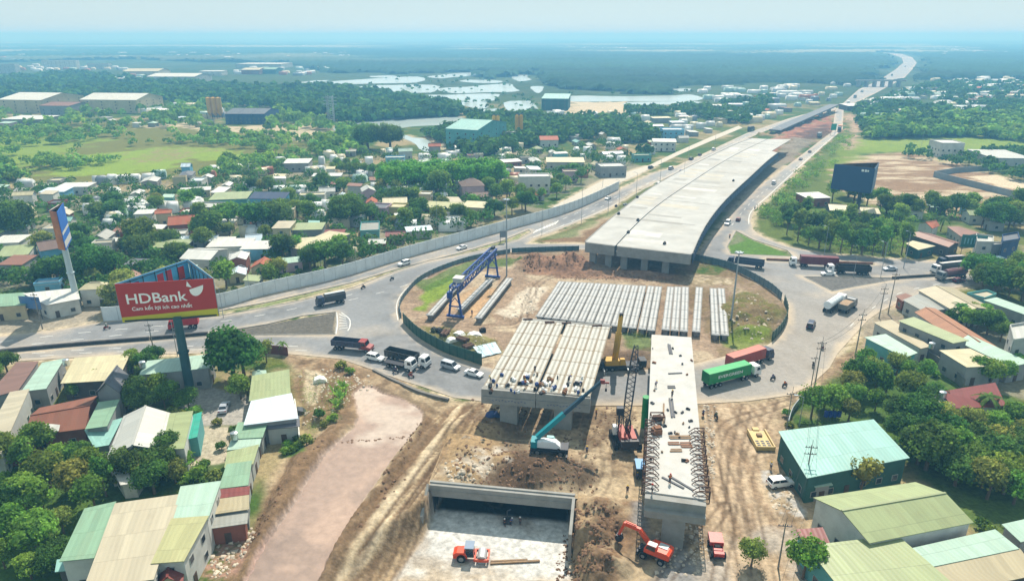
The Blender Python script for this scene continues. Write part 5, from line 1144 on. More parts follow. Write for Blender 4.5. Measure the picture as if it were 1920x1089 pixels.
# ------------------------------------------------------------------ roofs and walls
RM_ = {}
def rf(k):
    D = {'mint': (C(164,190,172), .5), 'green': (C(128,160,132), .6), 'olive': (C(150,160,116), .6), 'teal': (C(136,180,170), .45), 'grey': (C(150,150,142), .45), 'pale': (C(186,186,178), .3), 'white': (C(204,203,196), .5),
         'cream': (C(196,186,150), .3), 'tan': (C(182,172,148), .5), 'rust': (C(132,88,68), .6), 'brown': (C(126,94,82), .3), 'beige': (C(168,156,126), .5), 'red': (C(124,58,52), .4), 'bluewhite': (C(200,214,222), .15), 'slate': (C(96,98,104), .4),
         'dark': (C(66,70,76), .3), 'navy': (C(52,66,92), .2), 'yellow': (C(170,168,122), .6), 'aqua': (C(60,164,144), .2), 'whouse': (C(206,204,192), .2), 'blue': (C(86,124,160), .3)}
    T = {'tile': (C(158,86,58), .4), 'tiledark': (C(112,92,84), .5), 'tilebrown': (C(120,74,56), .6), 'tilerub': (C(156,112,86), .8)}
    if k in D: c, s = D[k]; return roofmat('roof_'+k, [v*.9 for v in c[:3]]+[1], min(.9, s+.25), scol=[v*.45+w_*.5 for v, w_ in zip(c[:3], (.14, .09, .05))]+[1])
    c, s = T[k]; return roofmat('roof_'+k, c, s, tile=True, rough=0.8)
def wl_(k):
    D = {'white': C(196,196,188), 'cream': C(190,176,142), 'grey': C(142,144,142), 'dark': C(84,82,80), 'teal': C(96,158,156), 'green': C(52,92,84), 'blue': C(110,168,196), 'pink': C(188,160,170), 'brick': C(136,84,66), 'yellow': C(188,176,110), 'pale': C(170,172,166), 'dteal': C(46,86,84), 'navy': C(52,76,110)}
    return mat('wall_'+k, D[k], rough=0.85, var=0.1, scale=0.5, dirt=0.5, dcol=[c*0.5 for c in D[k][:3]]+[1], bump=0.05)
winm = mat('window_glass', C(44,54,62), rough=0.2, var=0.2, spec=0.5); framem = mat('window_frame', C(150,150,144), var=0.1); doorm = mat('door_dark', C(78,62,52), rough=0.6, var=0.15); tankm = mat('tank_steel', C(196,200,202), rough=0.25, metal=0.8, var=0.05)
HOUSES = []   # footprints for keeping trees off and for auto placing
def building(name, label, cat, Q, z, roof='mono', rise=0.6, rc='mint', wc='white', ax=0, group=None, oh=0.35, win=True, door=True, wtop=None, zb=None, extra=None, dmat=None):
    """Q: four eave corners (ground coordinates), ridge parallel to side Q0-Q1 when ax=0; mono roofs are highest along Q0-Q1"""
    Q = [Vector((q.x, q.y, 0)) for q in Q]
    if sum(Q[i].x*Q[(i+1) % 4].y-Q[(i+1) % 4].x*Q[i].y for i in range(4)) > 0: Q = [Q[1], Q[0], Q[3], Q[2]]     # clockwise seen from above
    if ax: Q = Q[1:]+Q[:1]
    c = sum(Q, Vector())/4; gz = (HZ(c.x, c.y) if zb is None else zb)-0.1
    rz = math.atan2(Q[1].y-Q[0].y, Q[1].x-Q[0].x); cs, sn = math.cos(-rz), math.sin(-rz)
    L = [Vector(((q-c).x*cs-(q-c).y*sn, (q-c).x*sn+(q-c).y*cs, 0)) for q in Q]; z -= gz
    t = thing(name, label, cat, (c.x, c.y, gz), rz, group); HOUSES.append([(q.x, q.y) for q in Q])
    A, B, Cc, D = L; th = 0.12; U = Vector((0, 0, 1))
    e = [p+(p).normalized()*oh*1.2 for p in L]; rm = rf(rc); m = MB(); uo = (random.uniform(0, 99), random.uniform(0, 99))
    if roof in ('gable', 'hip'):
        r0, r1 = (e[0]+e[3])/2, (e[1]+e[2])/2
        if roof == 'hip':
            k = min(0.42, 0.5*(e[0]-e[3]).length/max(0.1, (r1-r0).length)); r0, r1 = r0.lerp(r1, k), r1.lerp(r0, k)
        zr = z+rise; R0, R1 = r0+U*zr, r1+U*zr; E = [p+U*z for p in e]
        m.slab([R0, R1, E[1], E[0]], th, uvo=uo); m.slab([R1, R0, E[3], E[2]], th, uvo=uo)
        if roof == 'hip': m.slab([R0, E[0], E[3]][::-1], th, uvo=uo); m.slab([R1, E[2], E[1]][::-1], th, uvo=uo)
        rfo = m.build('roof', rm, t)
        mm = MB(); mm.bar(R0+U*0.05, R1+U*0.05, 0.35, 0.1); mm.build('ridge_cap', rm, rfo)
    elif roof == 'mono':
        E = [e[0]+U*(z+rise), e[1]+U*(z+rise), e[2]+U*z, e[3]+U*z]; m.slab(E, th, uvo=uo); rfo = m.build('roof', rm, t)
    else:
        E = [p+U*z for p in L]; m.slab(E, 0.2, uvo=uo); rfo = m.build('roof', rm, t)
        mm = MB()
        for i in range(4):
            a, b = L[i]*0.985, L[(i+1) % 4]*0.985; d = (b-a).normalized()*0.1; mm.bar(a+d+U*(z+0.3), b-d+U*(z+0.3), 0.18, 0.6)
        mm.build('parapet', wl_(wc), t)
    # walls
    I = [p*(1-0.1/max(1, p.length)) for p in L]; m = MB(); zt = z-th-0.02
    tops = {'gable': [zt]*4, 'hip': [zt]*4, 'flat': [zt]*4, 'mono': [zt+rise, zt+rise, zt, zt]}[roof]
    for i in range(4):
        a, b = I[i], I[(i+1) % 4]; P = [a, b, b+U*tops[(i+1) % 4], a+U*tops[i]]
        if roof == 'gable' and i in (1, 3): P = [a, b, b+U*zt, (a+b)/2+U*(zt+rise*0.94), a+U*zt]
        n = len(P); nn = Vector(((b-a).y, -(b-a).x, 0)).normalized()*(-0.12)
        if nn.dot((a+b)/2) > 0: nn = -nn
        m.add(P+[p+nn for p in P], [tuple(range(n-1, -1, -1)), tuple(range(n, 2*n))])
    m.build('wall', wl_(wc), t)
    cam_l = Vector(((-c).x*cs-(-c).y*sn, (-c).x*sn+(-c).y*cs, 0)); dist = c.length
    if win or door:
        best = None
        for i in range(4):
            a, b = I[i], I[(i+1) % 4]; mid = (a+b)/2; n = Vector(((b-a).y, -(b-a).x, 0)).normalized()
            if n.dot(mid) < 0: n = -n
            fac = n.dot((cam_l-mid).normalized()); W = (b-a).length; ht = min(tops[i], tops[(i+1) % 4])
            if fac < 0.12 or W < 2.5: continue
            d = (b-a).normalized(); fl = max(1, int(ht/3.0)); nw = max(1, min(7 if dist < 260 else 4, int(W/3.4)))
            for f_ in range(fl):
                for k in range(nw):
                    q = a+d*(W*(k+0.5)/nw); zc = 1.6+f_*3.1
                    if zc+0.8 > ht: continue
                    if door and f_ == 0 and k == nw//2 and (best is None):
                        best = 1; mm = MB(); p = q+n*0.05+U*1.05; mm.bar(p-d*0.5, p+d*0.5, 0.08, 2.1); mm.build('door', dmat or doorm, t); continue
                    if not win: continue
                    mm = MB(); p = q+n*0.03+U*zc; mm.bar(p-d*0.62, p+d*0.62, 0.1, 1.2); w_ = mm.build('window', framem, t)
                    mm = MB(); p = q+n*0.085+U*zc; mm.bar(p-d*0.52, p+d*0.52, 0.02, 1.0); mm.build('pane', winm, w_)
    return t
def B4(pts, z): return [G(x, y, z) for x, y in pts]
HB = [ # label, category, px corners, eave z, roof kind, rise, roof colour, wall colour, ridge axis
('long brown metal roof at the left frame edge just below the road','shed',[(31,680),(71,681),(35,733),(-28,747)],4.2,'mono',.4,'brown','grey',1),
('long mint roof between the brown roof and the cream roof below the road','shed',[(79,681),(120,676),(87,730),(42,732)],4.4,'mono',.4,'mint','grey',1),
('cream yellow roofed shed below the left road with bushes growing over its corner','shed',[(142,675),(242,668),(219,711),(117,717)],4.4,'mono',.5,'cream','dark',0),
('big tan roof cut by the left frame edge below the mint roof','warehouse',[(18,736),(55,734),(3,852),(-55,868)],5.0,'mono',.5,'tan','pale',1),
('rusty brown tiled house left of the patched green roof','house',[(76,765),(180,743),(158,802),(50,816)],4.0,'gable',1.4,'tilebrown','brick',0),
('small rusty lean-to roof just below the rusty tiled house','shed',[(40,814),(74,800),(62,838),(14,850)],3.0,'mono',.3,'rust','brick',0),
('small white metal sheet roof patch in front of the rusty tiled house','shed',[(90,798),(114,786),(108,806),(80,812)],4.3,'mono',.3,'pale','brick',0),
('grey gabled house with steep slate roof and plain rendered gable end','house',[(182,735),(224,735),(241,706),(205,704)],5.6,'gable',2.4,'slate','grey',1),
('patched yellow green sheet roof directly below the grey gabled house','shed',[(185,755),(223,753),(201,800),(162,802)],4.6,'mono',.4,'green','grey',1),
('low teal lean-to roof hanging below the patched yellow green roof','shed',[(160,806),(228,787),(203,832),(178,836)],3.4,'mono',.3,'teal','grey',0),
('large pale grey double pitched roof, ridge towards the viewer, left of the awning','warehouse',[(233,781),(318,776),(303,841),(202,859)],5.2,'gable',2.0,'pale','white',1),
('pale green flat sheet roof joined to the pale grey double pitched roof','shed',[(319,776),(361,774),(345,841),(303,840)],5.3,'mono',.3,'olive','white',1),
('bright aqua awning beside the concrete yard','awning',[(363,778),(378,776),(370,819),(353,821)],4.2,'mono',.3,'aqua','teal',1),
('narrow beige roof below the pale grey double pitched roof','shed',[(200,862),(280,851),(275,868),(206,880)],3.6,'mono',.3,'cream','white',0),
('low white roof beside the dark tree below the pale grey double pitched roof','shed',[(212,880),(273,868),(254,903),(228,906)],3.2,'mono',.3,'white','white',0),
('long mint roofed hall directly behind the dark billboard post','warehouse',[(280,680),(400,667),(390,689),(264,702)],5.2,'mono',.5,'mint','grey',0),
('pale green metal roof beside the big dark round tree','shed',[(475,709),(541,697),(543,743),(469,750)],4.6,'mono',.5,'olive','white',0),
('tiny mint pyramid roof on the corner behind the pale green roof','shed',[(475,697),(497,695),(499,709),(474,712)],4.0,'hip',1.2,'mint','white',0),
('bluish white metal roofed house between two green sheds above the muddy channel','house',[(474,757),(545,743),(556,783),(460,795)],4.8,'mono',.6,'bluewhite','grey',0),
('small dark grey lean-to with two windows facing the grass, beside the muddy bank','house',[(504,789),(558,784),(559,798),(501,804)],3.6,'mono',.5,'slate','pale',0),
('green shed roof below the bluish white roof','shed',[(449,796),(500,793),(490,818),(438,821)],3.8,'mono',.4,'green','pale',0),
('narrow mint strip roof below the green shed by the potted shrubs','shed',[(438,824),(488,820),(483,836),(430,842)],3.4,'mono',.3,'mint','pale',0),
('upper grey green roof in the row along the muddy bank','shed',[(430,850),(483,837),(472,868),(424,874)],3.8,'mono',.3,'olive','pale',0),
('middle grey green roof in the row along the muddy bank, above the red strip','shed',[(427,874),(470,868),(463,907),(413,913)],4.2,'mono',.3,'green','pale',0),
('beige roof under the dark red strip along the muddy bank','shed',[(402,936),(463,929),(463,953),(393,963)],4.0,'mono',.3,'beige','grey',0),
('narrow dark red roof strip in the row along the muddy bank','shed',[(404,920),(464,914),(463,926),(402,934)],4.3,'mono',.2,'red','grey',0),
('lowest grey roof of the row along the muddy bank','shed',[(391,974),(461,961),(459,980),(389,990)],3.4,'mono',.2,'grey','brick',0),
('light green ribbed roof left of the biggest beige roof','warehouse',[(160,959),(216,946),(176,1042),(115,1048)],6.0,'mono',.4,'green','white',0),
('teal awning hanging from the light green ribbed roof at the bottom left','awning',[(112,1052),(171,1046),(166,1062),(109,1069)],3.6,'mono',.3,'teal','dark',0),
('biggest grey beige flat roof at the bottom left','warehouse',[(218,949),(337,932),(287,1082),(160,1100)],6.2,'mono',.4,'tan','white',0),
('sea green translucent ribbed roof beside the biggest grey beige roof','warehouse',[(341,916),(412,906),(388,971),(324,976)],6.4,'mono',.3,'mint','white',0),
('yellow green ribbed roof right of the biggest beige roof, white side wall','warehouse',[(323,977),(388,972),(344,1048),(287,1052)],6.4,'mono',.3,'yellow','white',0),
('small dark red gabled porch roof at the bottom frame edge','house',[(298,1062),(342,1058),(340,1090),(294,1096)],3.8,'gable',1.3,'red','cream',1),
('green roofed shop at the left frame edge beside the blue roadside sign','shop',[(-20,556),(44,552),(47,571),(-20,575)],4.4,'mono',.5,'green','cream',0),
('white roofed roadside building below the tall thin billboard','shop',[(45,553),(143,543),(148,560),(88,571)],4.4,'mono',.5,'white','white',0),
# right side
('long beige and green gabled roof at the top of the right shed cluster','warehouse',[(1723,544),(1787,540),(1863,579),(1795,586)],4.6,'gable',1.0,'beige','white',1),
('weathered grey roof with stepped edge left of the long gabled roof','shed',[(1695,565),(1722,554),(1780,578),(1732,583)],3.8,'mono',.4,'grey','pale',0),
('small rust red roof by the roadside at the tip of the right shed cluster','shed',[(1682,557),(1698,552),(1720,560),(1693,564)],3.2,'mono',.3,'rust','brick',0),
('long rubble strewn brown tiled roof in the middle of the right cluster','house',[(1717,586),(1755,579),(1872,652),(1797,640)],3.8,'gable',.9,'tilerub','pale',1),
('long olive roof on a high grey wall in the right cluster','warehouse',[(1687,602),(1715,597),(1813,639),(1785,642)],6.4,'mono',.3,'olive','grey',1),
('rusty and beige corrugated roof left of the high grey wall','shed',[(1640,605),(1673,602),(1742,650),(1725,652)],4.0,'mono',.3,'beige','pale',1),
('mint roofed house with a teal end wall at the left of the right cluster','house',[(1624,633),(1661,629),(1717,662),(1695,669)],4.8,'mono',.3,'mint','teal',1),
('cream roofed hall at the lower right of the right cluster','warehouse',[(1764,660),(1818,657),(1882,684),(1813,687)],5.0,'mono',.4,'cream','grey',0),
('very long narrow mint roof running to the right frame edge','warehouse',[(1799,641),(1818,630),(1928,680),(1893,686)],4.4,'mono',.3,'mint','grey',1),
('mint roofed long shed at the right frame edge behind the garden trees','warehouse',[(1847,563),(1870,560),(1940,585),(1918,588)],4.6,'mono',.3,'mint','grey',1),
('flat teal edged shop roof beside the dark red car','shop',[(1812,552),(1850,546),(1868,553),(1846,561)],4.0,'flat',.3,'tan','teal',0),
('tall plain pale blue grey block at the right frame edge','house',[(1893,612),(1945,604),(1970,630),(1900,640)],7.5,'flat',.3,'pale','pale',0),
('long rusty roof behind the cream hip roof beside the right road','shed',[(1702,438),(1747,439),(1798,455),(1778,463)],4.0,'gable',.8,'rust','dark',1),
('pale cream hipped roof shed beside the right road under trees','shed',[(1700,458),(1712,453),(1752,461),(1722,468)],3.6,'mono',.3,'cream','dteal',0),
('small orange tiled white house among trees beyond the rusty roof','house',[(1723,419),(1747,417),(1760,423),(1748,428)],4.8,'gable',1.4,'tile','white',0),
('long faded red roof behind the green shop sign','shed',[(1777,425),(1797,427),(1835,438),(1802,443)],4.0,'mono',.4,'rust','pale',1),
('grey shop building behind the green shop sign','shop',[(1830,440),(1862,445),(1862,456),(1832,455)],6.5,'flat',.3,'pale','pale',0),
('small white shop front between the grey shop and the blue building','shop',[(1861,456),(1877,456),(1877,460),(1861,461)],5.0,'flat',.3,'white','white',0),
('blue fronted two storey building at the far right roadside','shop',[(1879,442),(1908,437),(1912,450),(1880,455)],7.5,'flat',.3,'slate','navy',0),
('large aqua green sheet roof right of the dirt road with a utility pole in front','warehouse',[(1463,815),(1635,793),(1701,857),(1515,894)],5.4,'mono',.7,'teal','green',0),
('tiny pale shed under the front corner of the large aqua green roof','shed',[(1520,897),(1545,892),(1557,907),(1530,911)],3.2,'mono',.2,'mint','grey',0),
('large sage green double pitched hall with a white gable wall at the lower right','warehouse',[(1530,933),(1715,905),(1820,978),(1632,1015)],6.0,'gable',1.6,'olive','white',0),
('olive corrugated roof in the bottom right foreground','warehouse',[(1516,1029),(1680,1010),(1795,1104),(1600,1128)],5.0,'mono',.5,'olive','teal',0),
('small faded red roof panel at the left tip of the bottom right sheds','shed',[(1497,997),(1540,993),(1553,1020),(1515,1025)],4.6,'mono',.3,'red','teal',0),
('pale mint roof in front of the large sage green hall','shed',[(1676,1038),(1862,996),(1906,1028),(1713,1068)],4.4,'mono',.3,'mint','pale',0),
('brown streaked roof at the bottom right corner','shed',[(1718,1071),(1908,1032),(1945,1075),(1775,1112)],4.0,'mono',.3,'beige','dark',0),
('mint roof cut by the right frame edge beside the sage green hall','shed',[(1883,986),(1932,975),(1965,1000),(1915,1013)],4.2,'mono',.3,'mint','grey',0),
('dark red roof among the garden trees at right','house',[(1762,744),(1862,727),(1883,761),(1793,764)],4.4,'mono',1.2,'red','white',0),
('small grey gabled house touching the dark red roof','house',[(1740,747),(1760,744),(1790,762),(1773,768)],4.2,'gable',.8,'grey','white',1),
]
for a in HB:
    lab, cat, q, z, rk, ri, rc, wc, ax = a
    building({'shop': 'shop_building', 'awning': 'awning'}.get(cat, cat), lab, cat, B4(q, z), z, rk, ri, rc, wc, ax, win=(cat != 'awning'), door=(cat != 'awning'))
# mid-distance buildings set by base point: (label, cat, px, py, width px, depth m, height, heading, roof kind, rise, roof, wall)
def bld(lab, cat, px, py, wpx, dep, h, rot, rk='gable', rise=1.2, rc='white', wc='white', name=None, **k):
    g = G(px, py); s = PR(g.x+1, g.y, 0)[0]-PR(g.x, g.y, 0)[0]; W = wpx/s; r = R(rot); c, n = math.cos(r), math.sin(r)
    P = [(-W/2, dep), (W/2, dep), (W/2, 0), (-W/2, 0)]
    return building(name or cat, lab, cat, [Vector((g.x+x*c-y*n, g.y+x*n+y*c, 0)) for x, y in P], h, rk, rise, rc, wc, 0, **k)
for a in [('two storey pale blue house with dark navy roof in the village','house',503,400,66,7,6.6,-3,'mono',1.6,'navy','blue'),
 ('pink grey flat roofed house with two dark windows right of the big round village tree','house',708,414,34,9,5.2,-8,'flat',.3,'slate','pink'),
 ('long flat pale yellow roof in the village row behind the panel fence','house',824,408,74,10,4.4,-10,'mono',.4,'yellow','brick'),
 ('beige roofed part of the village row behind the panel fence, right of the yellow roof','house',886,408,42,10,4.6,-12,'mono',.4,'cream','cream'),
 ('pale yellow green walled house left of the yellow roofed row','house',742,410,30,8,4.6,-10,'flat',.3,'cream','yellow'),
 ('white three storey house with dark top windows left of the flyover','house',1003,365,58,9,8.6,4,'flat',.3,'white','white'),
 ('dark hipped roof villa in front of the light green grove','house',888,372,42,11,6.0,12,'hip',3.0,'tiledark','pink'),
 ('long red roofed house below the dark hipped villa','house',905,385,40,8,4.0,14,'gable',1.5,'tiledark','white'),
 ('small white pavilion with stepped roof above the yellow row','house',797,392,22,6,6.5,-5,'flat',.3,'white','cream'),
 ('long green edged roof house behind the red billboard','house',312,487,74,8,4.6,3,'mono',.6,'olive','dark'),
 ('white tent like roof directly behind the red billboard','shed',370,510,58,12,4.6,-6,'gable',1.6,'white','white'),
 ('long white low roofed shop behind the panel fence right of the billboard','shed',430,482,76,9,4.0,5,'mono',.4,'white','white'),
 ('white roofed shed with light blue front behind the panel fence','shed',480,488,52,9,4.2,2,'mono',.4,'white','blue'),
 ('cream roofed workshop sloping to the panel fence','warehouse',566,490,50,22,4.6,-24,'mono',.4,'cream','grey'),
 ('dark red roofed shed beside the cream roofed workshop','shed',624,466,36,9,4.4,4,'mono',.5,'red','white'),
 ('pale green roofed grey walled shed above the cream workshop','shed',578,452,52,9,4.6,5,'mono',.4,'olive','grey'),
 ('tan roofed two storey house above the white shed','house',530,458,32,9,6.4,2,'mono',.4,'tan','cream'),
 ('white bungalow at the left under the thin billboard with brown roof','house',108,492,44,9,5.0,40,'gable',2.2,'tiledark','blue'),
 ('green roofed shed at the left frame edge below the huge tree','shed',28,500,50,12,4.0,22,'mono',.5,'olive','white'),
 ('white roofed long house at the left frame edge with white balustrade','house',14,478,48,9,4.6,8,'mono',.4,'white','white'),
 ('orange red tiled house in the village left of the tree clump','house',343,441,44,10,4.4,18,'gable',2.4,'tile','brick'),
 ('small red roofed kiosk above the orange tiled house','house',299,414,24,6,3.6,2,'gable',.8,'tile','white'),
 ('long green grey roofed house left of the pale blue house','house',430,392,66,14,4.6,10,'mono',.4,'olive','teal'),
 ('flat pale green walled house with small windows left of the tree clump','house',385,412,46,10,5.0,-4,'flat',.3,'pale','pale'),
 ('long white roofed row house in the upper left village','house',138,366,56,9,4.2,4,'mono',.4,'white','white'),
 ('pale blue roofed row house below the long white row','house',100,376,44,9,4.2,6,'mono',.4,'bluewhite','blue'),
 ('grey walled hall with thin white roof edge in the upper village','warehouse',556,322,46,14,5.0,6,'mono',.3,'white','grey'),
 ('long low white wall roofed building above the big round village tree','warehouse',613,344,52,7,4.0,4,'mono',.3,'white','pale'),
 # industrial plain
 ('large white gabled warehouse on the left plain with tan side wall','warehouse',207,212,112,46,13,-6,'gable',5,'whouse','cream'),
 ('wide white roofed factory hall at left among distant trees','warehouse',322,157,92,60,11,-3,'gable',4,'whouse','pale'),
 ('white roofed factory at the far left edge','warehouse',42,212,90,60,13,-8,'gable',5,'whouse','cream'),
 ('low grey factory with brown roof beside the far left factory','warehouse',105,216,60,40,9,-5,'gable',2,'rust','grey'),
 ('low white roofed depot at the left edge above the meadow','warehouse',42,237,76,26,6,-2,'mono',.6,'white','grey'),
 ('first dark blue open shed bay left of the sandy yard','shed',436,233,24,40,9,0,'gable',3,'slate','navy'),
 ('middle dark blue open shed bay left of the sandy yard','shed',461,233,24,40,9,0,'gable',3,'slate','navy'),
 ('last dark blue open shed bay left of the sandy yard','shed',486,233,24,40,9,0,'gable',3,'slate','navy'),
 ('big sea green walled warehouse by the pond above the light green grove','warehouse',866,281,66,52,14,-22,'gable',4,'teal','teal'),
 ('distant white cream factory hall left of centre','warehouse',265,143,66,50,9,0,'gable',4,'cream','cream'),
 ('distant block of flats, left one of the white pair','building',95,128,30,14,17,0,'flat',.3,'white','white'),
 ('distant block of flats, right one of the white pair','building',128,130,34,14,19,0,'flat',.3,'white','white'),
 ('pale distant block at the far left horizon edge','building',15,138,32,14,18,0,'flat',.3,'white','pale'),
 ('distant small white blocks right of the white pair','building',185,130,40,14,12,0,'flat',.3,'white','pale'),
 ('long pale flat distant factory roof','warehouse',485,129,86,90,10,0,'flat',.3,'whouse','pale'),
 ('distant cream roofed factory with brown front','warehouse',470,140,34,50,9,0,'gable',3,'cream','brick'),
 ('distant green roofed factory beside the cream roofed one','warehouse',500,139,34,50,9,0,'gable',3,'green','dteal'),
 ('distant long white roofed sheds under the factory plain','warehouse',395,142,42,30,8,0,'mono',.5,'white','white'),
 ('teal roofed sawmill shed beside the sand heaps','warehouse',1040,207,50,40,12,-8,'mono',2,'teal','dteal'),
 ('white villa with roof terraces in the green field at far right','house',1782,296,42,16,9,-4,'flat',.3,'white','white'),
 ('long white roof beside the right highway far away','warehouse',1604,208,30,22,5,0,'mono',.4,'white','dark'),
 ('white roofed hut among trees below the dark blue billboard','house',1534,388,46,10,4.2,10,'mono',.5,'white','brick'),
 ('curved pale roof hut behind the dark tree grove at right','house',1572,412,34,10,4.0,-14,'gable',1.6,'cream','dark'),
 ('second pale roof hut behind the dark tree grove, right of the billboard post','house',1625,417,40,10,4.0,-12,'gable',1.4,'cream','dark'),
 ('long white roof at the right edge under the light green trees','shed',1912,420,50,14,4.0,-6,'mono',.4,'white','white'),
 ('grey green flat warehouse roofs at the right edge beyond the field','warehouse',1895,312,70,30,5,-6,'mono',.5,'pale','pale'),
 ('blue trimmed two storey house beside the green plot left of the highway','house',1262,262,40,12,7,0,'flat',.3,'bluewhite','blue'),
 ('white walled house pair beside the green plot left of the highway','house',1245,284,42,14,6.5,-6,'gable',1.2,'pale','white'),
 ('small red roofed house left of the green plot','house',1030,276,34,14,5,4,'gable',2,'tile','white'),
 ('grey concrete row of half built houses beside the service road','house',1150,332,50,12,5.5,8,'flat',.3,'pale','grey'),
 ('long cream roofed row beyond the dark round trees left of the service road','house',1060,318,70,14,4.4,-2,'mono',.5,'cream','pale'),
]: bld(*a)
def silo(px, py, lab, n=3, h=20, r=2.4, fac=1.0):
    g = G(px, py); t = thing('cement_silo', lab, 'silo', (g.x, g.y, 0)); ym_ = mat('silo_yellow', C(206,156,70), var=0.12, scale=0.2, dirt=0.4)
    for k in range(n):
        m = MB(); x = (k-(n-1)/2)*r*2.1; m.tube((x, 0, 5), (x, 0, h), r, n=16); m.tube((x, 0, 2.5), (x, 0, 5), r*.3, r, 16); m.tube((x, 0, h), (x, 0, h+.8), r, r*.3, 16); m.build('silo_tank', ym_, t)
    m = MB()
    for k in range(n+1):
        x = (k-n/2)*r*2.1
        for y in (-r, r): m.bar((x, y, 0), (x, y, 5.2), .35)
    m.box((0, 0, h+1), (n*r*2.1, 1, .2)); m.build('stand', steel, t)
silo(405, 222, 'far left yellow silo pair beside the dark blue sheds', 3, 19, 2.3); silo(930, 264, 'left pair of yellow silos behind the green grove', 2, 18, 1.4); silo(973, 262, 'right pair of yellow silos behind the green grove', 2, 18, 1.5)
g = G(950, 266); m = MB(); m.box((0, 0, 6), (14, 6, 3)); m.box((0, 0, 2.2), (12, 5, 4)); m.bar((-7, 0, 6), (-20, -4, 1), 1.2); o = m.build('batching_plant', mat('plant_grey', C(140,140,138), var=.2), None, loc=(g.x, g.y, 0)); settag(o, 'grey batching plant between the two yellow silo pairs', 'concrete plant')
# far overpass
ov = thing('overpass', 'pale overpass crossing the far expressway at upper right', 'bridge'); a, b = G(1604, 163), G(1694, 163)
m = MB(); m.bar((a.x, a.y, 9), (b.x, b.y, 9), 9, 1.6); m.build('deck', conc, ov); m = MB(); m.bar((a.x, a.y-4.6, 10.2), (b.x, b.y-4.6, 10.2), .3, 1.2); m.build('parapet', deckw, ov)
for k in range(6):
    p = a.lerp(b, (k+.3)/6); m = MB(); m.box((p.x, p.y, 4.0), (3.0, 8, 8.4)); m.build('pier', conc, ov)
# elevated link at far left of the deck end
el = thing('viaduct', 'dark edged viaduct slanting across beyond the end of the flyover', 'bridge'); a, b = G(1452, 252), G(1562, 209)
m = MB(); m.bar((a.x, a.y, 3.0), (b.x, b.y, 6.5), 9, 1.2); m.build('deck', mat('dark_conc', C(92,98,104), var=.15), el)
for k in range(6): p = a.lerp(b, (k+.4)/6); m = MB(); m.box((p.x, p.y, 1.8), (1.2, 7, 4.2)); m.build('pier', conc, el)
# ------------------------------------------------------------------ village filled in house by house
AUTO = []     # (object, base phrase, kind)
def inpoly(px, py, poly):
    c = False; n = len(poly)
    for i in range(n):
        ax, ay = poly[i]; bx, by = poly[(i+1) % n]
        if (ay > py) != (by > py) and px < (bx-ax)*(py-ay)/(by-ay)+ax: c = not c
    return c
def ptd(x, y, r):                     # distance test against existing footprints
    for q in HOUSES:
        cx = sum(p[0] for p in q)/4; cy = sum(p[1] for p in q)/4
        if abs(cx-x) > 60 or abs(cy-y) > 60: continue
        if sdf(q, np.array([x]), np.array([y]))[0] > -r: return False
    return True
POLYS_W = []
V1 = [(0,352),(280,338),(500,304),(640,292),(800,285),(1000,268),(1130,262),(1210,300),(1150,335),(1020,382),(900,425),(760,468),(600,520),(430,560),(200,580),(60,540),(0,540)]
GROVE = [(705,362),(740,322),(940,312),(945,345),(880,372),(720,378)]
V2Z = [(1010,215),(1180,212),(1290,208),(1450,182),(1560,172),(1600,168),(1540,200),(1420,228),(1300,268),(1215,298),(1130,268),(1020,262)]
V3Z = [(1610,200),(1700,170),(1740,160),(1930,158),(1930,232),(1800,226),(1640,232)]
V4Z = [(0,222),(260,214),(300,226),(420,226),(430,236),(240,242),(0,242)]
V5Z = [(1290,168),(1500,160),(1600,158),(1560,180),(1440,195),(1300,190)]
cols = {'white': 10, 'pale': 8, 'grey': 4, 'cream': 4, 'mint': 4, 'bluewhite': 4, 'olive': 3, 'tan': 3, 'rust': 2, 'tile': 3, 'red': 1, 'teal': 1, 'slate': 1, 'tiledark': 1}
cn = {'white': 'white', 'pale': 'light grey', 'grey': 'grey', 'cream': 'cream', 'mint': 'mint', 'bluewhite': 'bluish white', 'olive': 'sage green', 'tan': 'tan', 'rust': 'rusty', 'tile': 'orange tiled', 'red': 'dark red', 'teal': 'teal', 'slate': 'dark grey', 'tiledark': 'brown tiled'}
rr = random.Random(21); ck = list(cols); cw_ = [cols[k] for k in ck]
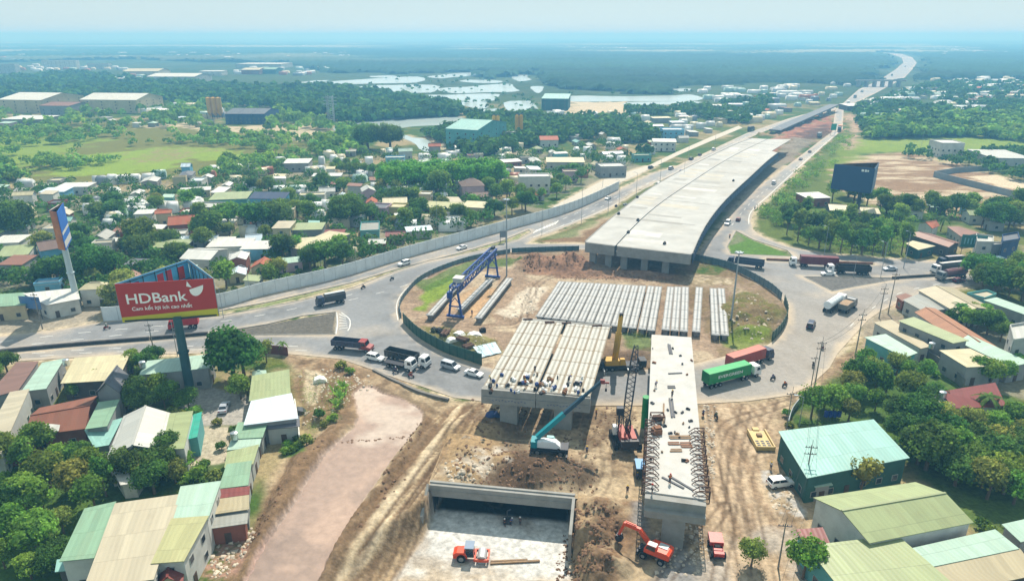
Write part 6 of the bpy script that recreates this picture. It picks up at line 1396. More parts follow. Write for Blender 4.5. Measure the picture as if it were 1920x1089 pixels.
def autohouses(poly, n, rot0, tries=4000, exclude=()):
    k = 0; xs = [p[0] for p in poly]; ys_ = [p[1] for p in poly]
    for _ in range(tries):
        if k >= n: break
        px, py = rr.uniform(min(xs), max(xs)), rr.uniform(min(ys_), max(ys_))
        if not inpoly(px, py, poly) or any(inpoly(px, py, e) for e in exclude): continue
        g = G(px, py)
        if roadmask(np.array([g.x]), np.array([g.y]))[0] > -9: continue
        big = rr.random() < 0.25; w_, d_ = (rr.uniform(9, 14), rr.uniform(5.5, 8)) if big else (rr.uniform(4.5, 8.5), rr.uniform(4, 6.5))
        if py < 250: w_ *= 1.25; d_ *= 1.2
        if not ptd(g.x, g.y, max(w_, d_)*0.5+0.4): continue
        rc = rr.choices(ck, cw_)[0]; rk = 'gable' if rc in ('tile', 'tiledark') else rr.choices(('mono', 'gable', 'flat', 'hip'), (5, 4, 2, .6))[0]
        if rk == 'flat' and rc in ('mint', 'olive', 'teal', 'tile'): rk = 'mono'
        h = rr.choice((2.7, 3.0, 3.3, 3.3, 5.4)) if not big else rr.choice((3.2, 3.8, 4.4))
        r = R(rot0+rr.choice((0, 90))+rr.uniform(-8, 8)); c, s = math.cos(r), math.sin(r)
        Q = [Vector((g.x+x*c-y*s, g.y+x*s+y*c, 0)) for x, y in ((-w_/2, d_/2), (w_/2, d_/2), (w_/2, -d_/2), (-w_/2, -d_/2))]
        wc = rr.choices(('white', 'cream', 'grey', 'pale', 'teal', 'blue', 'pink', 'yellow', 'brick'), (5, 3, 4, 4, 1, 1, .6, .8, 1))[0]
        t = building('house', 'x', 'house', Q, h, rk, rr.uniform(.9, 1.8) if rk in ('gable', 'hip') else .45, rc, wc, 0, win=(py > 270), door=(py > 270), group='small village houses')
        kd = {'mono': 'lean-to roofed', 'gable': 'gabled', 'flat': 'flat roofed', 'hip': 'hip roofed'}[rk]
        AUTO.append((t, f"{'large' if big else 'small'} {cn[rc]} {kd} house", 'h')); k += 1
    return k
autohouses(V1, 118, 12, exclude=(GROVE,)); autohouses(V2Z, 30, 10); autohouses(V3Z, 40, -8); autohouses(V4Z, 9, 0)
autohouses([(1650,400),(1780,395),(1900,410),(1920,430),(1840,436),(1720,415),(1640,425)], 5, -10)
# the many farther roofs read as one mass
def roofmass(name, zones, n, seed, sc=1.0):
    r = random.Random(seed); V = []; F = []; CC = []; pal = [C(214,216,212), C(186,190,188), C(200,190,160), C(150,176,166), C(150,96,76), C(120,128,134)]
    k = 0
    while k < n:
        poly = r.choice(zones); xs = [p[0] for p in poly]; ys_ = [p[1] for p in poly]; px, py = r.uniform(min(xs), max(xs)), r.uniform(min(ys_), max(ys_))
        if not inpoly(px, py, poly): continue
        g = G(px, py)
        if roadmask(np.array([g.x]), np.array([g.y]))[0] > -12 or not ptd(g.x, g.y, 8): k += 0.2; continue
        w_, d_, h = r.uniform(4, 10)*sc, r.uniform(3, 6)*sc, r.uniform(3, 4.5)*(.7+.3*sc); a = r.uniform(-.3, .3); c, s = math.cos(a), math.sin(a); o = len(V)
        for x, y, z in ((-w_, -d_, 0), (w_, -d_, 0), (w_, d_, 0), (-w_, d_, 0), (-w_, -d_, h), (w_, -d_, h), (w_, d_, h), (-w_, d_, h), (-w_, 0, h+1.6), (w_, 0, h+1.6)): V.append((g.x+x*c-y*s, g.y+x*s+y*c, z))
        F += [tuple(o+i for i in f) for f in ((0, 1, 5, 4), (1, 2, 6, 5), (2, 3, 7, 6), (3, 0, 4, 7), (4, 5, 9, 8), (6, 7, 8, 9), (5, 6, 9, 9), (7, 4, 8, 8))]
        cc = r.choices(pal, (8, 5, 3, 2, 1, 1))[0]; CC += [cc[:3]]*10; k += 1
    F = [f if len(set(f)) == 4 else f for f in F]
    o = npmesh(name, V, np.array(F), mat('roof_mass', None, vcol='Col', var=.08, scale=.3, rough=.5), vc=np.array(CC)); o['kind'] = 'stuff'
roofmass('village_sheds', [V1, [(200,400),(640,330),(980,300),(900,420),(500,520),(200,520)]], 480, 8, .38); roofmass('village_sheds_by_highway', [V2Z], 90, 9, .5)
roofmass('distant_roofs', [V2Z, V3Z, V3Z, V3Z, V5Z, [(1750,150),(1920,146),(1920,165),(1740,170)]], 210, 5)
roofmass('farthest_buildings', [[(0,104),(300,100),(700,98),(700,108),(0,114)], [(1040,88),(1180,89),(1180,93),(1040,92)], [(1380,78),(1500,76),(1500,80),(1380,81)], [(1740,90),(1920,84),(1920,100),(1740,104)], [(300,88),(700,84),(700,88),(300,92)]], 150, 12, 2.2); roofmass('distant_factories', [[(0,126),(60,124),(240,128),(260,136),(0,134)], [(440,126),(640,128),(620,142),(440,144)], [(140,150),(260,142),(280,150),(150,160)], [(240,196),(400,200),(420,222),(260,220)]], 90, 6)
# ------------------------------------------------------------------ foliage
def glow(m, k=0.38):                   # thin leaves let sunlight through
    t = m.node_tree; p = next(n for n in t.nodes if n.type == 'BSDF_PRINCIPLED'); out = next(n for n in t.nodes if n.type == 'OUTPUT_MATERIAL'); src = p.inputs['Base Color'].links[0].from_socket
    tr = t.nodes.new('ShaderNodeBsdfTranslucent'); hs = t.nodes.new('ShaderNodeHueSaturation'); hs.inputs['Hue'].default_value = 0.485; hs.inputs['Value'].default_value = 1.7; mx = t.nodes.new('ShaderNodeMixShader'); mx.inputs[0].default_value = k
    t.links.new(src, hs.inputs['Color']); t.links.new(hs.outputs[0], tr.inputs[0]); t.links.new(p.outputs[0], mx.inputs[1]); t.links.new(tr.outputs[0], mx.inputs[2]); t.links.new(mx.outputs[0], out.inputs[0]); return m
def leafmat(name, c, rnd=0.6):
    m = mat(name, c, rough=0.75, var=0.35, scale=0.9, vcol='Col', rnd=rnd, spec=0.15); return glow(m)
LM = {'dark': leafmat('leaf_dark', C(72,110,46)), 'mid': leafmat('leaf_mid', C(98,136,54)), 'light': leafmat('leaf_light', C(104,146,56), .4), 'grove': leafmat('leaf_grove', C(104,166,60), .2), 'olive': leafmat('leaf_olive', C(122,134,64)), 'palm': leafmat('leaf_palm', C(74,118,50)), 'dry': leafmat('leaf_dry', C(140,124,84))}
bark = mat('bark', C(104,88,70), rough=0.9, var=0.25, scale=2.5, bump=0.4)
def crown_arrays(rng, lobes, q, per_area, core=True, flat=0.5):
    V = []; F = []; CC = []; o = 0
    for (cx, cy, cz, r, rzv) in lobes:
        tint = rng.uniform(0.55, 1.4)
        n = max(12, int(4*math.pi*r*r*per_area))
        d = rng.normal(size=(n, 3)); d /= np.linalg.norm(d, axis=1)[:, None]; d[:, 2] = np.where(d[:, 2] < -0.45, -d[:, 2], d[:, 2])
        bump = 1+0.22*np.sin(d[:, 0]*5+cx*3)*np.cos(d[:, 1]*5+cy)+rng.uniform(-.2, .2, n)+(rng.random(n) < .12)*rng.uniform(0, .35, n)
        P = np.stack([cx+d[:, 0]*r*bump, cy+d[:, 1]*r*bump, cz+d[:, 2]*rzv*bump], -1)
        nr = d+rng.normal(size=(n, 3))*0.5; nr /= np.linalg.norm(nr, axis=1)[:, None]
        t = np.cross(nr, rng.normal(size=(n, 3))); t /= np.linalg.norm(t, axis=1)[:, None]+1e-9; b = np.cross(nr, t)
        s = (q*rng.uniform(0.6, 1.35, n))[:, None]
        Q = np.stack([P-t*s-b*s*.6, P+t*s*.7-b*s, P+t*s+b*s*.7, P-t*s*.6+b*s], 1)
        V.append(Q.reshape(-1, 3)); F.append(np.arange(n*4).reshape(-1, 4)+o); o += n*4
        c = np.clip(tint*rng.uniform(0.7, 1.35, n), 0.4, 1.9); CC.append(np.repeat(c, 4))
        if core:
            k, m_ = 6, 9; th = np.linspace(0, math.pi, k+1); ph = np.linspace(0, 2*math.pi, m_, endpoint=False); TH, PH = np.meshgrid(th, ph, indexing='ij')
            rr_ = 0.66*r; W = np.stack([cx+rr_*np.sin(TH)*np.cos(PH), cy+rr_*np.sin(TH)*np.sin(PH), cz+0.66*rzv*np.cos(TH)], -1).reshape(-1, 3); V.append(W)
            ff = [(o+j*m_+i, o+(j+1)*m_+i, o+(j+1)*m_+(i+1) % m_, o+j*m_+(i+1) % m_) for j in range(k) for i in range(m_)]; F.append(np.array(ff)); CC.append(np.full(len(W), 0.8)); o += len(W)
    c = np.concatenate(CC); return np.concatenate(V), np.concatenate(F), np.stack([c, c, c*0.95], -1)
def mklobes(rng, Rr, Hc, z0, n, spread=0.62):
    L = [(0, 0, z0+Hc*0.5, Rr*0.62, Hc*0.42)]
    for i in range(n):
        a = rng.uniform(0, 6.28); rad = Rr*spread*math.sqrt(rng.uniform(0.15, 1)); u = rng.uniform(-0.15, 0.95)
        k = (1-0.55*abs(u)**2); r = Rr*rng.uniform(0.26, 0.44); L.append((math.cos(a)*rad*k, math.sin(a)*rad*k, z0+Hc*(0.42+0.42*u), r, r*rng.uniform(.75, .95)))
    return L
def trunk_mb(H_, r, spread, n=4, rng=None):
    m = MB(); m.tube((0, 0, -0.3), (0.1, 0, H_*0.55), r, r*.7, 8)
    for i in range(n):
        a = 6.28*i/n+0.4; m.tube((0.1, 0, H_*0.5), (math.cos(a)*spread, math.sin(a)*spread, H_*(0.85+.1*(i % 2))), r*.5, r*.2, 6)
    return m
PROTO = {}
def tree_proto(key, Rr, Hc, z0, n, lm, q=0.42, pa=1.6, tr=0.3, seed=1, cat='tree', nm='tree', spread=.62):
    t = thing(nm, 'x', cat); rng = np.random.default_rng(seed); V, F, c = crown_arrays(rng, mklobes(rng, Rr, Hc, z0, n, spread), q, pa)
    npmesh('crown', V, F, LM[lm], t, c); trunk_mb(z0+Hc*.6, tr, Rr*.45).build('trunk', bark, t); t['used'] = 0; PROTO[key] = t; del t['used']; return t
SPEC = [('broad_a', 5.0, 6.2, 2.2, 15, 'dark', .21, 6, .4, 1), ('broad_b', 4.6, 5.6, 2.0, 13, 'mid', .21, 6, .35, 2), ('broad_c', 5.4, 5.4, 2.0, 16, 'dark', .21, 5.5, .45, 3), ('round_a', 4.0, 6.0, 1.6, 10, 'mid', .2, 6, .3, 4),
 ('light_a', 3.8, 6.0, 2.2, 10, 'light', .2, 6, .25, 5), ('light_b', 3.6, 7.5, 1.5, 12, 'grove', .2, 6, .25, 6), ('olive_a', 4.2, 5.4, 1.8, 11, 'olive', .2, 5.5, .3, 7), ('tall_a', 3.0, 8.5, 3.0, 10, 'mid', .2, 6, .25, 8), ('giant', 10.5, 10.5, 3.0, 34, 'dark', .3, 3.4, .9, 9),
 ('thin_a', 3.4, 5.0, 1.6, 7, 'olive', .20, 1.6, .2, 10), ('bush_a', 1.9, 2.2, 0.2, 7, 'mid', .2, 5, .12, 11), ('bush_b', 2.2, 2.0, 0.1, 7, 'light', .2, 5, .12, 12), ('bush_c', 2.0, 2.0, 0.1, 7, 'olive', .2, 4, .12, 13)]
for s in SPEC: tree_proto(*s[:8], tr=s[8], seed=s[9], cat='shrub' if 'bush' in s[0] else 'tree', nm='shrub' if 'bush' in s[0] else 'tree')
def palm_proto():
    t = thing('palm_tree', 'x', 'palm'); m = MB(); m.tube((0, 0, -.2), (.3, .1, 5.5), .2, .14, 8); m.build('trunk', bark, t)
    rng = random.Random(4); mb = MB()
    for i in range(18):
        a = 6.28*i/18+rng.uniform(-.2, .2); up_ = rng.uniform(.1, 1.0); pr = None
        for k in range(7):
            f = k/6; r_ = 3.0*f; z = 5.5+up_*1.6*f-2.6*f*f*(1.2-up_*.5); c = Vector((.3+math.cos(a)*r_, .1+math.sin(a)*r_, z)); n = Vector((-math.sin(a), math.cos(a), 0))*(.42*(1-f*.85)+.04); dr = Vector((0, 0, -.28*(1-f)))
            if pr: mb.add([pr[0], pr[1], c, c+n+dr], [(0, 1, 2, 3)]); mb.add([pr[1], pr[2], c-n+dr, c], [(0, 1, 2, 3)])
            pr = (c+n+dr, c, c-n+dr)
    V = np.array(mb.v); npmesh('fronds', V, np.array(mb.f), LM['palm'], t, np.ones((len(V), 3))*np.repeat(RNG.uniform(.7, 1.4, len(V)//4), 4)[:, None]); PROTO['palm'] = t
    t = thing('banana_plant', 'x', 'plant'); mb = MB()
    for i in range(11):
        a = 6.28*i/11*1.7; up_ = 1.6+.7*(i % 3); pr = None; ox, oy = math.cos(a)*.5, math.sin(a)*.5
        for k in range(6):
            f = k/5; c = Vector((ox+math.cos(a)*1.7*f, oy+math.sin(a)*1.7*f, 1.0+up_*1.5*f-1.7*f*f)); n = Vector((-math.sin(a), math.cos(a), 0))*(.42*math.sin(math.pi*min(.95, f+.12))+.03)
            if pr: mb.add([pr[0], pr[1], c-n, c+n], [(0, 1, 2, 3)])
            pr = (c+n, c-n)
    V = np.array(mb.v); npmesh('leaves', V, np.array(mb.f), LM['light'], t, np.ones((len(V), 3))*np.repeat(RNG.uniform(.7, 1.3, len(V)//4), 4)[:, None]); m = MB()
    for i in range(4): m.tube((math.cos(i*1.6)*.4, math.sin(i*1.6)*.4, -.1), (math.cos(i*1.6)*.5, math.sin(i*1.6)*.5, 1.5), .14, .1, 7)
    m.build('stem', mat('banana_stem', C(120,136,74), var=.2), t); PROTO['banana'] = t
palm_proto(); USED = set(); TREES = []
def put_tree(key, px, py, label=None, sc=1.0, group=None, ph=None, szz=None):
    g = G(px, py); z = HZ(g.x, g.y); p = PROTO[key]; rz = random.uniform(0, 6.28)
    if key not in USED: USED.add(key); o = p; o.location = (g.x, g.y, z); o.rotation_euler = (0, 0, rz); o.scale = (sc,)*3
    else: o = dup(p, (g.x, g.y, z), rz); o.scale = (sc,)*3
    if szz: o.scale = (sc*szz[0], sc*szz[0], sc*szz[1])
    if 'group' in o: del o['group']
    if group: o['group'] = group
    if label: o['label'] = label
    else: AUTO.append((o, ph or {'broad_a': 'dark broad tree', 'broad_b': 'green broad tree', 'broad_c': 'dark spreading tree', 'round_a': 'green round tree', 'light_a': 'bright green tree', 'light_b': 'tall bright green tree', 'olive_a': 'olive green tree', 'tall_a': 'tall slim tree', 'giant': 'huge dark tree', 'thin_a': 'thin sparse tree', 'bush_a': 'green shrub', 'bush_b': 'bright green shrub', 'bush_c': 'olive shrub', 'palm': 'palm tree', 'banana': 'banana plant'}[key], 't'))
    TREES.append((g.x, g.y)); return o
for a in [('giant',28,447,'huge dark spreading tree at the left frame edge in the village',.95),('giant',187,532,'huge dark spreading tree right of the thin billboard post',.78),('broad_a',112,535,'dark tree left of the thin billboard post base',1.1),('broad_b',268,470,'round mid green tree in the village above the green edged roof house',1.55),
 ('giant',650,425,'huge dark round tree in the middle of the village',.86),('broad_a',440,716,'big dark round tree right of the dark billboard post',1.45),('broad_a',458,704,'dark upper tree just behind the big dark round tree',1.1),('round_a',452,748,'small green tree under the big dark round tree',.75),
 ('giant',690,280,'massive dark tree clump on the pond bank, left part',1.15),('giant',732,280,'massive dark tree clump on the pond bank, right part',1.1),('broad_b',826,372,'dark green tree in front of the light green grove',1.7),('round_a',776,385,'round tree left of the white pavilion',1.1),
 ('broad_b',787,410,'round clipped tree over the yellow roofed row',1.15),('round_a',760,428,'round tree in front of the yellow walled house',1.1),('broad_c',750,388,'dark tree left of the yellow row',1.2),('round_a',951,375,'dark round tree beside the dark hipped villa',1.3),('round_a',960,402,'green round tree by the panel fence',1.0),
 ('broad_c',520,430,'tree clump below the pale blue house, right part',1.5),('broad_a',480,440,'tree clump below the pale blue house, middle part',1.5),('broad_b',430,430,'tree clump below the pale blue house, upper left part',1.4),('broad_a',395,455,'tree clump below the pale blue house, lower left part',1.4),
 ('olive_a',1408,1062,'bright green bush tree on the dirt road edge at the bottom',.62),('light_a',1505,1085,'leafy bright tree at the bottom frame edge left of the olive roof',.9),('thin_a',1612,925,'sparse thin tree in front of the large aqua green roof',1.1),('broad_a',1735,880,'leafy green tree right of the large aqua green roof',1.05),
 ('broad_b',610,503,'dark shrubby tree inside the panel fence near the parked truck',1.2),('broad_c',590,500,'dark tree inside the panel fence beside the cream workshop',1.0)]:
    put_tree(a[0], a[1], a[2], a[3], a[4])
# hand placed masses
def mass(pts, keys, sc=(.85, 1.2), ph=None, group=None):
    for i, (x, y) in enumerate(pts): put_tree(keys[i % len(keys)], x, y, None, random.uniform(*sc), group)
mass([(10,880),(45,870),(80,860),(115,880),(150,875),(60,905),(20,930),(95,915),(140,930),(175,905),(50,960),(5,985),(90,985),(30,1020),(75,1040),(120,1000),(10,1065),(60,1085),(110,1068),(200,930),(180,960)], ['broad_b','olive_a','light_a','round_a','broad_c','tall_a','light_a'], (.55, .95))
mass([(250,905),(275,910),(300,895),(290,925),(330,905),(265,890),(320,870)], ['broad_a','olive_a','broad_c'], (.6, .85))
mass([(215,905),(345,880),(400,905),(385,880),(370,900),(340,790),(325,785),(365,785)], ['bush_a','bush_b','bush_c'], (.8, 1.3))
mass([(160,735),(185,725),(210,712),(235,705),(140,750),(250,700)], ['round_a','light_a','broad_b'], (.45, .65))
mass([(262,775),(285,768),(310,765),(255,760),(300,745),(325,755),(355,770)], ['broad_a','round_a','light_a'], (.5, .8))
mass([(0,705),(15,700),(-5,720),(275,700),(250,690),(290,688)], ['round_a','broad_a'], (.5, .7))
mass([(630,745),(640,755),(645,735),(632,768)], ['banana'], (.75, .95)); mass([(640,690),(655,700),(600,790),(610,800),(625,790),(560,830),(575,838)], ['bush_c','bush_b','bush_a'], (.5, .9)); mass([(540,838),(550,845),(560,840),(535,850)], ['bush_b'], (.5,.7))
mass([(440,815),(445,835),(438,855),(408,795),(415,842)], ['bush_a','bush_c'], (.6, 1.0)); put_tree('thin_a', 500, 680, 'thin tree beside the brown wall right of the big dark round tree', .9); put_tree('palm', 530, 662, 'single small palm on the road edge above the brown wall', .55); put_tree('banana', 72, 752, 'banana plant beside the big tan roof at left', .9)
# right gardens
mass([(1600,760),(1640,770),(1680,790),(1720,800),(1760,810),(1660,740),(1700,755),(1640,735),(1610,730),(1740,770),(1590,790),(1560,780),(1545,765),(1520,785),(1690,830),(1725,845),(1820,815),(1860,820),(1900,810),(1790,835),(1840,850),(1885,860),(1920,840),(1780,870),(1820,890),(1870,900),(1915,900),(1790,910),(1850,935),(1900,945),(1935,880),(1815,870),(1850,885),(1895,890),(1930,905),(1840,915),(1880,925),(1920,930),(1760,850),(1720,870),(1870,865)], ['broad_b','light_a','broad_a','broad_c','olive_a','round_a'], (.6, 1.0))
mass([(1620,700),(1650,700),(1680,705),(1700,715),(1660,720),(1630,715),(1730,720),(1750,705),(1590,745)], ['light_a','bush_b','olive_a'], (.6, .9))
mass([(1790,612),(1810,618),(1830,622),(1850,628),(1840,605),(1860,615),(1875,640),(1815,600)], ['broad_a','round_a','broad_b'], (.6, .85)); put_tree('palm', 1797, 605, 'palm tree beside the long gabled roof in the right cluster', 1.0); put_tree('palm', 1845, 790, 'palm tree in front of the dark red roof at right', 1.1)
mass([(1840,545),(1865,552),(1890,560),(1915,565),(1850,530),(1880,535),(1910,540),(1830,528),(1900,520),(1925,550)], ['broad_a','broad_c','light_a'], (.9, 1.2)); mass([(1830,715),(1855,722),(1820,700),(1880,715),(1905,700)], ['round_a','broad_b'], (.6, .8))
mass([(1840,992),(1850,1000),(1565,960),(1555,1002)], ['bush_a','bush_b'], (.6, 1.0)); mass([(1500,880),(1480,800),(1475,780),(1490,905)], ['bush_a','bush_c'], (.5, .8))
# dark grove at the right of the highway
mass([(1475,440),(1495,452),(1515,460),(1535,466),(1555,470),(1575,474),(1595,476),(1615,477),(1635,478),(1655,480),(1500,432),(1525,440),(1550,446),(1575,452),(1600,456),(1620,460),(1640,462),(1510,418),(1540,425),(1565,430),(1590,436),(1615,440),(1640,446),(1480,420),(1668,470),(1690,478)], ['tall_a','tall_a','light_a','broad_a'], (.85, 1.15))
mass([(1600,382),(1625,386),(1650,395),(1675,402),(1700,404),(1715,408),(1740,404),(1765,404),(1790,405),(1815,408),(1850,408),(1875,412),(1660,410),(1685,420),(1840,425),(1865,430),(1890,432),(1900,425),(1560,378),(1590,370),(1915,402),(1820,395)], ['broad_a','round_a','light_a','broad_c'], (1.0, 1.4)); put_tree('palm', 1763, 434, 'palm tree beside the orange tiled house at right', 1.1)
# light green grove
rg = random.Random(9)
for i in range(34):
    x = 722+ (i % 17)*13+rg.uniform(-3, 3); y = 352+(i//17)*9+rg.uniform(-2, 2)-(x-722)*0.03; put_tree('light_b', x, y, None, rg.uniform(1.45, 1.7), 'grove of tall light green trees', 'tall light green grove tree')
mass([(905,350),(925,352),(940,350)], ['light_b'], (1.1, 1.3)); mass([(625,330),(640,330),(655,331),(670,331),(685,332),(632,322),(650,322),(668,323),(700,334)], ['light_a'], (.9, 1.0))
# fields at left, banks, village
def scatter(poly, n, keys, sc, seed, md=4.0, rd=4.0):
    r = random.Random(seed); k = 0; xs = [p[0] for p in poly]; ys_ = [p[1] for p in poly]
    for _ in range(n*12):
        if k >= n: break
        px, py = r.uniform(min(xs), max(xs)), r.uniform(min(ys_), max(ys_))
        if not inpoly(px, py, poly): continue
        g = G(px, py)
        if roadmask(np.array([g.x]), np.array([g.y]))[0] > -rd or not ptd(g.x, g.y, 1.8): continue
        if any((g.x-a)**2+(g.y-b)**2 < md*md for a, b in TREES[-400:]): continue
        put_tree(r.choice(keys), px, py, None, r.uniform(*sc)); k += 1
scatter([(0,400),(300,380),(640,350),(960,330),(1080,372),(900,425),(700,480),(600,515),(430,555),(250,575),(60,530),(0,520)], 84, ['broad_a','broad_b','round_a','broad_c','olive_a','palm','round_a'], (.75, 1.15), 31)
scatter([(420,520),(640,500),(640,512),(430,560)], 7, ['bush_a','olive_a','bush_b'], (.8, 1.3), 33); scatter([(150,540),(240,560),(230,585),(150,575)], 8, ['bush_c','olive_a','bush_b'], (1, 1.5), 34)
scatter([(1000,330),(1110,330),(1150,335),(1020,380),(960,380)], 9, ['broad_b','round_a','light_a'], (.8, 1.1), 35)
# farther woods: masses of crowns nobody would count
def crownmass(name, zones, n, seed, Rr=(3.2, 5.5), lm='mid', nq=34, q=1.15, dens=None, rd=7):
    rng = np.random.default_rng(seed); r = random.Random(seed); Vs = []; Fs = []; Cs = []; o = 0; k = 0; tr = 0
    wts = [abs(sum(p[i][0]*p[(i+1) % len(p)][1]-p[(i+1) % len(p)][0]*p[i][1] for i in range(len(p)))) for p in zones]
    C_ = []
    while len(C_) < n*1.6 and tr < n*30:
        tr += 1; poly = r.choices(zones, wts)[0]; xs = [p[0] for p in poly]; ys_ = [p[1] for p in poly]; px, py = r.uniform(min(xs), max(xs)), r.uniform(min(ys_), max(ys_))
        if inpoly(px, py, poly): g = G(px, py); C_.append((g.x, g.y))
    A = np.array(C_); ok = roadmask(A[:, 0], A[:, 1]) < -rd
    if dens: ok &= fbm(A[:, 0], A[:, 1], dens, 3, seed) > 0.47
    A = A[ok][:n]; A = np.array([a for a in A if ptd(a[0], a[1], 2.2)])
    for x, y in A:
        R_ = r.uniform(*Rr); far_ = y > 520; m_ = nq if not far_ else int(nq*.7); qq = q*(R_/4.2)*(1.3 if far_ else 1)
        hc = R_*r.uniform(1.3, 1.9); d = rng.normal(size=(m_, 3)); d /= np.linalg.norm(d, axis=1)[:, None]; d[:, 2] = np.abs(d[:, 2])*1.0-0.25*(rng.random(m_) < .3)
        lump = 1+.22*np.sin(d[:, 0]*4+x)*np.cos(d[:, 1]*4+y)+rng.uniform(-.1, .1, m_)
        P = np.stack([x+d[:, 0]*R_*lump, y+d[:, 1]*R_*lump, hc*.55+d[:, 2]*hc*.55*lump], -1)
        nr = d+rng.normal(size=(m_, 3))*.45; nr /= np.linalg.norm(nr, axis=1)[:, None]; t = np.cross(nr, rng.normal(size=(m_, 3))); t /= np.linalg.norm(t, axis=1)[:, None]; b = np.cross(nr, t); s = (qq*rng.uniform(.6, 1.3, m_))[:, None]
        Q = np.stack([P-t*s-b*s*.6, P+t*s*.7-b*s, P+t*s+b*s*.7, P-t*s*.6+b*s], 1).reshape(-1, 3); Vs.append(Q); Fs.append(np.arange(m_*4).reshape(-1, 4)+o); o += m_*4
        tint = r.uniform(.6, 1.4); hue = r.uniform(-.12, .16); c = np.repeat(tint*rng.uniform(.7, 1.3, m_), 4); Cs.append(np.stack([c*(1+hue), c, c*(.9-hue)], -1))
    nw = 'mass_'+lm not in MATS; mm_ = mat('mass_'+lm, {'dark': C(66,104,46), 'mid': C(104,142,58), 'olive': C(112,124,54)}[lm], rough=.8, var=.2, scale=.5, vcol='Col', spec=.1)
    if nw: glow(mm_, .3)
    ob = npmesh(name, np.concatenate(Vs), np.concatenate(Fs), mm_, vc=np.concatenate(Cs)); ob['kind'] = 'stuff'; return ob
LEFTF = [(-60,232),(250,225),(560,238),(620,250),(640,292),(520,330),(300,345),(-60,352)]
crownmass('village_trees', [V1, [(960,262),(1130,256),(1215,300),(1100,330),(980,330)]], 1700, 41, (1.6, 3.3), 'dark', 60, .62, 22)
crownmass('field_trees', [[(-60,250),(110,240),(230,300),(120,330),(-60,352)], [(90,300),(200,262),(330,258),(480,262),(600,270),(640,292),(520,300),(480,285),(300,272),(160,292)], [(330,325),(420,305),(560,300),(560,330),(400,340)], [(-60,245),(240,236),(600,258),(560,285),(300,270),(100,285),(-60,300)], [(-60,300),(90,300),(140,330),(-60,352)]], 720, 42, (1.8, 4.2), 'mid', 60, .8, 30)
crownmass('plain_trees', [[(-60,215),(250,205),(620,235),(600,255),(420,240),(-60,240)], [(260,195),(520,205),(640,235),(560,240),(300,215)], [(590,235),(660,245),(700,295),(600,300)]], 330, 43, (2.5, 5), 'mid', 50, 1.0, 40)
crownmass('riverside_trees', [[(800,255),(920,235),(1010,215),(1180,210),(1300,205),(1460,185),(1420,225),(1280,280),(1215,296),(1130,262),(1000,275),(880,300)], [(870,215),(1000,205),(1020,245),(900,250)]], 1900, 44, (2.4, 5), 'dark', 44, 1.0, 70)
crownmass('right_plain_trees', [[(1600,205),(1740,160),(1930,150),(1930,250),(1640,262),(1610,240)]], 1100, 45, (2.4, 5), 'dark', 44, 1.2, 60)
crownmass('right_hedge_trees', [[(1620,238),(1700,218),(1930,222),(1930,268),(1820,258),(1625,262)]], 480, 46, (3, 5), 'mid', 46, 1.1); crownmass('hedge_by_villa', [[(1700,285),(1790,300),(1930,330),(1930,346),(1800,315),(1690,295)], [(1880,290),(1930,288),(1930,305),(1880,305)], [(1800,298),(1870,292),(1880,300),(1810,306)]], 110, 47, (2, 4), 'dark', 40, 1.0)
crownmass('verge_bushes', [[(1583,248),(1600,262),(1590,292),(1552,320),(1520,350),(1480,400),(1460,430),(1425,412),(1430,392),(1460,362),(1520,305)]], 260, 48, (1.0, 2.4), 'mid', 36, .55, 16, 2.5)
crownmass('roadside_bushes', [[(1480,432),(1520,405),(1700,398),(1900,398),(1930,420),(1760,415),(1700,425),(1700,470),(1660,478),(1540,466),(1490,450)]], 420, 58, (.9, 2.3), 'mid', 44, .5, None, 3)
crownmass('wood_by_pond', [[(0,150),(150,137),(250,150),(480,167),(640,168),(760,185),(860,205),(862,216),(700,222),(560,218),(520,205),(400,197),(280,192),(262,182),(140,188),(0,184)], [(620,215),(860,205),(862,218),(640,232)]], 2000, 49, (3, 6), 'dark', 40, 1.5)
crownmass('dyke_trees', [[(640,150),(980,135),(1020,215),(880,215),(640,180)], [(1000,160),(1300,170),(1300,180),(1000,180)]], 150, 50, (1.5, 3), 'dark', 30, 1.1, 60)
crownmass('island_weeds', [[(778,530),(880,490),(960,478),(1010,478),(1000,488),(890,508),(800,548),(775,570)], [(1365,560),(1420,548),(1462,590),(1440,640),(1375,640),(1352,600)], [(785,612),(850,618),(930,645),(930,662),(860,662),(800,642)], [(1300,490),(1358,502),(1360,516),(1305,510)], [(1170,628),(1220,628),(1220,655),(1175,650)]], 420, 51, (.35, .95), 'olive', 26, .3, 7, .5)
crownmass('site_weeds', [[(1010,452),(1060,432),(1190,365),(1255,330),(1180,390),(1060,450)], [(640,541),(740,512),(860,478),(990,434),(970,448),(880,474),(740,510)], [(1385,440),(1412,453),(1470,470),(1380,472)], [(560,700),(650,690),(665,720),(640,790),(560,840)], [(520,835),(570,825),(565,855),(525,858)], [(1303,478),(1345,440),(1366,400),(1350,402),(1320,440)], [(1560,700),(1620,640),(1640,700),(1560,770),(1500,790),(1480,770)]], 520, 52, (.3, .8), 'mid', 24, .28, 9, .3)
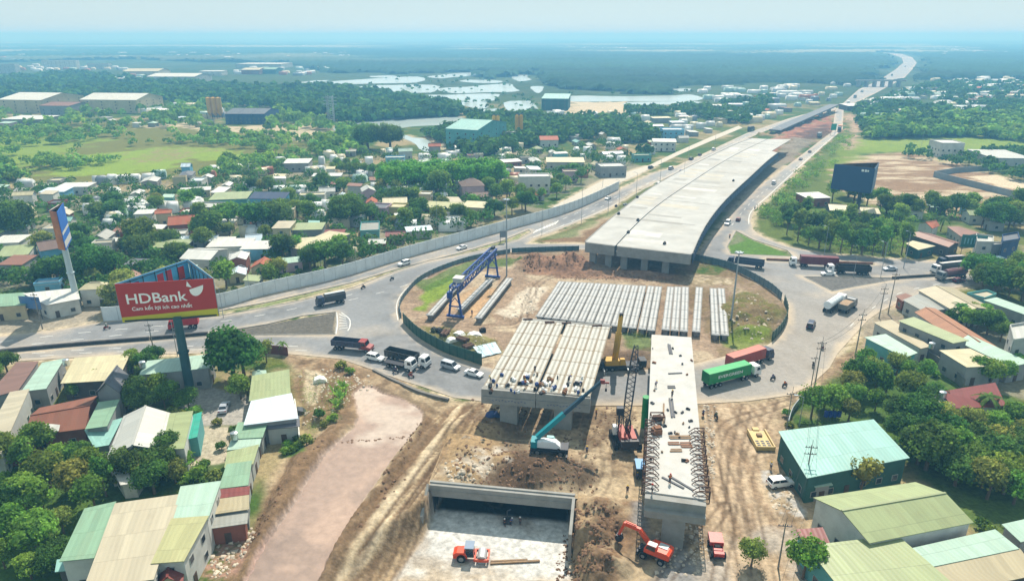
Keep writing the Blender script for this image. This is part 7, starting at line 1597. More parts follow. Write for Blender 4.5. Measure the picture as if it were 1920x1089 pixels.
# far forest canopy: one rolling sheet
yf = [y for y in ys if y > 600]; i0 = NR-len(yf)
X2, Y2 = TX[i0:], TY[i0:]
FA = gp([(-900,72),(2800,72),(2800,152),(1920,149),(1760,150),(1722,156),(1700,152),(1716,128),(1640,158),(1580,160),(1540,157),(1450,156),(1290,162),(1240,176),(1100,173),(1040,160),(1000,150),(990,136),(940,150),(880,150),(890,137),(760,140),(640,138),(560,128),(540,118),(400,118),(240,112),(0,118),(-900,118)])
def bigsdf(px): return sdf(px, X2, Y2)
FM = bigsdf(FA); FM = np.minimum(FM, -roadmask(X2, Y2)-14-(Y2-900)*.004); FM += (fbm(X2, Y2, 60, 3, 61)-.5)*90
hgt = 6*sstep(FM, 0, 14)+np.where(FM > 0, 1, 0)*((vn(X2/9, Y2/9, 62)-.5)*5+(vn(X2/4.5, Y2/4.5, 63)-.5)*4+(fbm(X2, Y2, 220, 3, 64)-.5)*8)
fc_ = np.array(c3(36, 64, 38))[None, None]*(.25+1.6*fbm(X2*.6, Y2, 170, 4, 65))[..., None]*(.75+.5*vn(X2/7, Y2/7, 66))[..., None]*0.8
bare = sstep(fbm(X2*0.3, Y2, 380, 4, 67), .55, .64)*sstep(Y2, 1700, 3500)*.8; fc_ = fc_*(1-bare[..., None])+np.array(c3(150, 150, 120))*bare[..., None]
idn = np.arange(X2.size).reshape(X2.shape); ok = (FM[:-1, :-1] > 0) & (FM[1:, :-1] > 0) & (FM[:-1, 1:] > 0) & (FM[1:, 1:] > 0)
Fq = np.stack([idn[:-1, :-1], idn[:-1, 1:], idn[1:, 1:], idn[1:, :-1]], -1)[ok]
u_, inv = np.unique(Fq, return_inverse=True)
Vq = np.stack([X2, Y2, np.maximum(hgt, .2)], -1).reshape(-1, 3)[u_]; o = npmesh('far_forest', Vq, inv.reshape(Fq.shape), mat('canopy', None, rough=.9, vcol='Col', var=.3, scale=.15, coord='World', bump=.8, bscale=.2, spec=.05), vc=fc_.reshape(-1, 3)[u_]); o['kind'] = 'stuff'
for k in list(PROTO):
    if k not in USED:
        p = PROTO[k]
        for c in list(p.children): bpy.data.objects.remove(c)
        bpy.data.objects.remove(p)
# ------------------------------------------------------------------ vehicles on the roads
def place(o, px, py, tx, ty, z=0.045):
    g = G(px, py); o.location = (g.x, g.y, z); o.rotation_euler = (0, 0, ang((px, py), (tx, ty))); return o
black_p = paint('black', C(34,36,40)); dgreen = paint('container_green', C(32,138,72), dirt=.15); maroon = paint('maroon', C(104,40,50)); redc = paint('container_red', C(160,66,58)); slatep = paint('slate', C(62,68,88)); silver = paint('silver', C(172,178,186), metal=.3); navyp = paint('navy', C(50,62,84)); redp = paint('red', C(178,34,36)); tankw = paint('tank_white', C(216,222,224), rough=.3); greyp = paint('grey', C(120,124,128)); brownl = mat('load_soil', C(150,124,96), var=.25, scale=2); bluec = paint('cab_blue', C(60,92,120)); dgrey = paint('dark_grey2', C(58,62,66)); tealbox = paint('box_bluegreen', C(78,110,118)); pinkt = paint('tank_brown', C(130,92,96))
place(make_truck('container_truck', 'green container truck with white lettering on its side and white cab', white, 'container', dgreen, 12.2, True, 'euro', lettering='EVERGREEN', top=paint('green_top', C(56,160,92), dirt=.15)), 1371, 714, 1450, 694)
place(make_truck('container_truck', 'red container truck with dark cab behind the green container truck', navyp, 'container', redc, 11, True, 'euro', top=paint('red_top', C(190,104,88))), 1405, 683, 1465, 664)
place(make_truck('dump_truck', 'long dark dump trailer with white cab nearest the island', white, 'dump', dgrey, 8.6, True, 'euro'), 765, 681, 850, 700)
place(make_truck('flatbed_truck', 'white cab flatbed truck beside the long dark dump trailer', white, 'flat', steel, 5.2, False, 'euro'), 752, 690, 830, 707)
place(make_truck('dump_truck', 'dark blue dump truck with red nosed cab at the left of the roundabout', paint('cab_red', C(140,44,42)), 'dump', slatep, 8.0, False, 'nose'), 662, 656, 745, 664)
place(make_truck('covered_truck', 'small truck with pale topped dark canopy on the upper left carriageway', navyp, 'tarp', dgrey, 6.0, False, 'euro', top=paint('tarp_grey', C(186,190,192))), 621, 570, 545, 585)
place(make_truck('box_truck', 'red box truck half hidden behind the billboard post', redp, 'container', redp, 5.0, False, 'euro'), 346, 615, 300, 620)
place(make_truck('dump_truck', 'long dark blue truck left end of the queue by the green triangle', navyp, 'dump', navyp, 9.5, False, 'euro'), 1397, 500, 1350, 494)
place(make_truck('container_truck', 'maroon container truck with white cab heading left by the green triangle', white, 'container', maroon, 12.2, True, 'euro'), 1524, 500, 1470, 497)
place(make_truck('container_truck', 'low black container trailer with white cab behind the maroon container truck', white, 'dump', black_p, 10.5, True, 'euro'), 1589, 513, 1545, 511)
place(make_truck('tanker_truck', 'white tank trailer truck on the right side of the roundabout', white, 'tank', tankw, 9.0, True, 'euro'), 1564, 577, 1595, 556)
place(make_truck('dump_truck', 'brown soil loaded dump truck beside the white tanker', greyp, 'dump', paint('tipper_grey', C(104,106,100)), 5.6, False, 'euro', cargo=brownl), 1588, 581, 1612, 565)
place(make_truck('tanker_truck', 'brown tank truck with pale top beside the dark red car at right', greyp, 'tank', pinkt, 8.5, False, 'euro'), 1783, 523, 1750, 527)
place(make_truck('covered_truck', 'long pale topped truck with white cab in the queue at right', white, 'tarp', dgrey, 10, False, 'euro', top=paint('tarp_pale', C(200,196,190))), 1776, 510, 1740, 514)
place(make_truck('covered_truck', 'dark truck farthest behind in the right queue', navyp, 'tarp', black_p, 6.5, False, 'euro', top=paint('tarp_pink', C(190,176,176))), 1780, 498, 1750, 500)
place(make_truck('container_truck', 'blue green box trailer at the far right of the road', dgrey, 'container', tealbox, 11, True, 'euro'), 1856, 503, 1900, 500)
CARS = [('white SUV between the red nosed truck and the dark dump trailer', white, 'suv', 704, 675, 770, 690), ('silver van on the lower left of the roundabout behind the last white car', silver, 'van', 845, 691, 905, 708), ('white sedan nearest the short bridge span', white, 'sedan', 889, 704, 950, 720),
 ('white car on the road behind the panel fence, nearer one', white, 'suv', 758, 497, 700, 513), ('white car on the road behind the panel fence, farther one', white, 'sedan', 866, 467, 810, 483), ('dark blue van on the right side of the roundabout', navyp, 'van', 1520, 613, 1532, 590), ('white car beside the low black container trailer', white, 'sedan', 1552, 516, 1500, 516),
 ('pale silver sedan alone on the right road', silver, 'sedan', 1668, 507, 1620, 508), ('dark red car behind the brown tank truck', paint('wine', C(96,36,52)), 'hatch', 1797, 529, 1830, 526), ('silver car parked in the yard behind the dark tree', silver, 'sedan', 421, 768, 432, 740), ('white SUV parked on the dirt beside the large aqua green shed', white, 'suv', 1463, 910, 1520, 902),
 ('white car with dark roof entering the roundabout beside the flyover', white, 'van', 1364, 421, 1340, 445), ('small red car beside the flyover on the right highway', paint('dark_red2', C(120,52,52)), 'hatch', 1384, 414, 1410, 380), ('white car on the right highway, nearest to the dark billboard', white, 'van', 1451, 345, 1480, 318), ('dark car on the right highway, lower one of two', greyp, 'sedan', 1501, 300, 1520, 285), ('dark car on the right highway, upper one of two', dgrey, 'sedan', 1518, 286, 1540, 270),
 ('blue pickup at the left highway junction', paint('blue2', C(50,74,130)), 'hatch', 1278, 323, 1300, 312), ('white car on the left highway beside the flyover edge', white, 'sedan', 1140, 374, 1100, 392), ('white van on the left highway below the junction', white, 'van', 1234, 349, 1200, 365), ('silver car at the left highway junction', silver, 'van', 1258, 318, 1290, 305),
 ('dark car on the left highway beyond the junction, first', dgrey, 'suv', 1296, 300, 1330, 285), ('small dark car on the left highway beyond the junction, second', dgrey, 'hatch', 1312, 292, 1340, 280), ('white car on the left highway beyond the junction, third', white, 'van', 1338, 282, 1360, 272), ('dark pickup crossing at the junction beside the service road', dgrey, 'suv', 1220, 316, 1250, 305)]
for lab, c, kd, px, py, tx, ty in CARS: place(make_car({'van': 'van', 'suv': 'suv'}.get(kd, 'car'), lab, c, kd, 'van' if kd == 'van' else 'car'), px, py, tx, ty)
g = G(1463, 910); bpy.context.scene.objects
far_t = make_truck('box_truck', 'orange topped box truck on the right highway beside the green sign', white, 'container', paint('orange_box', C(196,136,96)), 9, False, 'euro'); place(far_t, 1574, 243, 1572, 215, .1)
for i, (px, py, tx, ty) in enumerate([(1573,247,1574,215),(1616,173,1640,163),(1603,184,1620,176),(1672,143,1690,130),(1697,126,1705,118),(1536,258,1560,240),(1408,246,1440,238),(1590,196,1600,188)]):
    c = make_truck('box_truck', ['small dark lorry just behind the orange topped box truck', 'lorry on the expressway under the far overpass', 'lorry on the expressway just before the far overpass', 'lorry on the expressway just beyond the far overpass', 'farthest lorry on the bend of the expressway', 'lorry on the dirt side of the right highway near the sign', 'lorry on the far part of the left highway', 'lorry where the two highways meet'][i], dgrey, 'container', [dgrey, white, greyp][i % 3], 7, False, 'euro'); place(c, px, py, tx, ty, .1)
BK = [(742,699,800,712,'motorbike nearest the dark dump trailer'),(771,707,830,722,'second motorbike from the dark dump trailer'),(735,525,700,536,'motorbike on the upper left ring road, upper one'),(681,541,650,550,'motorbike on the upper left ring road, lower one'),(201,617,260,610,'motorbike on the road left of the red billboard'),(1449,712,1490,700,'motorbike on the ring road right of the green container truck'),(1471,725,1500,715,'second motorbike right of the green container truck'),(1542,655,1560,640,'motorbike beside the utility pole at the right of the ring road'),(1524,688,1535,670,'motorbike beside the utility poles nearer the viewer'),(1342,784,1330,770,'motorbike beside the white deck on the dirt road'),(1318,780,1316,760,'motorbike close to the white deck edge'),(1368,446,1360,460,'motorbike at the tip of the green triangle'),(1415,392,1410,405,'motorbike on the ramp beside the right highway')]
mcols = [black_p, redp, navyp]; shirts = [mat('cloth_'+n, c, var=.1) for n, c in (('blue', C(60,84,130)), ('orange', C(206,110,50)), ('white', C(206,206,200)), ('dark', C(50,52,60)), ('green', C(70,110,80)))]; trs = mat('cloth_trousers', C(48,52,66), var=.1); hats = [mat('hat_yellow', C(216,180,50)), mat('hat_white', C(220,220,216)), mat('hat_red', C(180,50,40)), mat('hat_blue', C(50,80,150))]
mb0 = [make_motorbike('x', c) for c in mcols]; rd0 = person('x', shirts[0], trs, hats[1], 'ride'); first = [True, True, True]; fr = True
def swapmat(o, nm, m):
    for c in o.children:
        if c.name.split('.')[0] == nm: c.data = c.data.copy(); c.data.materials[0] = m
for i, (px, py, tx, ty, lab) in enumerate(BK):
    j = i % 3; o = mb0[j] if first[j] else dup(mb0[j], (0, 0, 0)); first[j] = False; place(o, px, py, tx, ty); o['label'] = lab; o['group'] = 'motorbikes on the roads'
    g = G(px, py); o.location.z = max(.045, HZ(g.x, g.y)+.03)
    p = rd0 if fr else dup(rd0, (0, 0, 0)); fr = False; p.location = o.location; p.rotation_euler = o.rotation_euler; cl = ['blue', 'orange', 'white', 'dark', 'green'][i % 5]; swapmat(p, 'shirt', shirts[i % 5]); p['label'] = (f"rider in a {cl} shirt, "+lab.replace('motorbike ', '')); p['group'] = 'people riding motorbikes'
# workers
st0 = person('x', shirts[1], trs, hats[0]); bd0 = person('x', shirts[0], trs, hats[0], 'bend'); used = {0: False, 1: False}
def worker(x, y, z, lab, pose=0, sh=1, hat=0, rz=0.0):
    pr = (st0, bd0)[pose]; o = dup(pr, (0, 0, 0)) if used[pose] else pr; used[pose] = True; o.location = (x, y, z); o.rotation_euler = (0, 0, rz); o['label'] = lab; o['group'] = 'site workers'; swapmat(o, 'shirt', shirts[sh]); swapmat(o, 'helmet', hats[hat])
def wk(px, py, z, *a, **k): g = G(px, py, z); worker(g.x, g.y, z, *a, **k)
wk(985, 725, 8.1, 'worker in orange standing near the front left corner of the buff girder span', 0, 1, 0, 1); wk(1003, 698, 8.1, 'worker in dark clothes in the middle of the left buff girder span', 0, 3, 1, 2); wk(1067, 713, 8.1, 'bent worker in blue near the front of the right buff girder span', 1, 0, 0, .5); wk(1088, 730, 8.1, 'worker in white at the front right corner of the buff girder span', 0, 2, 3, 3); wk(920, 717, 8.1, 'bent worker in green at the buff span front left', 1, 4, 0, 2)
wk(1229, 726, 8.05, 'bent worker in blue near the left edge of the white deck', 1, 0, 0, 1); wk(1260, 745, 8.05, 'worker in dark clothes in the middle of the white deck', 0, 3, 0, 2); wk(1256, 905, 8.05, 'worker in orange near the front of the white deck', 0, 1, 2, 2); wk(1222, 924, 8.05, 'worker with red helmet at the white deck front left corner', 0, 2, 2, 0)
for px, py, lab, po, s in ((946, 985, 'worker in the pit standing left of the pump', 0, 3), (957, 983, 'bent worker in the pit beside the pump', 1, 0), (975, 982, 'worker in the pit standing right of the pump', 0, 3)):
    g = G(px, py, -5.0); worker(g.x, g.y, HZ(g.x, g.y), lab, po, s, 1, 1.0)
for px, py, lab, s in ((1176, 925, 'worker in dark clothes beside the generator left of the white deck', 3), (1194, 900, 'worker in blue beside the generator left of the white deck', 0), (1160, 785, 'worker in orange behind the red crawler crane', 1), (1100, 850, 'worker in blue right of the teal mobile crane', 0), (1010, 745, 'worker in white under the front beam of the short span', 2), (1118, 780, 'worker in orange beside the right pier of the short span', 1), (1445, 880, 'worker in white near the parked white SUV', 2), (885, 592, 'worker in blue beside the gantry crane foot', 0), (1062, 588, 'worker in dark clothes at the near end of the wide girder row', 3)):
    g = GG(px, py); worker(g.x, g.y, g.z+.02, lab, 0, s, 0, random.uniform(0, 6))
# ------------------------------------------------------------------ poles, lamps, signs
concp = mat('pole_concrete', C(128,124,116), var=.15, scale=.5); stp = mat('pole_steel', C(150,160,166), rough=.4, metal=.4, var=.05)
PT = {}
def upole(px, pyb, pyt, lab, kind='power', r=.17, arms=2):
    g = GG(px, pyb); h = HT(px, pyb, pyt); t = thing('utility_pole' if kind == 'power' else 'street_lamp', lab, 'utility pole' if kind == 'power' else 'street lamp', (g.x, g.y, g.z), R(random.uniform(-15, 15)))
    m = MB(); m.tube((0, 0, -.2), (0, 0, h), r, r*.6, 8); m.build('pole', concp if kind == 'power' else stp, t)
    if kind == 'power':
        for k in range(arms):
            z = h-.5-k*1.3; m = MB(); m.bar((-1.0, 0, z), (1.0, 0, z), .1); 
            for x in (-.9, -.3, .3, .9): m.tube((x, 0, z+.05), (x, 0, z+.3), .06, n=6)
            m.build('crossarm', steel, t)
        m = MB(); m.bar((0, -.2, h), (0, -.2, h+1.2), .05); m.build('lightning_rod', steel, t)
    elif kind == 'lamp':
        m = MB(); m.tube((0, 0, h), (-1.3, 0, h+.5), .06, .05, 6); m.box((-1.6, 0, h+.5), (.8, .3, .12)); m.build('lamp_head', stp, t)
    elif kind == 'mast':
        m = MB(); m.tube((0, 0, h-.5), (0, 0, h-.2), .9, n=12)
        for k in range(6): a = k*1.047; m.box((math.cos(a)*1.0, math.sin(a)*1.0, h-.3), (.4, .4, .3))
        m.build('lamp_ring', stp, t)
    PT[lab] = Vector((g.x, g.y, g.z+h)); return t
for a in [(1527,726,640,'utility pole with crossarms nearest the ring road at right'),(1521,722,668,'plain short utility pole just left of the pole with crossarms','power',.13,1),(1603,668,588,'utility pole left of the right shed cluster'),(1648,597,539,'left one of the two poles beside the small rust roof'),(1665,588,512,'right leaning tall pole beside the small rust roof'),(1507,920,834,'utility pole in front of the large aqua green roof'),(1459,1064,980,'dark short pole at the bottom between dirt road and faded red roof','power',.14,1),(291,671,607,'dark utility pole left of the billboard post with a red lantern'),(80,617,550,'utility pole beside the blue roadside sign'),(1470,830,735,'thin pole beside the yellow steel mould','power',.12,1)]: upole(*a)
for a in [(950,517,372,'very tall lamp mast at the far left side of the island','mast',.28),(1370,606,480,'very tall lamp mast on the right side of the island','mast',.28),(1694,503,435,'tall thin pole beside the pale silver sedan','lamp',.14)]: upole(*a)
LP_ = [(333,668,600),(419,596,540),(602,500,455),(820,430,370),(1016,440,385),(1140,400,352),(1090,420,352),(1192,378,325),(1237,350,300),(1545,478,425),(1652,480,452),(1660,480,445),(1651,520,455),(1498,800,745),(1130,350,310),(1290,300,270),(1340,275,250),(1725,285,245),(1280,355,300),(1160,392,340),(470,560,500),(700,483,440),(1600,520,480)]
for i, (px, b, tp) in enumerate(LP_):
    o = upole(px, b, tp, 'lamp%d' % i, 'lamp', .1); o['group'] = 'slim roadside lamp posts'; AUTO.append((o, 'slim grey lamp post', 'p'))
g = G(622, 232); hh = HT(622, 232, 180); t = thing('transmission_tower', 'pale lattice transmission tower on the plain above the village', 'tower', (g.x, g.y, 0)); m = MB(); lattice(m, (0, 0, 0), (0, 0, hh), 5, 5, 12, .35); m.build('lattice_mast', stp, t); m = MB()
for z in (.7, .82, .94): m.bar((-6, 0, hh*z), (6, 0, hh*z), .5)
m.build('crossarm', stp, t)
def cable(a, b, lab, sag=1.2, off=0.0, zo=-.4):
    A, B = PT[a]+Vector((off, 0, zo)), PT[b]+Vector((off, 0, zo)); m = MB(); pr = A
    for k in range(1, 11):
        f = k/10; q = A.lerp(B, f)-Vector((0, 0, sag*4*f*(1-f))); m.bar(pr, q, .035); pr = q
    o = m.build('power_cable', black); settag(o, lab, 'cable')
pn = ['utility pole with crossarms nearest the ring road at right','utility pole left of the right shed cluster','left one of the two poles beside the small rust roof','utility pole in front of the large aqua green roof','dark short pole at the bottom between dirt road and faded red roof']
for a, b, n in ((0, 1, 'ring road pole and the pole left of the shed cluster'), (1, 2, 'shed cluster pole and the pole beside the small rust roof'), (3, 0, 'pole before the large aqua roof and the ring road pole'), (4, 3, 'bottom dark pole and the pole before the aqua roof')):
    for o_, w_ in ((-.8, 'left'), (.8, 'right')): cable(pn[a], pn[b], f'{w_} black cable between the '+n, 1.0, o_)
def sign(px, pyb, pyt, wpx, hfrac, lab, m_, n=2, rot=0, txt=None, tm=None):
    g = GG(px, pyb); h = HT(px, pyb, pyt); s = PR(g.x+1, g.y, 0)[0]-PR(g.x, g.y, 0)[0]; W = wpx/s; t = thing('signboard', lab, 'sign', (g.x, g.y, g.z), R(rot)); hh = h*hfrac
    for k in range(n): x = (k-(n-1)/2)*W*.8; m = MB(); m.bar((x, .12, -.2), (x, .12, h-hh*.2), .14); m.build('post', steel, t)
    m = MB(); m.box((0, 0, h-hh/2), (W, .12, hh)); o = m.build('board', m_, t)
    if txt:
        mm = MB()
        for k in range(6): mm.box((-W*.36+k*W*.13, -.08, h-hh*.5), (W*.05, .04, hh*(.42 if k % 2 else .5)))
        mm.box((W*.4, -.08, h-hh*.75), (W*.09, .04, hh*.25)); mm.build('faded_lettering', paint('sign_pale', C(120,176,186)), o)
sign(64, 597, 556, 42, .55, 'blue roadside sign board in front of the white roofed building at left', paint('sign_blue', C(70,112,160), dirt=.5), 2, -8)
sign(1820, 478, 441, 42, .62, 'green shop sign board on the building at the far right roadside', paint('sign_green', C(36,108,100)), 2, -14, 'x'); sign(1561, 254, 232, 10, .55, 'green road sign over the right highway edge far away', paint('road_green', C(30,140,110)), 2, 0)
sign(1601, 470, 450, 10, .6, 'small white sign board in front of the dark tree grove', white, 1, 0); sign(943, 455, 433, 12, .55, 'grey road sign panel beside the far lamp mast', greyp, 2, 10)
# ------------------------------------------------------------------ small things on the site
def small(nm, lab, cat, px, py, z, mb, m_, rz=0.0, group=None):
    if z is None: g = GG(px, py); zz = g.z
    else: g = G(px, py, z); zz = z
    o = mb.build(nm, m_, None, loc=(g.x, g.y, zz)); o.rotation_euler = (0, 0, rz); settag(o, lab, cat, group); return o
rs = random.Random(77); bluetarp = mat('tarp_blue', C(50,70,120), var=.2); brn = mat('formply', C(126,86,60), var=.3, scale=1.5); pinkm = mat('rebar_pink', C(170,120,110), var=.3)
def plankpile(L_, n, W=.2):
    m = MB()
    for k in range(n): m.bar((-L_/2+rs.uniform(-.1, .1), k*W*1.25, .08+.12*(k % 2)), (L_/2, k*W*1.25+rs.uniform(-.05, .05), .08+.12*(k % 2)), W, .12)
    return m
zd = 8.03
for px, py, lab, L_, n, m_, rz in [(1262,765,'pair of long grey steel beams lying along the white deck',7,2,steel,1.42),(1244,775,'long thin timber plank on the white deck beside the brown scaffold frame',7.5,1,wood,1.35),(1266,822,'upper left stack of pinkish planks on the white deck',1.9,3,wood,0),(1286,822,'upper right stack of pinkish planks on the white deck',1.9,3,wood,0),(1264,833,'dark short plank stack below the pinkish planks',1.9,2,brn,0),(1288,838,'lower right stack of brown planks on the white deck',1.9,4,brn,0),(1268,846,'lowest plank stack in the middle of the white deck',2,2,wood,0),(1276,905,'thin rod lying aslant near the front of the white deck',5,1,steel,-.9),(1262,905,'second thin rod left of the aslant rod on the white deck',4,1,steel,-.8),(1258,655,'short steel rail pair at the far end of the white deck',5,2,steel,1.45),(1266,700,'thin dark bar across the far part of the white deck',3,1,steel,.1),(1259,727,'black short beam in the middle of the white deck',1.6,2,steel,.05)]:
    small('plank_stack', lab, 'planks', px, py, zd, plankpile(L_, n, .35 if m_ is steel else .3), m_, rz)
m = MB(); 
for y in (0, 1.6): m.bar((-1.2, y, 1.2), (1.2, y, 1.2), .18); m.bar((-1.2, y, 0), (-1.2, y, 1.2), .15); m.bar((1.2, y, 0), (1.2, y, 1.2), .15); m.bar((-1.2, y, .1), (1.2, y, 1.1), .1)
m.bar((-1.2, 0, 1.2), (-1.2, 1.6, 1.2), .15); m.bar((1.2, 0, 1.2), (1.2, 1.6, 1.2), .15); m.box((0, .8, .5), (1.6, 1.0, .8)); small('scaffold_frame', 'brown rusty scaffold frame with crates on the left of the white deck', 'scaffold', 1234, 792, zd, m, rust)
m = MB(); m.box((0, 0, .5), (1.6, 1.4, 1.0)); m.box((.2, .1, 1.15), (1.2, 1.0, .3)); small('crate', 'open brown crate below the rusty scaffold frame on the white deck', 'crate', 1231, 812, zd, m, brn, .2)
for i in range(26):
    px, py = (rs.uniform(1218, 1300), rs.uniform(650, 870)); m = MB(); s = rs.uniform(.3, .9); m.box((0, 0, .12), (s, s*rs.uniform(.3, .8), .24)); m.box((.1*s, 0, .3), (s*.5, s*.3, .12)); o = small('formwork_block', 'x', 'block', px, py, zd, m, rs.choice([steel, brn, wood, black]), rs.uniform(0, 3)); o['group'] = 'small blocks scattered on the white deck'; AUTO.append((o, 'small block lying', 'd'))
for i in range(54):
    px, py = rs.uniform(915, 1095), rs.uniform(703, 740)
    m = MB(); s = rs.uniform(.35, 1.0); m.box((0, 0, .3), (s, s*rs.uniform(.4, 1), .5)); m.box((.1*s, 0, .6), (s*.6, s*.4, .15)); o = small('tool_box', 'x', 'box', px, py, 7.95, m, rs.choice([bluetarp, steel, wood, white, brn, white, black]), rs.uniform(0, 3)); o['group'] = 'tool boxes along the front of the girder span'; AUTO.append((o, 'small tool box', 'd'))
for px, py, n in ((1031,606,6),(990,600,4),(1062,607,5),(1120,612,4)): small('rebar_bundle', f'rebar bundle on the far edge of the girder span near {"the left corner" if px < 1000 else "its middle" if px < 1050 else "the centre gap" if px < 1100 else "the right corner"}', 'rebar', px, py, 7.95, plankpile(2.4, n, .12), rust, .1)
fl = [(1155,388,'small dark crate beside the left edge of the flyover deck, nearest'),(1172,385,'long pale panel pile on the left part of the flyover deck'),(1195,371,'dark crate pile on the left of the flyover deck, farther'),(1160,402,'short brown timber on the left part of the flyover deck'),(1375,340,'single dark bucket on the right half of the flyover deck'),(1196,414,'dark bin on the seam of the flyover deck'),(1178,437,'black box standing on the near seam of the flyover deck'),(1246,458,'dark lump near the front right of the flyover deck')]
for px, py, lab in fl: m = MB(); s = .8; m.box((0, 0, .35), (s*(3 if 'long' in lab else 1.3), s, .7)); m.box((.2, .1, .8), (s*.7, s*.6, .25)); small('crate', lab, 'crate', px, py, 8.52, m, greyp if 'pale' in lab else steel, .9)
# ground clutter
for i, (px, py) in enumerate([(815,622),(838,633),(860,628),(812,640),(870,645),(890,632),(905,622),(880,655),(848,645),(825,628)]):
    m = MB(); s = rs.uniform(1, 2); k = i % 3
    if k == 0: m.box((0, 0, .5), (s, s*.8, 1.0)); m.box((.2, 0, 1.1), (s*.7, s*.5, .3)); mm, nm, lb = black, 'crate', 'dark crate in the junk pile inside the lower left of the island'
    elif k == 1: m.tube((-s, 0, .5), (s, 0, .5), .5, n=12); m.tube((-s, 1.0, .5), (s, 1.0, .5), .5, n=12); mm, nm, lb = rust, 'pipe_stack', 'rusty pipes in the junk pile inside the lower left of the island'
    else: m.extr([(-s, 0), (-s*.6, .8), (0, 1.0), (s*.7, .6), (s, 0)], -s*.6, s*.6); mm, nm, lb = white, 'tarp_heap', 'pale tarp heap in the junk pile inside the lower left of the island'
    o = small(nm, lb, 'junk', px, py, None, m, mm, rs.uniform(0, 3), 'junk inside the lower left of the island'); AUTO.append((o, {0: 'dark crate', 1: 'rusty pipe stack', 2: 'pale tarp heap'}[k], 'd'))
m = MB()
for k in range(5): m.slab([(k*1.1, 0, .3+.1*(k % 2)), (k*1.1+1.2, 0, .3+.1*(k % 2)), (k*1.1+1.2+k*.2, 5, 1.0), (k*1.1+k*.2, 5, 1.1)], .06)
small('roofing_sheets', 'fan of pale blue metal sheets beside the green hoarding', 'metal sheets', 903, 672, None, m, paint('sheet_blue', C(150,184,200)), .5)
m = MB(); m.box((0, 0, 1.2), (3.4, 1.8, 1.6)); m.box((0, 0, 2.1), (3.0, 1.4, .2)); m.box((2.6, .2, .6), (1.4, 1.2, 1.0)); t_ = small('generator', 'blue topped dark generator box left of the white deck', 'generator', 1199, 890, None, m, dgrey, 1.5); m = MB(); m.box((0, 0, 2.3), (3.2, 1.7, .12)); m.build('cover', paint('cover_blue', C(96,150,196)), t_)
m = MB(); m.tube((0, 0, 0), (0, 0, 2.6), .12, n=8); m.box((0, 0, .5), (1.4, .9, .9)); m.tube((0, 0, 2.6), (.6, 0, 2.9), .1, n=6); g = G(951, 985, -5.1); o = m.build('pump', dgrey, None, loc=(g.x, g.y+.8, HZ(g.x, g.y+.8))); settag(o, 'black upright pump beside the pit workers', 'pump')
m = MB(); m.bar((-4, 0, .15), (4, .6, .15), .35, .25); m.bar((-4, .5, .12), (2, .9, .12), .25, .2); g = G(966, 1050, -4.2); o = m.build('timber_beam', wood, None, loc=(g.x, g.y, HZ(g.x, g.y)+.02)); settag(o, 'long timber beam lying on the pale pit floor right of the roller', 'timber')
for px, py, lab in ((925, 783, 'blue covered materials pile left of the left pier'), (560, 775, 'dark junk heap beside the bluish white roof'),(600, 715, 'white rubble heap on the dirt above the muddy channel')): m = MB(); m.extr([(-1.6, 0), (-1.2, .9), (0, 1.2), (1.0, .8), (1.6, 0)], -.9, .9); small('material_heap', lab, 'heap', px, py, None, m, bluetarp if 'blue' in lab[:5] else dgrey if 'dark' in lab[:5] else white, .3)
# rocks and rubble lumps
RK = []
def rubble(name, zones, n, seed, sz, m_):
    r = random.Random(seed); V = []; F = []; k = 0
    while k < n:
        poly = r.choice(zones); xs = [p[0] for p in poly]; ys_ = [p[1] for p in poly]; px, py = r.uniform(min(xs), max(xs)), r.uniform(min(ys_), max(ys_))
        if not inpoly(px, py, poly): continue
        g = GG(px, py); s = r.uniform(*sz)*r.choice((.5, .7, 1)); o = len(V); k += 1
        P = [(-1, -1, -.3), (1, -1, -.3), (1, 1, -.3), (-1, 1, -.3), (-.6, -.7, .5), (.7, -.5, .6), (.5, .7, .45), (-.7, .5, .55)]
        a = r.uniform(0, 6); c, s_ = math.cos(a), math.sin(a)
        for x, y, z in P:
            x, y, z = x*s*r.uniform(.6, 1.2), y*s*r.uniform(.6, 1.2), z*s*r.uniform(.7, 1.2); V.append((g.x+x*c-y*s_, g.y+x*s_+y*c, g.z+z))
        F += [tuple(o+i for i in f) for f in ((4, 5, 6, 7), (0, 1, 5, 4), (1, 2, 6, 5), (2, 3, 7, 6), (3, 0, 4, 7))]
    o = npmesh(name, V, np.array(F), m_); o['kind'] = 'stuff'
rock = mat('rubble_pale', C(176,164,146), var=.3, scale=.4, coord='World'); clod = mat('clod_brown', C(104,78,56), var=.35, scale=.4, coord='World')
rubble('rubble', [[(600,690),(690,700),(700,730),(640,760),(600,740)], [(1370,560),(1420,548),(1460,590),(1430,640),(1360,630)], [(790,612),(870,622),(930,650),(860,660)], [(1230,950),(1330,1000),(1330,1080),(1230,1080)], [(1320,760),(1340,760),(1340,900),(1325,900)], [(830,870),(900,845),(930,880),(890,905),(835,905)], [(385,985),(470,985),(480,1010),(440,1080),(390,1085)], [(1430,880),(1470,900),(1500,960),(1450,960)], [(980,540),(1020,545),(1000,590),(940,600)], [(560,700),(660,700),(650,760),(570,820)]], 1100, 3, (.12, .5), rock)
rubble('soil_clods', [[(850,840),(1120,850),(1120,925),(860,910)], [(1050,950),(1160,950),(1150,1080),(1040,1080)], [(760,900),(800,800),(780,790),(700,920),(640,1030)], [(480,960),(600,850),(640,800),(560,880),(470,1050)], [(880,745),(1200,765),(1200,830),(900,860)], [(985,485),(1095,480),(1110,505),(980,512)], [(1050,515),(1300,518),(1290,530),(1050,524)]], 2200, 4, (.1, .42), clod)
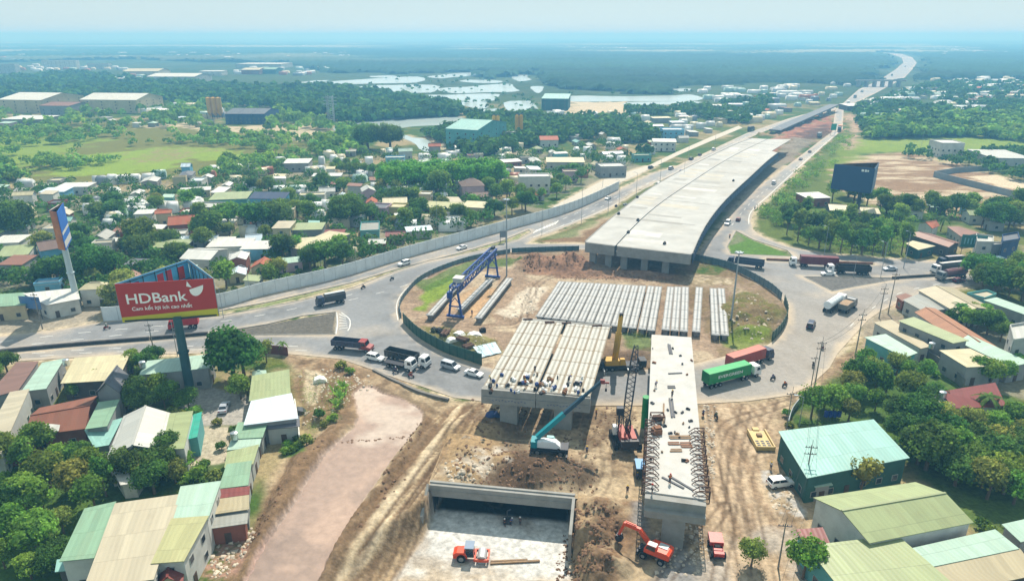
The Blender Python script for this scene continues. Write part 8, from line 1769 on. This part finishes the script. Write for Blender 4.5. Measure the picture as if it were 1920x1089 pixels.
rubble('mud_ridge', [[(640,824),(700,820),(772,814),(772,818),(700,824),(640,829)]], 90, 6, (.15, .35), clod)
# wall pieces
t = fence([(500,663),(520,664),(546,668)], 2.4, mat('brown_wall', C(110,60,50), var=.2, scale=.5, dirt=.3), 'brown metal wall below the road right of the big dark round tree', 'boundary_wall', 3.0, False, .1)
t = fence([(700,695),(740,715),(790,737),(848,752)], .5, concd, 'low broken concrete edge between the road and the muddy channel', 'low_wall', 2.0, False, .6)
t = fence([(1477,800),(1485,775),(1505,750),(1520,735)], 1.6, mat('tarp_wall', C(150,156,160), var=.2, scale=.4), 'curved grey wall at the garden corner beside the dirt road', 'boundary_wall', 2.0, False, .15)
t = fence([(1735,675),(1760,690),(1790,715),(1815,740)], 2.6, mat('grey_wall', C(112,114,110), var=.25, scale=.5, dirt=.4), 'dark grey garden wall below the mint roofed house with the teal wall', 'boundary_wall', 3.0, False, .2)
t = fence([(563,833),(560,800),(553,755)], 2.2, mat('white_wall', C(210,208,200), var=.1), 'white boundary wall right of the bluish white roof', 'boundary_wall', 3.0, False, .2)
m = MB(); m.tube((0, 0, 0), (0, 0, 1.3), .7, n=16); m.sphere((0, 0, 1.3), .7, 12, 5, sz=.3)
for px, py, z, lab in ((268,688,5.6,'steel water tank on the mint roofed hall behind the billboard post'),(125,684,4.9,'steel water tank beside the mint green roof at left'),(1746,652,4.6,'steel water tank at the end of the rusty beige roof'),(1766,745,5.0,'steel water tank at the dark red roof'),(440,822,4.0,'steel water tank by the green shed')):
    o = small('water_tank', lab, 'water tank', px, py, z, m, tankm)
m = MB()
for k in range(4): m.tube((k*.9, 0, .2), (k*.9, 0, 1.4), .42, n=12)
small('water_barrels', 'row of blue barrels behind the large aqua green roof', 'barrels', 1548, 782, 1.0, m, paint('barrel_blue', C(30,60,150)))
# ------------------------------------------------------------------ labels that single out the many alike things
LMK = [(315,560,'the red billboard'),(115,430,'the tall thin billboard'),(1604,335,'the dark blue billboard'),(503,385,'the pale blue village house'),(650,390,'the huge round village tree'),(830,335,'the light green grove'),(710,255,'the pond bank tree clump'),(855,262,'the sea green warehouse'),(930,240,'the left silo pair'),(973,240,'the right silo pair'),(207,200,'the large white warehouse'),(460,225,'the dark blue sheds'),
 (888,360,'the dark hipped villa'),(1003,350,'the white three storey house'),(840,395,'the yellow roofed row'),(950,440,'the far lamp mast'),(1230,290,'the green plot'),(1040,200,'the sawmill shed'),(1782,285,'the white field villa'),(1650,155,'the far overpass'),(1725,420,'the orange tiled house at right'),(1820,455,'the green shop sign'),(1575,455,'the dark grove middle'),(1480,440,'the highway bend'),(1395,455,'the green triangle'),
 (1560,850,'the large aqua roof'),(1670,960,'the sage green hall'),(1810,745,'the dark red roof'),(1790,560,'the long gabled roof'),(1840,620,'the garden behind the orange tiled roof'),(1670,650,'the mint roof with teal wall'),(440,690,'the big dark round tree'),(270,810,'the pale grey double roof'),(400,800,'the concrete yard'),(120,790,'the rusty tiled house'),(190,715,'the grey gabled house'),(180,675,'the cream yellow roof'),(60,760,'the big tan roof'),(160,1000,'the light green ribbed roof'),(270,1010,'the biggest beige roof'),(60,900,'the garden at the left edge'),(640,740,'the muddy channel head'),(520,830,'the grass patch by the bank'),(630,325,'the bright shrub row'),(343,435,'the orange tiled village house'),(268,450,'the round mid green tree'),(30,430,'the huge left edge tree'),(187,500,'the huge tree by the thin billboard'),(430,480,'the white low shop'),(560,480,'the cream workshop'),(140,362,'the long white row house'),(280,320,'the meadow'),(1245,280,'the white house pair'),(1150,325,'the half built houses'),(1880,190,'the upper right edge'),(1700,200,'the upper right village'),(1400,195,'the far village'),(1300,230,'the far village edge'),(1100,240,'the sand heaps'),(1260,690,'the white deck far end'),(1260,760,'the white deck middle'),(1255,830,'the deck planks'),(950,720,'the left half span'),(1060,725,'the right half span'),(850,635,'the green hoarding'),(1870,540,'the right roadside trees'),(1900,860,'the right edge garden'),(1700,780,'the middle of the right garden'),(1600,770,'the near corner garden'),(600,290,'the upper village'),(760,300,'the pond village'),(1060,310,'the cream row'),(480,330,'the upper village trees')]
bpy.context.view_layer.update()
cells = {}
for o, ph, kd in AUTO:
    p = o.matrix_world.translation; x, y = PR(p.x, p.y, p.z); l = min(LMK, key=lambda q: (q[0]-x)**2+((q[1]-y)*1.8)**2); dx, dy = x-l[0], y-l[1]
    rel = ('left of' if dx < 0 else 'right of') if abs(dx) > abs(dy)*1.5 else ('beyond' if dy < 0 else 'in front of')
    cells.setdefault((ph, rel, l[2]), []).append((x, o))
for (ph, rel, l), L_ in cells.items():
    L_.sort(key=lambda q: q[0]); n = len(L_)
    for i, (x, o) in enumerate(L_):
        s = f'{ph} {rel} {l}'
        if n > 1: s += ', '+('leftmost' if i == 0 else 'rightmost' if i == n-1 else ord_(i+1)+' from the left')
        w_ = s.split(); o['label'] = ' '.join(w_[:16])
# ------------------------------------------------------------------ haze
hm = bpy.data.materials.new('haze'); hm.use_nodes = True; t_ = hm.node_tree; t_.nodes.clear(); o_ = t_.nodes.new('ShaderNodeOutputMaterial'); pv = t_.nodes.new('ShaderNodeVolumePrincipled')
pv.inputs['Color'].default_value = (0.20, 0.55, 0.92, 1); pv.inputs['Absorption Color'].default_value = (0.42, 0.30, 0.0, 1); pv.inputs['Density'].default_value = 0.00042; pv.inputs['Anisotropy'].default_value = 0.1; t_.links.new(pv.outputs[0], o_.inputs[1])
m = MB(); m.box((0, 14800, 46), (60000, 32000, 108)); hz = m.build('haze', hm); hz['kind'] = 'stuff'
